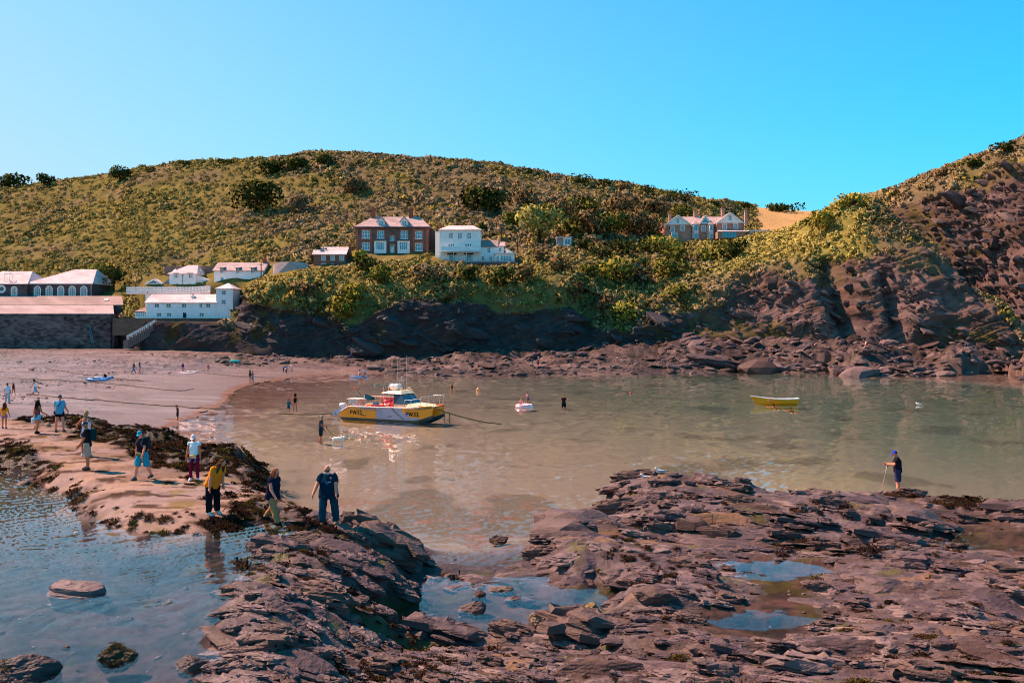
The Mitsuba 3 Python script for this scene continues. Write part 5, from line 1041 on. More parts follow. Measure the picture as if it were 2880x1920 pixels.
# -- gabled terrace on the right
STN = lin(176, 126, 108)
def gab(label, x0, x1, yb, ye, ypk, Z, d, wins, gw, name='gabled_house'):
    h = House(name, label, x0, x1, yb, ye, Z, d, STN, rough=.4, sub=.8, under=4)
    h.extra = [sg.Polygon([(0, h.h - .01), (h.w, h.h - .01), (h.w / 2, h.Zc(ypk) - .4)])]
    for dx, a, b, w in wins: h.win(dx, a, b, w, 2, 2, surround=1.6, frame=lin(226, 214, 208), glass=lin(110, 130, 146))
    h.win(*gw, 2, 2, glass=lin(120, 150, 164), sill=False)
    h.walls()
    h.front_gable(x0, x1, ypk, SLATE2 * .9, panel=WHITE)
    return h
h = gab('left house of the gabled stone terrace, smallest and partly behind bushes', 1528, 1587, 548, 516, 494, 213, 9, [(1545, 521, 532, 7), (1568, 519, 530, 7)], (1556.5, 502, 513, 6.5))
h.put('bay', cat_(box(h.X(1541), h.X(1555), -1.2, -.02, h.Zc(549), h.Zc(537)), hull([(h.X(1540), -1.3, h.Zc(537)), (h.X(1556), -1.3, h.Zc(537)), (h.X(1542), 0, h.Zc(533)), (h.X(1554), 0, h.Zc(533)), (h.X(1540), 0, h.Zc(537)), (h.X(1556), 0, h.Zc(537))])), lin(214, 200, 194)); h.put('bay_pane', box(h.X(1542.5), h.X(1553.5), -1.24, -1.19, h.Zc(547), h.Zc(538.5)), TEALG, 'm_pane')
h.chimney(1538.5, 495, 508, 5.5, 4, lin(176, 140, 122), 2)
h = House('gabled_house', 'middle house of the gabled stone terrace with two white turret bays', 1587.3, 1646, 548, 514, 213.5, 8, STN, rough=.4, sub=.8, under=4)
h.win(1616, 519, 531, 8, 2, 2, surround=1.6, frame=lin(226, 214, 208), glass=lin(110, 140, 150)); h.walls(gable=h.Zc(499, 4)); rf = h.gable(499, SLATE2, x0=-3, x1=h.w + 3)
h.front_gable(1607, 1633, 494, SLATE3, panel=WHITE, back=4.2)
h.put('gable_pane', extr(sg.Polygon([(h.X(1612), h.h + .3), (h.X(1626), h.h + .3), (h.X(1620), h.Zc(500))]), -.16, -.13), TEALG, 'm_pane')
for dx, w in ((1596.5, 17), (1631.5, 15)):
    a, b, m_ = h.X(dx - w / 2), h.X(dx + w / 2), h.X(dx); zt = h.Zc(516); dd = 1.5
    ring = [(a, 0), (a + .35, -dd * .8), (b - .35, -dd * .8), (b, 0)]
    ky = h.put('turret_bay', hull([(x, y, z) for x, y in ring for z in (h.Zc(549), zt)]), lin(220, 206, 200)); h.put('turret_roof', hull([(x + (.2 if x > m_ else -.2), y - .15 if y < 0 else y, zt) for x, y in ring] + [(m_, -.3, h.Zc(506))]), SLATE2, parent=ky)
    for y0, y1 in ((518, 530), (538, 548)): h.put('pane', box(a + .5, b - .5, -dd * .8 - .05, -dd * .8 + .02, h.Zc(y1), h.Zc(y0)), TEALG, 'm_pane', ky)
h.chimney(1597, 487, 502, 6.5, 4, lin(176, 140, 122), 3, rf)
h = gab('right house of the gabled stone terrace, largest, with a blue glass sun room', 1646.3, 1708.5, 546, 512, 488, 212, 9, [(1664.5, 515.5, 527, 8), (1690, 513.5, 525, 8)], (1676.8, 495, 506, 7.5))
h.chimney(1660, 481, 497, 7, 4.4, lin(176, 140, 122), 3); h.chimney(1713, 486, 507, 5.5, 5, lin(176, 140, 122), 2)
ky = h.put('sun_room', cat_(box(h.X(1643), h.X(1706), -2.6, -.02, h.Zc(550), h.Zc(534))), lin(150, 118, 104)); h.put('roof', quadslab([(h.X(1641), -2.9, h.Zc(534)), (h.X(1708), -2.9, h.Zc(534)), (h.X(1703), -.03, h.Zc(528.5)), (h.X(1648), -.03, h.Zc(528.5))], .15), SLATE, parent=ky)
h.put('window', cat_(*[box(x - .05, x + .05, -2.68, -2.6, h.Zc(548), h.Zc(536)) for x in np.linspace(h.X(1652), h.X(1686), 6)]), lin(90, 110, 120), parent=ky); h.put('pane', box(h.X(1652), h.X(1686), -2.64, -2.58, h.Zc(548), h.Zc(536)), TEALG, 'm_pane', ky)
for y_ in (2.8, 6.0): 
    k = h.put('side_window', box(h.w - .02, h.w + .06, y_ - .5, y_ + .5, h.Zc(528), h.Zc(517)), lin(226, 214, 208)); h.put('pane', box(h.w + .05, h.w + .08, y_ - .4, y_ + .4, h.Zc(527), h.Zc(518)), GLASS, 'm_pane', k)
# -- huts and poles
hp = hill_seen(1297, 566); h = House('garden_hut', 'small white framed garden hut on the slope below the pale tree', 1294, 1312, 563, 546, hp[1] - 1.2, 3, WHITE, 'hut')
h.win(1304, 548.5, 562.5, 14, 2, 1, glass=lin(80, 110, 124), sill=False); h.walls(); h.put('roof', box(-1.6, h.w + .2, -.3, 3.2, h.h, h.h + .18), OFFW); h.put('side_wall', box(-1.5, -.02, .8, 3, -2, h.h - .02), lin(150, 156, 160))
h = House('shed', 'grey blue shed at the right end below the gabled terrace', 1747, 1768, 562, 551, 199, 3, lin(110, 120, 128), 'shed'); h.win(1753, 554, 561, 5, 1, 1, glass=GLASS); h.walls(); h.gable(546, SLATE3)
h = House('flat_roofed_shed', 'long white flat roofed shed beyond the right end of the gabled terrace', 1722, 1764, 541, 531, 214, 4, OFFW, 'shed'); h.walls(); h.put('roof', box(-.3, h.w + .3, -.3, 4.2, h.h, h.h + .25), WHITE)
for dx, y0, y1, Z, lab in ((600, 602, 650, 182.5, 'dark telegraph pole in front of the right gable of the dormer cottage'), (1152, 520, 575, 196, 'thin telegraph pole behind the hotel annexes'), (1189, 539, 560, 196, 'short pole right of the hotel annexes')):
    t = thing('telegraph_pole', lab, 'pole'); b = PX(dx, y1, Z); tp = PX(dx, y0, Z)
    put('shaft', tube([b - [0, 0, 1.5], tp], [.13, .09], 8), lin(70, 58, 54), parent=t)
    if dx != 1189: put('cross_bar', box(tp[0] - .5, tp[0] + .5, tp[1] - .05, tp[1] + .05, tp[2] - .5, tp[2] - .4), lin(80, 66, 60), parent=t)
# ---------------------------------------------------------------- boats, boards, ropes, buoys
YEL, GRYB, ANTI, CREAM = lin(255, 148, 14), lin(160, 152, 166), lin(40, 66, 68), lin(246, 204, 156)
BM = mat(GX(781.7, 960.3)[:3] * [1, 1, 0], math.radians(-26))
cata = thing('catamaran', 'yellow and grey fishing catamaran with cream cabin moored in the shallows', 'boat')
def bput(name, mesh, col, bsdf='m_paint', parent=cata, smooth=False, **k): return put(name, mesh, col, bsdf, parent, smooth, BM, **k)
def hull_side(y0, w, xl=8.25):
    """one float of the catamaran: sections lofted from stern to stem, painted in fields"""
    xs = np.concatenate([[0, .25, .5, .75], np.linspace(1, 6.6, 29), np.linspace(6.8, xl, 12)])
    rows = []
    for x in xs:
        top = .55 + .42 * sstep(.1, .9, x) + .06 * sstep(3, 7, x) + .22 * sstep(6, 8.3, x)
        t = max(0, (x - 6.7) / (xl - 6.7)); n_ = (1 - t ** 2.0); m_ = y0 + w / 2
        lift = .62 * t ** 1.6
        zz = np.array([-.30 + lift, -.05 + lift * .95, .08 + lift * .75, .12 + lift * .7, .34 + lift * .45, .34 + (top - .34) * .5 + lift * .2, top])
        hw = np.array([.02, .36, .43, .435, .445, .45, .46]) * w / .9 * n_ + .012
        a = np.column_stack([np.full(7, x), m_ - hw, zz]); b = np.column_stack([np.full(7, x), m_ + hw, zz])
        rows.append(np.vstack([a[::-1], b[1:]]))
    v = np.array(rows); n, m = v.shape[:2]
    f = grid_faces(n, m); P_ = v.reshape(-1, 3)
    cap = np.array([[0, k + 1, k] for k in range(1, m - 1)])
    f = np.vstack([f, cap]); tri = P_[f].reshape(-1, 3); c = tri.reshape(-1, 3, 3).mean(1)
    lft = .62 * np.clip((c[:, 0] - 6.7) / (xl - 6.7), 0, 1) ** 1.6
    col = np.where((c[:, :1] < 3.45), YEL, GRYB)
    col = np.where(((c[:, 0] > 6.35 + .9 * (c[:, 2] < .35) - .5 * (c[:, 2] > .62)) & (c[:, 0] > 5.6))[:, None], YEL, col)
    col = np.where(((c[:, 0] < 3.5) & (c[:, 2] > .80))[:, None], np.where((c[:, :1] < 1.9), YEL, lin(120, 112, 112)), col)
    col = np.where((c[:, 2] < .115 + lft * .7)[:, None], ANTI, col)
    return tri, col.repeat(3, 0)
for y0 in (0, 1.75):
    tri, col = hull_side(y0, .92); bput('hull', (tri, np.arange(len(tri)).reshape(-1, 3)), col)
bput('bridge_deck', cat_(box(.35, 6.9, .1, 2.6, .42, .62), hull([(6.9, .12, .6), (6.9, 2.56, .6), (6.9, .12, 1.0), (6.9, 2.56, 1.0), (8.1, .4, 1.1), (8.1, 2.25, 1.1), (8.1, .4, .95), (8.1, 2.25, .95)])), YEL * .9)
bput('gunwale', cat_(*[tube([(.05, y, .6), (.75, y, .98), (3, y, 1.02), (6.2, y, 1.06), (7.3, y * .97 + .03, 1.16)], .045, 6) for y in (.02, 2.64)]), OFFW)
bput('rubbing_strake', cat_(tube([(.1, -.03, .62), (.8, -.03, .86), (3.9, -.03, .84)], .03, 6), tube([(6.0, -.03, .90), (7.0, -.01, .98), (7.7, .12, 1.06), (8.25, .45, 1.14), (8.3, 1.3, 1.16), (8.25, 2.2, 1.14)], .04, 6)), lin(50, 46, 50))
bput('exhaust', box(2.0, 2.45, -.035, -.004, .30, .36), lin(60, 54, 60)); bput('exhaust', box(4.5, 4.85, -.03, -.002, .33, .38), lin(70, 54, 80))
RX = np.eye(4); RX[:3, :3] = [[1, 0, 0], [0, 0, -1], [0, 1, 0]]
for x, z, hh in ((.92, .40, .30), (6.12, .46, .30)):
    t_ = meshkit.text_mesh('PW31', hh, .012, bold=True); M_ = BM @ mat((x, -.012 if x < 3 else -.02, z), 0) @ RX
    put('lettering', t_, lin(44, 40, 44), 'm_matte', cata, False, M_)
# cabin
cb = bput('cabin', hull([(4.7, .45, .6), (4.7, 2.25, .6), (6.0, .45, .6), (6.0, 2.25, .6), (4.75, .5, 1.25), (4.75, 2.2, 1.25), (6.1, .5, 1.25), (6.1, 2.2, 1.25)]), CREAM)
bput('foredeck', hull([(5.9, .28, 1.0), (5.9, 2.4, 1.0), (6.05, .45, 1.34), (6.05, 2.25, 1.34), (7.9, .55, 1.12), (7.9, 2.1, 1.12), (7.2, .4, 1.24), (7.2, 2.3, 1.24)]), CREAM)
bput('hatch', box(6.7, 7.1, 1.1, 1.6, 1.24, 1.31), OFFW)
pil = [((4.75, .5, 1.25), (4.75, .52, 2.06)), ((6.1, .5, 1.28), (5.35, .58, 2.06)), ((6.1, 2.2, 1.28), (5.35, 2.12, 2.06)), ((4.75, 2.2, 1.25), (4.75, 2.18, 2.06)), ((6.14, 1.35, 1.3), (5.4, 1.35, 2.06))]
bput('window_frame', cat_(*[tube(p, .045, 6) for p in pil]), lin(70, 76, 84), parent=cb)
for q in ([(6.1, .5, 1.28), (6.14, 1.33, 1.3), (5.4, 1.33, 2.06), (5.35, .58, 2.06)], [(6.14, 1.37, 1.3), (6.1, 2.2, 1.28), (5.35, 2.12, 2.06), (5.4, 1.37, 2.06)], [(4.8, .505, 1.27), (6.06, .505, 1.3), (5.35, .56, 2.04), (4.8, .53, 2.04)]):
    bput('windscreen', (np.array(q, float), np.array([[0, 1, 2], [0, 2, 3]])), lin(40, 76, 96), 'm_pane', cb)
rf = bput('cabin_roof', hull([(3.55, .45, 2.08), (3.55, 2.25, 2.08), (5.5, .4, 2.06), (5.5, 2.3, 2.06), (3.7, .5, 2.16), (3.7, 2.2, 2.16), (4.4, .6, 2.3), (4.4, 2.1, 2.3), (5.25, .6, 2.26), (5.25, 2.1, 2.26)]), CREAM)
bput('mast_frame', cat_(*[tube([(4.95 + a, 1.35 + b, 2.25), (4.9 + a * .3, 1.35 + b * .3, 3.15)], .022, 5) for a, b in ((-.25, -.3), (-.25, .3), (.3, 0))], tube([(4.9, 1.35, 3.1), (4.9, 1.35, 3.4)], .03, 5)), lin(190, 180, 176), 'm_metal', rf)
bput('aerial', cat_(tube([(4.65, 1.1, 2.3), (4.65, 1.1, 4.9)], .012, 4), tube([(5.15, 1.6, 2.3), (5.15, 1.6, 5.0)], .012, 4)), lin(216, 206, 196), parent=rf)
bput('roof_rail', cat_(tube([(5.0, .8, 2.28), (5.1, .8, 2.5), (5.6, .85, 2.3)], .025, 5), tube([(5.0, 1.9, 2.28), (5.1, 1.9, 2.5), (5.6, 1.85, 2.3)], .025, 5)), lin(214, 196, 150), 'm_metal', rf)
lr = thing('life_raft', 'white life raft canister strapped on the cabin roof', 'life raft')
put('canister', hull(np.concatenate([sph((x, y, 2.56), (.16, .2, .22)) for x in (4.05, 4.6) for y in (1.2, 1.5)])), OFFW, 'm_paint', lr, 30, BM)
put('cradle', cat_(*[tube([(x, .95, 2.25), (x, .95, 2.5), (x, 1.1, 2.8), (x, 1.6, 2.8), (x, 1.75, 2.5), (x, 1.75, 2.25)], .02, 5) for x in (3.95, 4.3, 4.7)]), OFFW, 'm_metal', lr, False, BM)
def rail(pts, posts, name='rail', r=.022): bput(name, cat_(tube(pts, r, 6), *[tube(p, r * .85, 5) for p in posts]), lin(206, 200, 196), 'm_metal')
rail([(5.75, .15, 1.05), (5.95, .15, 1.62), (7.0, .22, 1.74), (7.35, .3, 1.76)], [((x, .18, 1.1), (x + .12, .2, 1.7)) for x in (6.4,)], 'bow_rail')
rail([(7.2, .32, 1.9), (8.35, .6, 2.02), (8.4, 2.1, 2.02), (7.2, 2.35, 1.9)], [((x - .12, y, 1.1), (x, y, 1.95)) for x, y in ((7.3, .35), (7.9, .5), (8.3, .65), (8.35, 1.4), (8.3, 2.05), (7.9, 2.2))], 'bow_rail')
rail([(.55, .12, 1.55), (1.9, .12, 1.6)], [((x, .12, .8), (x, .12, 1.58)) for x in (.7, 1.2, 1.8)], 'stern_rail'); rail([(.5, 2.5, 1.6), (4.7, 2.5, 1.68)], [((x, 2.5, .9), (x, 2.5, 1.66)) for x in np.linspace(.6, 4.6, 9)], 'side_rail')
bput('console', cat_(box(.45, 1.35, .5, 1.2, 1.15, 1.52), box(.35, 2.0, .42, 1.3, 1.53, 1.58), box(.5, .6, .6, .7, .6, 1.15), box(1.2, 1.3, .6, .7, .6, 1.15)), lin(196, 190, 176))
bput('locker', cat_(box(2.5, 4.3, .3, .9, .62, 1.0), box(2.5, 4.3, .28, .92, 1.0, 1.05)), YEL * .85)
for y0 in (.46, 2.2):        # outboard engines
    en = bput('outboard', hull(np.concatenate([sph((-.05, y0, 1.02), (.3, .2, .2)), sph((.12, y0, .72), (.18, .17, .2)), sph((-.28, y0, 1.0), (.16, .17, .18))])), lin(214, 204, 206), smooth=40)
    bput('leg', cat_(hull([(-.25, y0 - .07, .85), (-.25, y0 + .07, .85), (0, y0 - .07, .6), (0, y0 + .07, .6), (-1.0, y0 - .05, .42), (-1.0, y0 + .05, .42), (-.8, y0 - .05, .22), (-.8, y0 + .05, .22)]), hull([(-.85, y0 - .15, .5), (-1.25, y0 - .03, .3), (-1.25, y0 + .03, .3), (-.75, y0 - .08, .1), (-.75, y0 + .08, .1), (-.85, y0 + .15, .5)])), lin(150, 168, 190), parent=en)
    bput('propeller', cat_(*[hull([(-1.2, y0, .3), (-1.24, y0 + .16 * math.cos(a), .3 + .16 * math.sin(a)), (-1.18, y0 + .16 * math.cos(a + .6), .3 + .16 * math.sin(a + .6)), (-1.22, y0, .33)]) for a in (0, 2.1, 4.2)]), lin(90, 94, 100), 'm_metal', en)
def ring(R, r, n=22, m=8):
    a = np.linspace(0, 2 * np.pi, n + 1); return tube(np.column_stack([R * np.cos(a), np.zeros(n + 1), R * np.sin(a)]), r, m, cap=False)
for x, y, lab in ((2.55, 2.42, 'left of the two red life rings hung on the far rail of the catamaran'), (3.2, 2.4, 'right of the two red life rings hung on the far rail of the catamaran')):
    put('life_ring', ring(.27, .07), lin(206, 62, 48), 'm_paint', None, 40, BM @ mat((x, y, 1.32)), lab, 'life ring')
for (x, y, z, r, c, lab) in ((3.95, .6, 1.42, .17, (240, 80, 96), 'pink buoy at the left of the cluster beside the cabin'), (4.28, .75, 1.48, .17, (244, 72, 92), 'pink buoy at the top right of the cluster beside the cabin'), (4.35, .5, 1.2, .16, (236, 70, 84), 'pink buoy lowest in the cluster beside the cabin'), (3.98, .5, 1.16, .14, (232, 206, 180), 'pale buoy under the pink ones beside the cabin')):
    t = thing('buoy', lab, 'buoy'); put('float', trimesh.creation.icosphere(2, r), lin(*c), 'm_paint', t, True, BM @ mat((x, y, z))); put('eye', tube([(x - .05, y, z + r), (x, y, z + r + .07), (x + .05, y, z + r)], .02, 5), lin(60, 70, 110), 'm_paint', t, False, BM)
put('bundle', hull(np.concatenate([sph((3.0, .55, 1.22), (.26, .2, .14)), sph((3.2, .5, 1.16), (.2, .2, .12))])), lin(28, 84, 104), 'm_matte', None, 40, BM, 'dark teal bundle lying on the locker of the catamaran', 'bundle')
put('tarpaulin', hull([(1.75, .8, 1.5), (2.4, .7, 1.45), (1.75, 1.4, 1.62), (2.4, 1.4, 1.52), (1.7, 1.0, 1.95), (2.3, 1.1, 1.72), (1.8, .75, 1.6)]), lin(24, 62, 74), 'm_matte', None, False, BM, 'dark tarpaulin over the console of the catamaran', 'tarpaulin')
put('drum', trimesh.creation.cylinder(.2, .42, sections=14), OFFW, 'm_paint', None, 40, BM @ mat((1.5, .8, .83)), 'white drum on the stern deck of the catamaran', 'drum')
put('holdall', hull(np.concatenate([sph((2.2, .5, .78), (.2, .16, .17)), sph((2.3, .5, .95), (.06, .06, .1))])), lin(70, 160, 176), 'm_matte', None, 40, BM, 'pale teal bag on the stern deck of the catamaran', 'bag')
put('crate', cat_(box(2.85, 3.9, .12, .5, 1.052, 1.16), box(2.83, 3.92, .10, .52, 1.16, 1.19)), lin(190, 52, 46), 'm_paint', None, False, BM, 'flat red crate on the near side of the catamaran', 'crate')
fl = thing('flag_pole', 'stick with a small orange flag leaning over the stern of the catamaran', 'flag'); put('pole', tube([(1.5, .9, 1.6), (.9, .9, 2.35)], .018, 5), lin(90, 76, 70), 'm_paint', fl, False, BM); put('flag', (np.array([[.97, .9, 2.26], [.9, .9, 2.36], [.6, .92, 2.56], [.62, .88, 2.38]]), np.array([[0, 1, 2], [0, 2, 3]])), lin(240, 110, 84), 'm_matte', fl, False, BM)
fl = thing('broom', 'upright pole with a teal brush head above the rail of the catamaran', 'broom'); put('pole', tube([(2.55, 2.3, 1.3), (2.55, 2.3, 2.5)], .015, 5), OFFW, 'm_paint', fl, False, BM); put('brush', box(2.38, 2.72, 2.26, 2.34, 2.5, 2.58), lin(60, 150, 140), 'm_paint', fl, False, BM)

def sag(a, b, dz, n=14):
    t = np.linspace(0, 1, n)[:, None]; p = np.asarray(a) * (1 - t) + np.asarray(b) * t; p[:, 2] -= (dz * 4 * t * (1 - t))[:, 0]; return p
ROPE = lin(84, 76, 54)
bow = (BM @ [8.25, .6, 1.12, 1])[:3]; end = GX(1152, 974, -.05)
put('bow_rope', tube(sag(bow, end, .18), .045, 6), ROPE, label='thick dark rope from the bow of the catamaran into the water', cat='rope')
mid = sag(bow, end, .18)
for k, lab in ((2, 'left rope end hanging from the bow rope into the water'), (3, 'right rope end hanging from the bow rope into the water')):
    p = mid[k]; put('rope_end', tube([p, p + [.06, 0, -.3], p + [.0, .02, -.6], [p[0] + .1, p[1], -.05]], .035, 5), ROPE, label=lab, cat='rope')
stn_ = (BM @ [-.4, .5, .42, 1])[:3]
put('stern_rope', tube(np.vstack([sag(stn_, GX(760, 949, .25), .05, 4), [GX(735, 951, .12), GX(700, 952, .02), GX(640, 950, -.02)]]), .05, 6), ROPE * .7, label='weedy rope from the stern of the catamaran towards the beach', cat='rope')
put('side_line', tube([(BM @ [x, y, z, 1])[:3] for x, y, z in ((4.9, -.04, 1.0), (5.2, -.07, .7), (5.9, -.1, .25), (6.1, -.15, -.05))], .022, 5), lin(50, 74, 84), label='thin line hanging down the grey side of the catamaran', cat='rope')
def on_ground(pts, up=.03, n=40):
    d = np.array(pts, float); t = np.linspace(0, 1, n); k = np.linspace(0, 1, len(d)); dd = np.column_stack([np.interp(t, k, d[:, 0]), np.interp(t, k, d[:, 1])])
    out = []
    for x, y in dd: 
        p = stand(x, y); p[2] = max(p[2], -.02) + up; out.append(p)
    return np.array(out)
for pts, lab in (([(-40, 860), (50, 871), (225, 879), (275, 885), (412, 899), (446, 894)], 'long mooring rope lying across the beach, farthest from the platform'), ([(60, 905), (150, 915), (225, 920), (325, 929), (412, 936), (520, 941)], 'long weedy mooring rope on the beach, nearest the platform'), ([(120, 850), (240, 868), (330, 876)], 'short rope on the sand near the blue kayaks'), ([(470, 858), (560, 866), (630, 868)], 'pale rope end on the wet sand by the waterline')):
    put('mooring_rope', tube(on_ground(pts), .04, 5), ROPE * 1.1, label=lab, cat='rope')
# yellow rowing boat
rb = thing('rowing_boat', 'small yellow rowing boat with white rim afloat on the right', 'boat'); RM = mat(GX(1736, 929)[:3] * [1, 1, 0] + [0, 0, 0], math.radians(-4))
L4, secs = 3.75, []
for x in np.linspace(0, L4, 22):
    t = x / L4; w = .68 * min(1, (1.02 - (1 - t) ** 2.6)) * (1 - .22 * max(0, t - .6) / .4); w = .02 if t == 0 else w
    top = .46 + .36 * (1 - t) ** 2.2 + .16 * t ** 2.5; kz = -.12 + .18 * (1 - t) ** 6
    zz = np.array([kz, kz + .08, .22, top]); hw = np.array([.02, .55, .9, 1.0]) * w
    secs.append(np.vstack([np.column_stack([np.full(4, x - .42 * (1 - t) ** 3 * (zz / .7) + .12 * t ** 4 * (zz / .6)), -hw, zz])[::-1], np.column_stack([np.full(4, x - .42 * (1 - t) ** 3 * (zz / .7) + .12 * t ** 4 * (zz / .6)), hw, zz])[1:]]))
v = np.array(secs); f = grid_faces(*v.shape[:2]); f = np.vstack([f, [[21 * 7, 21 * 7 + k, 21 * 7 + k + 1] for k in range(1, 6)]])
put('hull', (v.reshape(-1, 3), f), YEL, 'm_paint', rb, 35, RM)
iv = v.copy(); iv[:, :, 1] *= .93; iv[:, :, 2] = np.maximum(iv[:, :, 2] + .03, .1)
put('inner_skin', (iv.reshape(-1, 3), f[:, ::-1]), OFFW, 'm_paint', rb, 35, RM)
put('rim', cat_(tube(v[:, 0] + [0, 0, .01], .035, 6), tube(v[:, 6] + [0, 0, .01], .035, 6), tube([v[21, 0], v[21, 6]], .035, 6)), OFFW, 'm_paint', rb, False, RM)
for x in (1.1, 2.1, 3.2): put('seat', box(x - .12, x + .12, -.55, .55, .42, .46), lin(200, 180, 150), 'm_paint', rb, False, RM)
put('rope', tube([GX(1731, 908, .75), GX(1724, 920, .2), GX(1718, 926, -.03)], .02, 5), ROPE, label='mooring line at the bow of the yellow rowing boat', cat='rope')
# kayaks and boards on the beach
def board(name, label, cat, dx0, dx1, dy, w, th, col, rz=0.0, up=.05, deck=None, z=None, rocker=.12):
    a, b = stand(dx0, dy), stand(dx1, dy); c = (a + b) / 2
    if z is not None: c = GX((dx0 + dx1) / 2, dy, z)
    L = (dx1 - dx0) * c[1] / FL / max(.3, math.cos(rz)); M = mat(c + [0, 0, up], rz)
    n = 22; pts = []
    for x in np.linspace(-.5, .5, n):
        hw = max(.012, w / 2 * (1 - abs(2 * x) ** 2.6)); z0 = rocker * (2 * x) ** 4
        pts.append([(x * L, hw * math.cos(q_), z0 + th * (.5 + .5 * math.sin(q_)) * (1 if math.sin(q_) > 0 else .9)) for q_ in np.linspace(0, 2 * np.pi, 13)[:-1]])
    v = np.array(pts); f = grid_faces(n, 12); k = np.arange(n - 1)[:, None] * 12
    f = np.vstack([f, np.column_stack([(k + 11).ravel(), k.ravel(), (k + 12).ravel()]), np.column_stack([(k + 11).ravel(), (k + 12).ravel(), (k + 23).ravel()])])
    t = thing(name, label, cat); put('shell', (v.reshape(-1, 3), f), col, 'm_paint', t, 50, M)
    return t, M, L
t, M, L = board('kayak', 'bright blue kayak on the sand, nearer of two', 'kayak', 197, 250, 876.5, .75, .3, lin(34, 130, 190), .06); put('seat_well', hull([(x, y, z) for x in (-.5, .4) for y in (-.24, .24) for z in (.24, .33)]), lin(20, 50, 74), 'm_matte', t, False, M); put('paddle_blade', hull(sph((-1.0, .1, .36), (.2, .1, .03))), WHITE, 'm_paint', t, False, M)
t, M, L = board('kayak', 'blue kayak on the sand, farther of two with a dark seat', 'kayak', 212, 261, 872.5, .75, .3, lin(28, 112, 168), -.05); put('seat_back', hull([(.1, -.25, .2), (.1, .25, .2), (.5, -.25, .25), (.5, .25, .25), (.25, -.2, .62), (.25, .2, .62)]), lin(24, 30, 40), 'm_matte', t, False, M)
t, M, L = board('paddleboard', 'white paddleboard with pink nose lying on the sand', 'paddleboard', 413, 450, 858, .8, .13, lin(236, 222, 220), .05); put('nose', hull(sph((-L * .36, 0, .1), (.5, .26, .045))), lin(236, 150, 160), 'm_paint', t, False, M)
t, M, L = board('paddleboard', 'dark edged paddleboard beside the white one', 'paddleboard', 428, 458, 855.5, .8, .13, lin(206, 190, 190), -.05); put('edge', tube([(-L * .4, -.3, .08), (0, -.41, .07), (L * .4, -.3, .08)], .03, 5), lin(60, 54, 64), 'm_paint', t, False, M)
board('paddleboard', 'blue paddleboard afloat with two paddlers', 'paddleboard', 803, 848, 866, .8, .15, lin(50, 140, 200), 0, .0, z=0.0)
t = thing('swim_ring', 'white and pink inflatable ring carrying a bather', 'inflatable'); q = GX(1204, 935); put('tube', ring(.62, .2, 26, 10), lin(240, 200, 200), 'm_paint', t, 50, mat(q + [0, 0, .1], 0, 1, math.pi / 2)); put('grip', tube([q + [-.5, -.62, .28], q + [0, -.84, .2], q + [.5, -.62, .28]], .03, 5), lin(232, 90, 120), 'm_paint', t)
for dx, dy, r, c, lab in ((1098, 896, .2, (250, 150, 90), 'orange mooring buoy floating behind the catamaran'), (1449, 904, .15, (200, 70, 60), 'small red mooring buoy between the bathers and the yellow boat'), (862, 885, .12, (60, 150, 140), 'small green float behind the catamaran')):
    q = GX(dx, dy); t = thing('mooring_buoy', lab, 'buoy'); put('float', trimesh.creation.icosphere(2, r), lin(*c), 'm_paint', t, True, mat(q + [0, 0, r * .4])); put('eye', tube([q + [-.05, 0, r * 1.35], q + [0, 0, r * 1.7], q + [.05, 0, r * 1.35]], .02, 5), lin(90, 84, 80), 'm_metal', t)
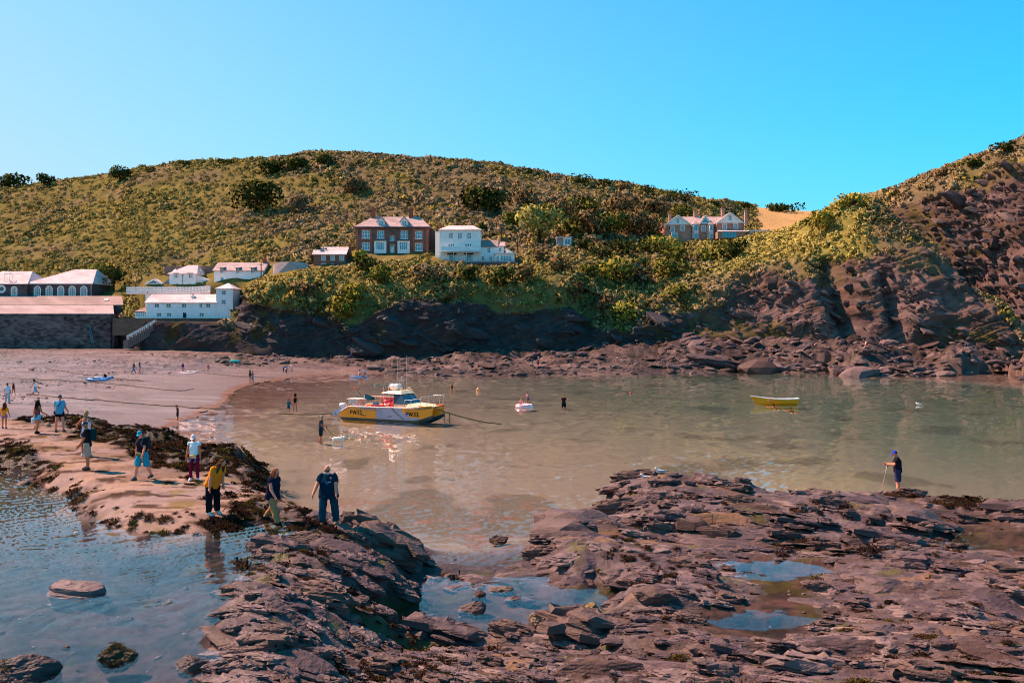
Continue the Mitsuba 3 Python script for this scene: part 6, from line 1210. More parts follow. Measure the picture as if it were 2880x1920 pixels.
# ---------------------------------------------------------------- people
SK = {'fair': lin(226, 148, 118), 'tan': lin(196, 116, 84), 'pink': lin(232, 142, 116)}
def ell(c, a, b, ax, ay, n=14):
    t = np.arange(n) * 2 * np.pi / n
    return np.asarray(c) + np.cos(t)[:, None] * a * np.asarray(ax) + np.sin(t)[:, None] * b * np.asarray(ay)
def mh(*pts): return m3.Manifold.hull_points(np.concatenate(pts).astype(np.float32))
def union(ms, fine, it=6):
    m = m3.Manifold.batch_boolean(ms, m3.OpType.Add).refine_to_length(fine).to_mesh()
    t = trimesh.Trimesh(m.vert_properties[:, :3], m.tri_verts, process=True)
    if it: trimesh.smoothing.filter_taubin(t, .5, .53, it)
    return t
def person(label, at, hpx, face, lean=0, head=(0, 0), arms=((4, 8, 10), (4, 8, 10)), legs=((0, 3, 0), (0, 3, 0)), build=1.0, skin='fair', top=None, sleeve='short', low=None, lowlen='long', hair=None, hairlen='short', cap=None, shoes=None, extra=(), drop=0.0, twist=0, group=None, at3=None, child=False, full=1.0, hem=0.02):
    """face: where the figure looks, degrees: 180 the eye, -90 right, 90 left, 0 away; limbs: (swing, spread, bend) in degrees, right then left"""
    p = np.asarray(at3, float) if at3 is not None else stand(*at)
    Z = p[1]; fine = .035 if Z < 45 else .07 if Z < 80 else .12
    R_ = math.radians; H = 1.72
    hs = 1.28 if child else 1.0
    S = np.array([0, math.sin(R_(lean)), math.cos(R_(lean))]); Fw = np.array([0, math.cos(R_(lean)), -math.sin(R_(lean))]); Xr = np.array([1.0, 0, 0])
    tw = R_(twist); Xt = np.array([math.cos(tw), math.sin(tw), 0]); Ft = Fw * math.cos(tw) - Xr * math.sin(tw)
    hip = np.zeros(3); b = build
    at_ = lambda u: hip + S * u
    hips, waist, chest, sh, neck = at_(-.02), at_(.16), at_(.36), at_(.50), at_(.56)
    hd = R_(head[0] + lean); ht = R_(head[1])
    HS = np.array([0, math.sin(hd), math.cos(hd)]); HF = np.array([-math.sin(ht) * math.cos(hd), math.cos(hd) * math.cos(ht), -math.sin(hd)]); HX = np.cross(HF, HS); HX /= np.linalg.norm(HX)
    hc = neck + HS * .155 + HF * .015
    k = 2 if Z < 45 else 1
    def limb(o, dirs, lens): 
        out = [o]
        for d, l in zip(dirs, lens): out.append(out[-1] + np.asarray(d) / np.linalg.norm(d) * l)
        return out
    body, L_, A_ = [], [], []
    for side, (sw, sp, bd) in zip((1, -1), legs):
        d1 = [side * math.sin(R_(sp)), math.sin(R_(sw)), -math.cos(R_(sw))]; d2 = [side * math.sin(R_(sp)) * .5, math.sin(R_(sw - bd)), -math.cos(R_(sw - bd))]
        L_.append(limb(hip + Xr * side * .095 * (b ** .5) - [0, 0, .03], (d1, d2), (.42, .41)))
    for side, (sw, sp, bd) in zip((1, -1), arms):
        d1 = np.array([side * math.sin(R_(sp)), math.sin(R_(sw)), -math.cos(R_(sw)) * math.cos(R_(sp))]); a2 = R_(sw + bd); d2 = np.array([side * math.sin(R_(sp)) * .6, math.sin(a2), -math.cos(a2) * math.cos(R_(sp * .6))])
        A_.append(limb(sh + Xt * side * (.17 + .03 * (b - 1)) - S * .03, (d1, d2), (.285, .25)))
    # body, one surface
    body += [mh(ell(hips - S * .06, .155 * b, .11 * b, Xr, Fw), ell(waist, .135 * b, .098 * b, Xr, Fw)), mh(ell(waist, .135 * b, .098 * b, Xr, Fw), ell(chest, .16 * b, .115 * b, Xt, Ft)), mh(ell(chest, .16 * b, .115 * b, Xt, Ft), ell(sh, .15, .075, Xt, Ft), ell(sh + S * .035, .07, .05, Xt, Ft)),
             mh(ell(neck - S * .05, .06, .06, Xr, Fw, 10), ell(neck + HS * .05, .052, .056, HX, HF, 10))]
    skull = mh(hc + (sph((0, 0, 0), 1, k) * [.076, .095, .112]) @ np.array([HX, HF, HS]) * hs, hc + (sph((0, .035, -.075), 1, k) * [.05, .06, .06] * 1.0) @ np.array([HX, HF, HS]) * hs * .999)
    body.append(skull); body.append(mh(sph(hc + HF * .098 * hs - HS * .02, .012, 0), sph(hc + HF * .085 * hs + HS * .02, .010, 0), sph(hc + HF * .07 * hs - HS * .02, .016, 0)))
    for s in (1, -1): body.append(mh(sph(hc + HX * s * .078 * hs - HF * .005 + HS * .01, .016, 0), sph(hc + HX * s * .074 * hs - HS * .02, .013, 0)))
    rl = np.array([.088, .058, .038]) * (b ** .7); ra = np.array([.05, .042, .029]) * (b ** .6)
    for J in L_:
        body += [mh(sph(J[0], rl[0], 1), sph(J[1], rl[1], 1)), mh(sph(J[1], rl[1] * .98, 1), sph(J[1] * .65 + J[2] * .35 + [0, -.015, 0], rl[1] * .98, 1), sph(J[2], rl[2], 1)), mh(sph(J[2] + [0, -.03, -.035], .035, 0), sph(J[2] + [0, .13, -.05], .032, 0), sph(J[2], .036, 0))]
    for side, J in zip((1, -1), A_):
        body += [mh(sph(J[0], ra[0], 1), sph(J[1], ra[1], 1)), mh(sph(J[1], ra[1], 1), sph(J[2], ra[2], 1))]
        u = J[2] - J[1]; u /= np.linalg.norm(u); w = np.cross(u, [side, 0, 0]); w /= np.linalg.norm(w) + 1e-9; q = np.cross(w, u)          # u along the hand, w across the knuckles
        pc = J[2] + u * .045
        body.append(mh(*[sph(pc + u * a + w * c, .013, 0) for a in (-.045, .045) for c in (-.032, .032)]))
        for i, (off, ln) in enumerate(((-.033, .062), (-.011, .075), (.011, .07), (.033, .055))):
            b0 = pc + u * .045 + w * off; b1 = b0 + u * ln * .55 - q * side * .012 * (1 + i * .3); b2 = b1 + u * ln * .4 - q * side * .022
            body += [mh(sph(b0, .009, 0), sph(b1, .0085, 0)), mh(sph(b1, .0085, 0), sph(b2, .007, 0))]
        t0 = pc - u * .02 + w * .035; t1 = t0 + u * .035 + w * .025 - q * side * .01
        body += [mh(sph(t0, .011, 0), sph(t1, .0095, 0)), mh(sph(t1, .0095, 0), sph(t1 + u * .03 - q * side * .01, .008, 0))]
    parts = [('body', union(body, fine, 4), SK[skin] if isinstance(skin, str) else skin)]
    # clothes
    def frustum(a, c, r0, r1, n=12):
        d = np.asarray(c) - a; d = d / np.linalg.norm(d); x = np.cross(d, [0, 1, .1]); x /= np.linalg.norm(x); y = np.cross(d, x)
        return mh(ell(a, r0, r0, x, y, n), ell(c, r1, r1, x, y, n))
    o = .016
    if top is not None:
        hm = at_(-.06 - hem)
        ms = [mh(ell(hm, (.168 * b + o) * full, (.125 * b + o) * full, Xr, Fw), ell(waist, (.145 * b + o) * full, (.112 * b + o) * full, Xr, Fw)), mh(ell(waist, (.145 * b + o) * full, (.112 * b + o) * full, Xr, Fw), ell(chest, .166 * b + o, .12 * b + o, Xt, Ft)), mh(ell(chest, .166 * b + o, .12 * b + o, Xt, Ft), ell(sh - S * .01, .152 + o, .078 + o, Xt, Ft), ell(sh + S * .045, .082, .064, Xt, Ft))]
        if sleeve == 'vest': ms = ms[:2] + [mh(ell(chest, .166 * b + o, .12 * b + o, Xt, Ft), ell(chest + S * .05, .15 * b, .112 * b, Xt, Ft))] + [mh(sph(chest + S * .04 + Xt * s * .085 + Ft * .1 * f_, .018, 0), sph(sh + Xt * s * .09 + S * .03 + Ft * .04 * f_, .018, 0)) for s in (1, -1) for f_ in (1, -1)]
        else:
            for J in A_:
                e = {'short': .62, 'cap': .25, 'long': 1.0}[sleeve]
                ms.append(mh(sph(J[0] + S * .01, ra[0] + .018, 1), ell(J[0] * (1 - e) + J[1] * e, ra[0] + .024, ra[0] + .024, *np.linalg.svd((J[1] - J[0])[None])[2][1:], 12)))
                if sleeve == 'long': ms.append(frustum(J[1], J[2], ra[1] + .014, ra[2] + .012))
        parts.append(('shirt', union(ms, fine, 3), top))
    if low is not None:
        nm = {'long': 'trousers', 'knee': 'shorts', 'mini': 'shorts', 'tight': 'leggings', 'skirt': 'skirt', 'suit': 'swimsuit'}[lowlen]
        wst = mh(ell(at_(.10), .142 * b + .012, .105 * b + .012, Xr, Fw), ell(hips - S * .07, .162 * b + .014, .118 * b + .014, Xr, Fw))
        if lowlen == 'skirt':
            kn = (L_[0][1] + L_[1][1]) / 2; kk = kn * .55 + (L_[0][2] + L_[1][2]) / 2 * .45
            ms = [wst, mh(ell(hips - S * .07, .165 * b + .014, .12 * b + .014, Xr, Fw), ell(kk, .25, .22, Xr, [0, 1, 0]))]
        elif lowlen == 'suit':
            ms = [mh(ell(hips - S * .08, .158 * b, .113 * b, Xr, Fw), ell(waist, .14 * b, .103 * b, Xr, Fw)), mh(ell(waist, .14 * b, .103 * b, Xr, Fw), ell(chest + S * .03, .163 * b, .12 * b, Xt, Ft))]
        else:
            ms = [wst]
            e = {'long': None, 'tight': None, 'knee': 1.0, 'mini': .42}[lowlen]; lo = .03 if lowlen in ('long', 'knee') else .008
            for s, J in zip((1, -1), L_):
                tp = J[0] + [0, 0, .03]
                if e is None: ms += [mh(sph(tp, rl[0] + .02, 1), sph(J[1], rl[1] + lo * .8 + .008, 1)), mh(sph(J[1], rl[1] + lo * .8 + .008, 1), ell(J[2] * .96 + J[1] * .04, rl[2] + lo + .012, rl[2] + lo + .012, [1, 0, 0], [0, 1, 0], 12))]
                else:
                    c_ = J[0] * (1 - e) + J[1] * e; x_ = np.linalg.svd((J[1] - J[0])[None])[2][1:]; ms.append(mh(sph(tp, rl[0] + .022, 1), ell(c_, rl[0] * (1 - e) + rl[1] * e + lo + .022, rl[0] * (1 - e) + rl[1] * e + lo + .022, *x_, 12)))
        parts.append((nm, union(ms, fine, 3), low))
    Bh = np.array([HX, HF, HS])
    def hp_(*c): return hc + np.asarray(c) @ Bh * hs
    if hair is not None:
        ms = [mh(hp_(0, -.012, .022) + sph((0, 0, 0), np.array([.083, .092, .102]) * hs, 1) @ Bh)]
        face_cut = mh(*[sph(hp_(x, y, z), .012, 0) for x in (-.06, .06) for y in (.055, .2) for z in (-.2, .045)])
        m = m3.Manifold.batch_boolean([ms[0], face_cut], m3.OpType.Subtract)
        ms = [m]
        if hairlen in ('long', 'mid'):
            e = -.36 if hairlen == 'long' else -.17
            bk = neck - Fw * .07 - S * (.20 if hairlen == 'long' else .02)
            ms += [mh(sph(hp_(0, -.05, .01), .085 * hs, 1), sph(bk + Xr * .07, .05, 1), sph(bk - Xr * .07, .05, 1), sph(hp_(.06, -.02, -.08), .035, 0), sph(hp_(-.06, -.02, -.08), .035, 0))]
            if hairlen == 'long':
                for s in (1, -1): ms.append(mh(sph(hp_(s * .075, .02, .02), .028, 0), sph(hp_(s * .09, .035, -.12), .032, 0), sph(sh + Xr * s * .10 + Fw * .10 - S * (.10 if lean > 8 else .0) + HF * .0, .035, 0)))
            if hairlen == 'mid':
                for s in (1, -1): ms.append(mh(sph(hp_(s * .075, .015, .03), .03, 0), sph(hp_(s * .085, .02, -.13), .032, 0), sph(hp_(s * .05, -.06, -.14), .04, 0)))
        if hairlen == 'tail': ms.append(mh(sph(hp_(0, -.10, .03), .04, 1), sph(hp_(0, -.13, -.08), .045, 1), sph(hp_(0, -.11, -.22), .02, 1)))
        parts.append(('hair', union(ms, fine * .8, 2), hair))
    if cap is not None:
        col, brim = cap
        dome = m3.Manifold.batch_boolean([mh(hp_(0, -.008, .03) + sph((0, 0, 0), np.array([.087, .1, .1]) * hs, 1) @ Bh), mh(*[sph(hp_(x, y, z), .01, 0) for x in (-.2, .2) for y in (-.2, .3) for z in (-.3, .02)])], m3.OpType.Subtract)
        ms = [dome]
        if brim: ms.append(mh(*[sph(hp_(x, y, .028 - .02 * (y > .12)), .008, 0) for x, y in ((-.07, .06), (.07, .06), (-.055, .15), (.055, .15), (0, .175))]))
        parts.append(('cap', union(ms, fine * .8, 1), col))
    if shoes is not None:
        for J in L_: parts.append(('shoe', union([mh(sph(J[2] + [0, -.045, -.04], .042, 1), sph(J[2] + [0, .15, -.055], .04, 1), sph(J[2] + [0, .05, -.02], .045, 1), sph(J[2] + [0, .0, .02], .047, 1))], fine, 0), shoes))
    if Z < 45:
        for s in (1, -1): parts.append(('eye', trimesh.Trimesh(sph(hp_(s * .03, .088, .018), .009, 1), trimesh.creation.icosphere(1).faces), lin(40, 34, 34)))
        parts.append(('mouth', hull(np.concatenate([sph(hp_(x, .085, -.062), .006, 0) for x in (-.022, .022)])), lin(150, 84, 78)))
    for kind, col in extra:
        if kind == 'sunglasses': m = union([mh(*[sph(hp_(s * .034 + x, .09, .018 + z), .007, 0) for x in (-.024, .024) for z in (-.014, .014)]) for s in (1, -1)] + [mh(sph(hp_(-.075, .03, .022), .005, 0), sph(hp_(-.06, .09, .022), .006, 0)), mh(sph(hp_(.075, .03, .022), .005, 0), sph(hp_(.06, .09, .022), .006, 0)), mh(sph(hp_(-.03, .092, .024), .005, 0), sph(hp_(.03, .092, .024), .005, 0))], 9, 0)
        elif kind == 'beard': m = union([mh(sph(hp_(0, .05, -.10), .045, 1), sph(hp_(.055, .02, -.045), .025, 1), sph(hp_(-.055, .02, -.045), .025, 1), sph(hp_(0, .088, -.075), .014, 1))], fine, 1)
        elif kind == 'backpack': m = union([mh(*[sph(chest + Xt * x - Ft * y + S * z, .04, 1) for x in (-.11, .11) for y in (.16, .27) for z in (-.20, .16)])], fine, 3)
        elif kind == 'straps': m = union([mh(sph(sh + Xt * s * .10 + S * .05, .02, 0), sph(chest + Xt * s * .12 + Ft * (.115 * b + .03) + S * .02, .02, 0)) for s in (1, -1)] + [mh(sph(chest + Xt * s * .12 + Ft * (.115 * b + .03) + S * .02, .02, 0), sph(waist + Xt * s * (.145 * b) + Ft * .03, .02, 0)) for s in (1, -1)], 9, 0)
        elif kind == 'crossbody': m = union([mh(sph(sh + Xt * .13 + S * .055, .016, 0), sph(chest + Xt * .05 - Ft * (.12 * b + .022), .016, 0)), mh(sph(chest + Xt * .05 - Ft * (.12 * b + .022), .016, 0), sph(hips - Xr * .17 * b - Fw * .07 + S * .06, .016, 0)), mh(*[sph(hips - Xr * (.19 * b) + S * z + Fw * y, .03, 0) for z in (-.05, .06) for y in (-.08, .04)])], 9, 0)
        elif kind == 'bag': m = union([mh(*[sph(A_[1][2] + [x, y, z - .16], .025, 0) for x in (-.03, .03) for y in (-.13, .13) for z in (-.16, .08)]), mh(sph(A_[1][2] + [0, -.1, -.05], .012, 0), sph(A_[1][2] - [0, 0, .02], .012, 0)), mh(sph(A_[1][2] + [0, .1, -.05], .012, 0), sph(A_[1][2] - [0, 0, .02], .012, 0))], 9, 0)
        elif kind == 'belt_bag': m = union([mh(*[sph(hips + S * z + Fw * (.155 * b) + Xr * x, .035, 1) for x in (-.09, .09) for z in (.0, .06)])], fine, 1)
        elif kind == 'tied_top': m = union([mh(ell(at_(.06), .17 * b, .128 * b, Xr, Fw), ell(at_(-.02), .178 * b, .135 * b, Xr, Fw))] + [mh(sph(hips + Fw * .14 + Xr * x, .03, 0), sph(hips + Fw * .17 + Xr * (x * 2.2) - S * .16, .035, 0)) for x in (-.05, .05)], fine, 1)
        elif kind == 'print': m = union([mh(*[sph(chest + Xt * x + Ft * (.12 * b + .012) + S * z, .006, 0) for x, z in ((-.07, -.01), (.05, .05), (.02, -.02))]), mh(*[sph(chest + Xt * x + Ft * (.12 * b + .012) + S * z, .006, 0) for x, z in ((-.05, -.06), (.06, .0), (.0, -.07))])], 9, 0)
        elif kind == 'print_bar': m = union([mh(*[sph(chest - Xt * x + Ft * (.12 * b + .012) + S * z, .006, 0) for x, z in ((.03, -.015), (.11, .005), (.11, .018), (.03, -.002))])], 9, 0)
        else: continue
        parts.append((kind, m, col))
    low_z = min(J[2][2] for J in L_) - .085
    top_z = max(pt[1].vertices[:, 2].max() for pt in parts)
    sc = hpx * Z / FL / (top_z - low_z)
    M = mat(p - np.array([0, 0, drop]), R_(face), sc) @ mat((0, 0, -low_z))
    t = thing('person', label, 'person', group)
    for nm, m, c in parts:
        if nm in ('shirt', 'trousers', 'shorts', 'skirt', 'hair') and Z < 80:      # folds
            q_ = np.asarray(m.vertices); m.vertices = q_ + m.vertex_normals * ((.05 if nm != 'hair' else .03) * (meshkit.fbm(q_ * [11, 11, 7] + hpx, 2) - .5))[:, None]
    for nm, m, c in parts: put(nm, m, c, 'm_matte', t, 45, M)
    person.world = lambda q, M=M: (M @ [*q, 1])[:3]; person.J = (L_, A_, hc)
    return t
BLK, NAVY, TEAL_, WHT = lin(34, 32, 36), lin(30, 34, 52), lin(16, 44, 62), lin(232, 232, 234)
BRN, DKB, BLND, AUB, GRYH = lin(84, 56, 40), lin(44, 32, 28), lin(176, 136, 96), lin(124, 68, 48), lin(150, 140, 136)
stride = ((20, 3, 6), (-14, 3, 16)); still = ((0, 4, 0), (0, 4, 0))
person('bald white bearded man in dark teal t-shirt and jeans stepping over the rocks, arms out', (755, 1207), 140, 180, 10, (22, 0), ((12, 26, 18), (22, 12, 14)), ((8, 6, 10), (-6, 6, 6)), 1.5, 'pink', TEAL_, 'short', lin(28, 62, 78), 'long', None, shoes=lin(150, 120, 100), extra=(('sunglasses', BLK), ('beard', lin(226, 216, 212)), ('print', lin(60, 96, 150)), ('print_bar', lin(170, 176, 184))), full=1.08, hem=.08)
person('auburn haired woman in navy top and khaki trousers walking right across the wet rocks', (626, 1205), 128, -118, 8, (10, 0), ((16, 6, 24), (-6, 8, 16)), ((26, 4, 4), (-20, 4, 22)), 1.28, 'pink', NAVY, 'cap', lin(182, 124, 84), 'long', AUB, 'mid', shoes=BLK, full=1.15, hem=.06)
person('woman with long brown hair in mustard top and black trousers bending forward', (489, 1187), 132, -122, 30, (20, 0), ((-14, 8, 10), (-18, 10, 14)), still, 1.25, 'fair', lin(246, 136, 40), 'short', lin(28, 28, 34), 'long', BRN, 'long', shoes=lin(196, 186, 184), full=1.12, hem=.06)
person('woman in white cap and white shirt with maroon leggings and yellow belt bag', (446, 1106), 108, 180, 3, (22, 0), ((4, 12, 8), (4, 12, 8)), still, .98, 'tan', lin(214, 232, 238), 'cap', lin(112, 24, 52), 'tight', BLND, 'short', (lin(232, 214, 214), True), lin(230, 210, 214), (('belt_bag', lin(240, 188, 110)), ('tied_top', lin(60, 120, 160))))
person('man in teal cap, black t-shirt and teal shorts walking with rucksack straps', (327, 1103), 114, 160, 6, (16, 20), ((-10, 12, 14), (18, 8, 10)), ((18, 3, 6), (-14, 3, 14)), 1.08, 'pink', BLK, 'short', lin(40, 140, 164), 'knee', GRYH, 'short', (lin(36, 150, 176), True), lin(90, 84, 84), (('backpack', lin(40, 48, 56)), ('straps', lin(96, 96, 104)), ('belt_bag', lin(120, 116, 84))))
person('man in dark cap with dark green rucksack and beige shorts facing left', (200, 1081), 112, 105, 2, (8, 0), ((20, 4, 14), (14, 4, 20)), ((2, 3, 2), (-3, 3, 2)), 1.14, 'tan', BLK, 'short', lin(176, 148, 132), 'knee', GRYH, 'short', (lin(52, 58, 68), True), lin(70, 60, 58), (('backpack', lin(24, 52, 52)), ('straps', lin(150, 50, 60))))
person('woman with fair ponytail in white vest, hands on hips, behind the rucksack man', (198, 1050), 106, 0, 0, (0, 0), ((-8, 40, 75), (-8, 40, 75)), still, .98, 'tan', lin(228, 214, 222), 'vest', lin(150, 160, 180), 'mini', BLND, 'tail', shoes=lin(200, 190, 186))
person('man in pale blue t-shirt and black shorts with cross-body strap seen from behind', (137, 993), 86, 5, 0, (12, 0), ((16, 12, 30), (16, 12, 30)), ((3, 6, 2), (-3, 5, 2)), 1.15, 'pink', lin(96, 160, 190), 'short', lin(26, 28, 34), 'mini', lin(90, 90, 90), 'short', (lin(80, 88, 92), False), lin(84, 84, 84), (('crossbody', BLK),), full=1.05)
person('woman with long dark hair in white and turquoise shorts carrying a white bag', (86, 996), 77, -20, 2, (0, -30), ((10, 14, 50), (0, 18, 8)), ((-10, 4, 10), (10, 4, 6)), .96, 'tan', lin(120, 74, 66), 'vest', lin(90, 180, 205), 'mini', DKB, 'long', shoes=BLK, extra=(('bag', WHT),))
person('girl in mustard t-shirt and mauve shorts with long curly hair seen from behind', (10, 985), 60, 10, 2, (0, 0), ((6, 16, 10), (6, 16, 10)), ((-4, 4, 4), (6, 4, 4)), .92, 'tan', lin(250, 144, 30), 'short', lin(150, 96, 140), 'mini', BRN, 'long', shoes=lin(90, 70, 110), child=True)
person('man in white t-shirt and pale trousers seen from behind at the far left', (17, 926), 46, 15, 0, (0, -20), ((4, 8, 8), (4, 8, 8)), still, 1.05, 'tan', lin(214, 210, 220), 'short', lin(176, 168, 172), 'long', DKB, 'short')
person('child in dark swimwear walking on the sand at the far left', (31, 908), 28, 0, 0, (0, 0), ((-10, 10, 10), (14, 10, 10)), stride, .95, 'tan', None, 'vest', lin(70, 60, 50), 'suit', BRN, 'long', child=True)
person('girl in white top and pale blue skirt striding across the sand', (80, 908), 38, 95, 6, (8, 0), ((-12, 6, 10), (16, 6, 16)), ((22, 2, 2), (-24, 2, 26)), .9, 'tan', WHT, 'vest', lin(150, 176, 210), 'skirt', BRN, 'mid')
person('man in grey top and jeans walking left of a companion on the far sand', (307, 858), 26, -90, 4, (0, 0), ((-18, 6, 10), (18, 6, 16)), ((26, 2, 4), (-24, 2, 14)), 1, 'tan', lin(74, 74, 84), 'short', lin(120, 124, 146), 'long', DKB, 'short')
person('woman in purple top and white skirt walking on the far sand', (321, 858), 26, -80, 0, (0, 0), ((4, 8, 8), (4, 8, 8)), ((6, 2, 2), (-8, 2, 6)), 1, 'tan', lin(90, 70, 110), 'short', lin(222, 216, 220), 'mini', BRN, 'mid')
person('child in purple top standing behind the white paddleboard', (420, 855), 22, 180, 0, (0, 0), ((4, 10, 8), (4, 10, 8)), still, 1.0, 'tan', lin(74, 56, 110), 'long', lin(200, 140, 130), 'mini', DKB, 'short', child=True)
person('small child in pink on the far sand', (478, 853), 18, -120, 0, (0, 0), ((10, 14, 8), (20, 20, 8)), stride, 1.0, 'tan', lin(226, 74, 92), 'short', lin(226, 84, 100), 'mini', DKB, 'short', child=True)
person('dark haired person in black hugging a companion at the waterline', (574, 880), 30, -60, 2, (0, 0), ((30, 20, 60), (20, 16, 50)), still, 1.0, 'tan', lin(60, 50, 50), 'short', lin(120, 92, 80), 'mini', DKB, 'mid')
person('person in teal shorts hugged by a companion at the waterline', (580, 880), 28, 120, 0, (0, 0), ((30, 16, 60), (10, 12, 20)), ((4, 4, 2), (-8, 4, 8)), 1.05, 'tan', lin(120, 110, 110), 'short', lin(70, 140, 170), 'knee', DKB, 'short')
person('person in teal wetsuit bending over on the wet sand', (651, 857), 17, -90, 62, (0, 0), ((50, 8, 10), (40, 8, 10)), ((8, 6, 10), (0, 6, 6)), 1.0, 'tan', lin(50, 100, 130), 'long', lin(40, 80, 110), 'long', DKB, 'short')
person('dark suited child crouching beside the bending person on the wet sand', (656, 857), 11, -90, 30, (0, 0), ((50, 8, 30), (50, 8, 30)), ((80, 8, 120), (80, 8, 120)), 1.0, 'tan', lin(40, 60, 84), 'long', lin(30, 44, 60), 'long', DKB, 'short', child=True)
person('person in pale clothes standing on the wet sand beside a bending one', (670, 856), 21, 150, 4, (10, 0), ((14, 8, 20), (14, 8, 20)), still, 1.0, 'tan', lin(196, 190, 200), 'short', lin(186, 180, 190), 'knee', BLND, 'short')
person('paddler in pink sitting on the blue paddleboard', (824, 867), 17, -60, 10, (0, 0), ((40, 8, 30), (40, 8, 30)), ((85, 12, 10), (85, 12, 14)), 1.0, 'tan', lin(190, 150, 160), 'short', lin(120, 90, 100), 'mini', DKB, 'short', at3=GX(824, 866, .12))
person('paddler in white standing in the water beside the blue paddleboard', (838, 868), 24, 100, 14, (10, 0), ((30, 10, 30), (30, 10, 30)), still, 1.05, 'tan', lin(170, 190, 220), 'short', lin(50, 60, 90), 'knee', DKB, 'short', at3=GX(838, 868, -.25))
person('child in teal wetsuit holding a woman hand in the shallows', (663, 947), 30, -20, 2, (20, 0), ((6, 34, 10), (4, 8, 8)), still, 1.05, 'tan', lin(30, 84, 100), 'long', lin(30, 84, 100), 'knee', DKB, 'short', at3=GX(663, 946, -.15), child=True)
person('woman in black swimsuit wading hand in hand with a child', (678, 946), 44, 0, 0, (4, 0), ((4, 10, 8), (4, 22, 8)), ((0, 4, 0), (-4, 4, 4)), 1.0, 'tan', None, 'vest', lin(26, 26, 32), 'suit', DKB, 'mid', at3=GX(678, 946, -.15))
person('child in dark t-shirt and shorts looking down at the water edge', (408, 967), 36, 100, 2, (24, 0), ((4, 6, 8), (4, 6, 8)), still, 1.0, 'tan', lin(30, 34, 40), 'short', lin(36, 42, 50), 'knee', DKB, 'short', (lin(30, 30, 34), True), child=True)
dogman = person('man in grey t-shirt and dark shorts wading with a white dog on a lead', (737, 1020), 66, -95, 2, (10, 0), ((22, 6, 62), (4, 6, 14)), ((6, 3, 8), (-6, 3, 6)), 1.04, 'tan', lin(66, 72, 76), 'short', lin(32, 44, 54), 'knee', GRYH, 'short', at3=GX(737, 1019, -.25))
hand = person.world(person.J[1][0][2])
person('woman in black swimsuit wading far out with long fair hair', (1038, 903), 25, 175, 2, (6, 0), ((10, 10, 40), (4, 10, 10)), still, 1.0, 'tan', None, 'vest', lin(36, 30, 36), 'suit', BLND, 'long', at3=GX(1038, 904, -.35))
person('bather in pink sitting in the inflatable ring', (1196, 934), 20, 170, -10, (4, 0), ((30, 20, 30), (30, 20, 30)), ((80, 14, 30), (80, 14, 30)), 1.0, 'pink', lin(224, 120, 150), 'vest', lin(210, 90, 130), 'suit', BLND, 'mid', at3=GX(1197, 934, .05))
person('bather leaning over the inflatable ring from behind', (1213, 934), 34, 130, 10, (10, 0), ((40, 14, 20), (40, 14, 20)), still, 1.05, 'tan', lin(160, 120, 150), 'short', lin(80, 60, 90), 'mini', DKB, 'short', at3=GX(1213, 933, -.5))
person('bather in dark top standing waist deep right of the inflatable ring', (1295, 948), 40, 180, 0, (6, 0), ((24, 24, 100), (24, 24, 100)), still, 1.1, 'tan', lin(36, 36, 44), 'short', lin(30, 30, 36), 'knee', DKB, 'short', at3=GX(1295, 946, -.55))
for dx, dy, lab in ((1782, 933, 'swimmer left below the yellow rowing boat, only the head showing'), (1821, 940, 'swimmer right below the yellow rowing boat, only the head showing')):
    person(lab, (dx, dy), 19, 0, 76, (-66, 0), ((70, 50, 40), (70, 50, 40)), ((-78, 8, 10), (-74, 8, 14)), 1.0, 'tan', None, 'vest', lin(40, 40, 50), 'suit', DKB, 'short', at3=GX(dx, dy, 0) + [0, 0, -.57])
fish = person('man in royal blue cap and black t-shirt fishing behind the right hand rocks', (2062, 1134), 97, 70, 3, (24, 0), ((26, 6, 66), (30, 6, 62)), still, 1.3, 'pink', lin(34, 30, 38), 'short', lin(60, 54, 84), 'knee', DKB, 'short', (lin(40, 64, 190), True), lin(90, 80, 84), at3=PX(2062, 1131, 39.0))
fh = person.world(person.J[1][1][2])
rod = thing('fishing_rod', 'thin fishing rod held by the man in the blue cap', 'fishing rod')
put('rod', tube([fh + [.12, 0, .12], fh, fh * .6 + PX(2026, 1124, 38.4) * .4, PX(2024, 1126, 38.2)], [.02, .016, .011, .008], 6), lin(150, 116, 90), 'm_paint', rod); put('reel', trimesh.creation.cylinder(.035, .05, sections=10), lin(60, 60, 66), 'm_metal', rod, False, mat(fh + [0, -.03, -.06], 0, 1, 1.57))
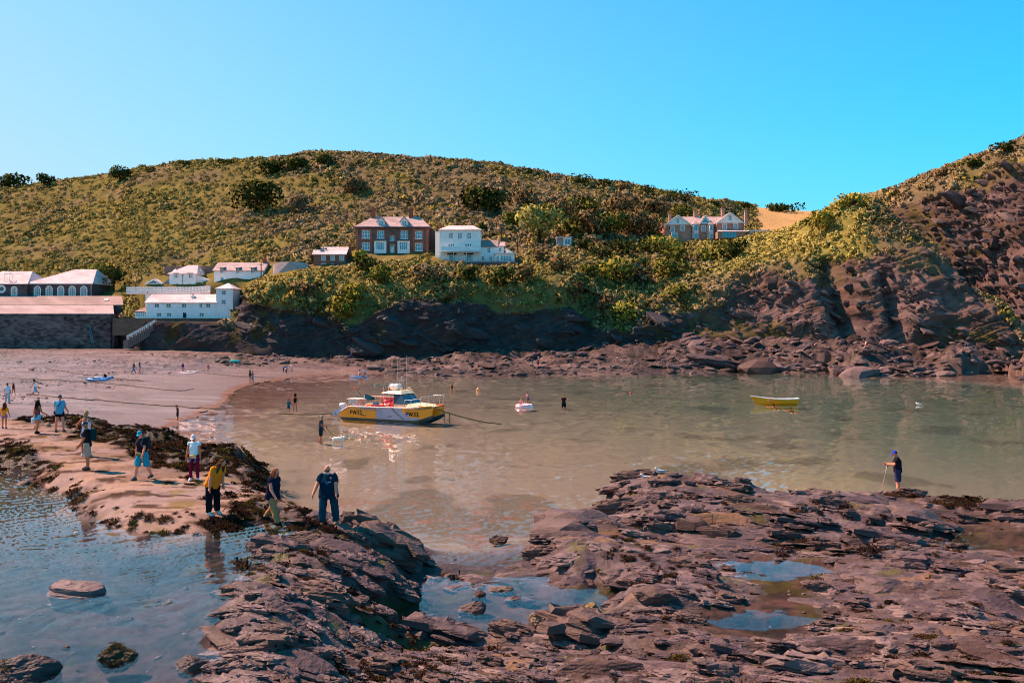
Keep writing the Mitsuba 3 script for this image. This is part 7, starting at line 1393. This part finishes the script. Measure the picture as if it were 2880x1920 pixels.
for i, (dx, dy, hp, fc_a, tp, lw, lab, z) in enumerate([(1222, 842, 18, 170, lin(80, 86, 110), lin(190, 180, 180), 'walker in blue on the far shore, left of a red walker', None), (1236, 842, 18, 175, lin(170, 70, 74), lin(60, 60, 84), 'walker in red on the far shore behind the catamaran bow', None), (807, 824, 15, 180, lin(60, 90, 150), lin(50, 60, 90), 'walker in blue at the foot of the dark cliff', None), (830, 824, 16, 190, lin(210, 200, 214), lin(70, 74, 110), 'walker in white at the foot of the dark cliff', None),
                                                    (361, 803, 17, 0, lin(120, 60, 64), lin(90, 80, 90), 'person in red below the steps, left of two', None), (384, 803, 16, 30, lin(140, 120, 130), lin(110, 80, 90), 'person in grey below the steps, right of two', None), (1237, 832, 13, 180, lin(230, 180, 180), lin(214, 150, 150), 'person in pale pink alone on the middle of the far shore', None), (1418, 829, 12, 150, lin(214, 170, 176), lin(120, 100, 120), 'person in mauve among the boulders of the far shore', None),
                                                    (1989, 799, 15, 100, lin(236, 226, 220), lin(190, 90, 90), 'person in white standing on the rocks below the cave', None), (2037, 803, 15, 180, lin(50, 60, 90), lin(60, 50, 60), 'person in dark blue standing on the rocks right of the cave', None), (527, 836, 12, 180, lin(190, 120, 110), lin(140, 90, 90), 'person in orange beside a teal windbreak on the far ledges', None), (760, 824, 9, 180, lin(150, 60, 66), lin(120, 60, 66), 'person in dark red sitting at the foot of the dark cliff', None)]):
    person(lab, (dx, dy), hp, fc_a, 2, (6, 0), ((6, 10, 16), (8, 10, 10)), ((8, 3, 6), (-8, 3, 8)) if i % 2 else still, 1.0, 'tan', tp, 'short', lw, 'knee', (DKB, BRN, BLND)[i % 3], 'short' if i % 2 else 'mid')
for dx, dy, lab, c in ((496, 804, 'person sitting on the sand under the cliff below the white tower', lin(130, 90, 96)), (1977, 797, 'person sitting on the rocks left of the one in white', lin(60, 50, 60))):
    person(lab, (dx, dy), 9, 180, 10, (10, 0), ((40, 10, 40), (40, 10, 40)), ((92, 10, 30), (92, 10, 50)), 1.0, 'tan', c, 'short', lin(70, 60, 80), 'mini', DKB, 'short')
wb = stand(538, 836); put('windbreak', hull(np.concatenate([sph(wb + [0, 0, .25], (.9, .5, .35)), sph(wb + [.6, 0, .2], (.5, .4, .25))])), lin(70, 150, 150), 'm_matte', None, 40, None, 'low teal beach tent on the far ledges', 'tent')
# ---------------------------------------------------------------- dog, gulls
dg = thing('dog', 'fluffy white dog wading in the shallows on a lead', 'dog'); c = GX(778, 1016, 0); s = .95
def dv(x, y, z, r): return sph(c + np.array([x, y, z]) * s, np.asarray(r) * s, 1)
ms = [mh(dv(-.28, 0, .22, .15), dv(.0, 0, .24, .16)), mh(dv(.0, 0, .24, .16), dv(.2, 0, .25, .17)), mh(dv(.2, 0, .27, .13), dv(.36, 0, .36, .10)), mh(dv(.38, 0, .36, .105), dv(.45, 0, .34, .08)), mh(dv(.45, 0, .34, .06), dv(.55, 0, .30, .04)), mh(dv(-.4, 0, .26, .05), dv(-.52, 0, .32, .035)), mh(dv(-.52, 0, .32, .035), dv(-.6, 0, .30, .02)),
      mh(dv(.36, .08, .42, .03), dv(.36, .12, .32, .025)), mh(dv(.36, -.08, .42, .03), dv(.36, -.12, .32, .025))]
for x in (-.3, .22):
    for y in (-.09, .09): ms += [mh(dv(x, y, .16, .07), dv(x - .03, y, -.02, .045)), mh(dv(x - .03, y, -.02, .045), dv(x, y, -.2, .035)), mh(dv(x, y, -.2, .035), dv(x + .05, y, -.22, .03))]
m = union(ms, .03, 4); m.vertices += m.vertex_normals * (.035 * (meshkit.fbm(m.vertices * 16, 2) - .5))[:, None]
put('body', m, lin(236, 214, 196), 'm_matte', dg, 45); put('nose', hull(dv(.585, 0, .305, .018)), lin(40, 34, 34), 'm_matte', dg)
for y in (-.045, .045): put('eye', hull(dv(.47, y, .38, .013)), lin(30, 26, 26), 'm_matte', dg)
put('collar', tube(np.array([c + s * np.array([.27 - .04 * math.sin(a), .12 * math.cos(a), .30 + .12 * math.sin(a)]) for a in np.linspace(0, 6.283, 16)]), .016, 5), lin(60, 60, 70), 'm_matte', dg)
put('dog_lead', tube(sag(hand, c + s * np.array([.1, -.05, .42]), .22, 14), .016, 5), lin(50, 46, 50), 'm_matte', label='dark slack lead between the wading man and the white dog', cat='dog lead')
def gull(label, c, sc, rz, wing=(.62, .62, .66), sit=True):
    t = thing('gull', label, 'bird'); M = mat(c, rz, sc)
    v = lambda x, y, z, r: sph((x, y, z), r, 1)
    put('body', union([mh(v(-.14, 0, .13, (.09, .06, .06)), v(.05, 0, .14, (.1, .075, .085))), mh(v(.1, 0, .16, .06), v(.17, 0, .26, .042)), mh(v(.18, 0, .27, .044), v(.2, 0, .27, .04))], .03, 3), lin(238, 230, 226), 'm_matte', t, 45, M)
    for y in (-1, 1): put('wing', union([mh(v(.06, y * .065, .16, (.07, .02, .05)), v(-.16, y * .06, .155, (.09, .018, .035)), v(-.30, y * .02, .14, (.06, .01, .015)))], .04, 1), lin(*(np.array(wing) * 255)), 'm_matte', t, 45, M)
    put('wing_tip', union([mh(v(-.26, 0, .15, (.03, .035, .015)), v(-.38, 0, .145, (.03, .015, .008)))], .05, 0), lin(40, 38, 40), 'm_matte', t, 45, M)
    put('beak', hull(np.concatenate([v(.225, 0, .262, (.01, .012, .014)), v(.29, 0, .252, .006)])), lin(220, 170, 60), 'm_matte', t, False, M)
    for y in (-1, 1): put('eye', hull(v(.205, y * .034, .282, .007)), lin(20, 20, 20), 'm_matte', t, False, M)
    if sit:
        for y in (-.03, .03): put('leg', cat_(tube([(.0, y, .09), (.0, y, .0)], .008, 5), hull([(0, y, .012), (.06, y - .025, 0), (.06, y + .025, 0), (-.01, y, 0)])), lin(214, 150, 130), 'm_matte', t, False, M)
def crest(dx, z0, z1):
    zs = np.linspace(z0, z1, 120); hh = ground_z((dx - CX) / FL * zs, zs); k = np.argmax((hh - EYE) / zs); return np.array([(dx - CX) / FL * zs[k], zs[k], hh[k]])
gull('white gull standing on the rock edge, left of two', crest(1484, 33, 40) - [0, 0, .14], 1.0, math.pi)
gull('gull crouching on the rock edge, right of two', crest(1516, 33, 40) - [0, 0, .06], .92, math.pi)
gull('white gull floating on the water at the far right', GX(2110, 932, -.05), 1.15, 2.6, sit=False)
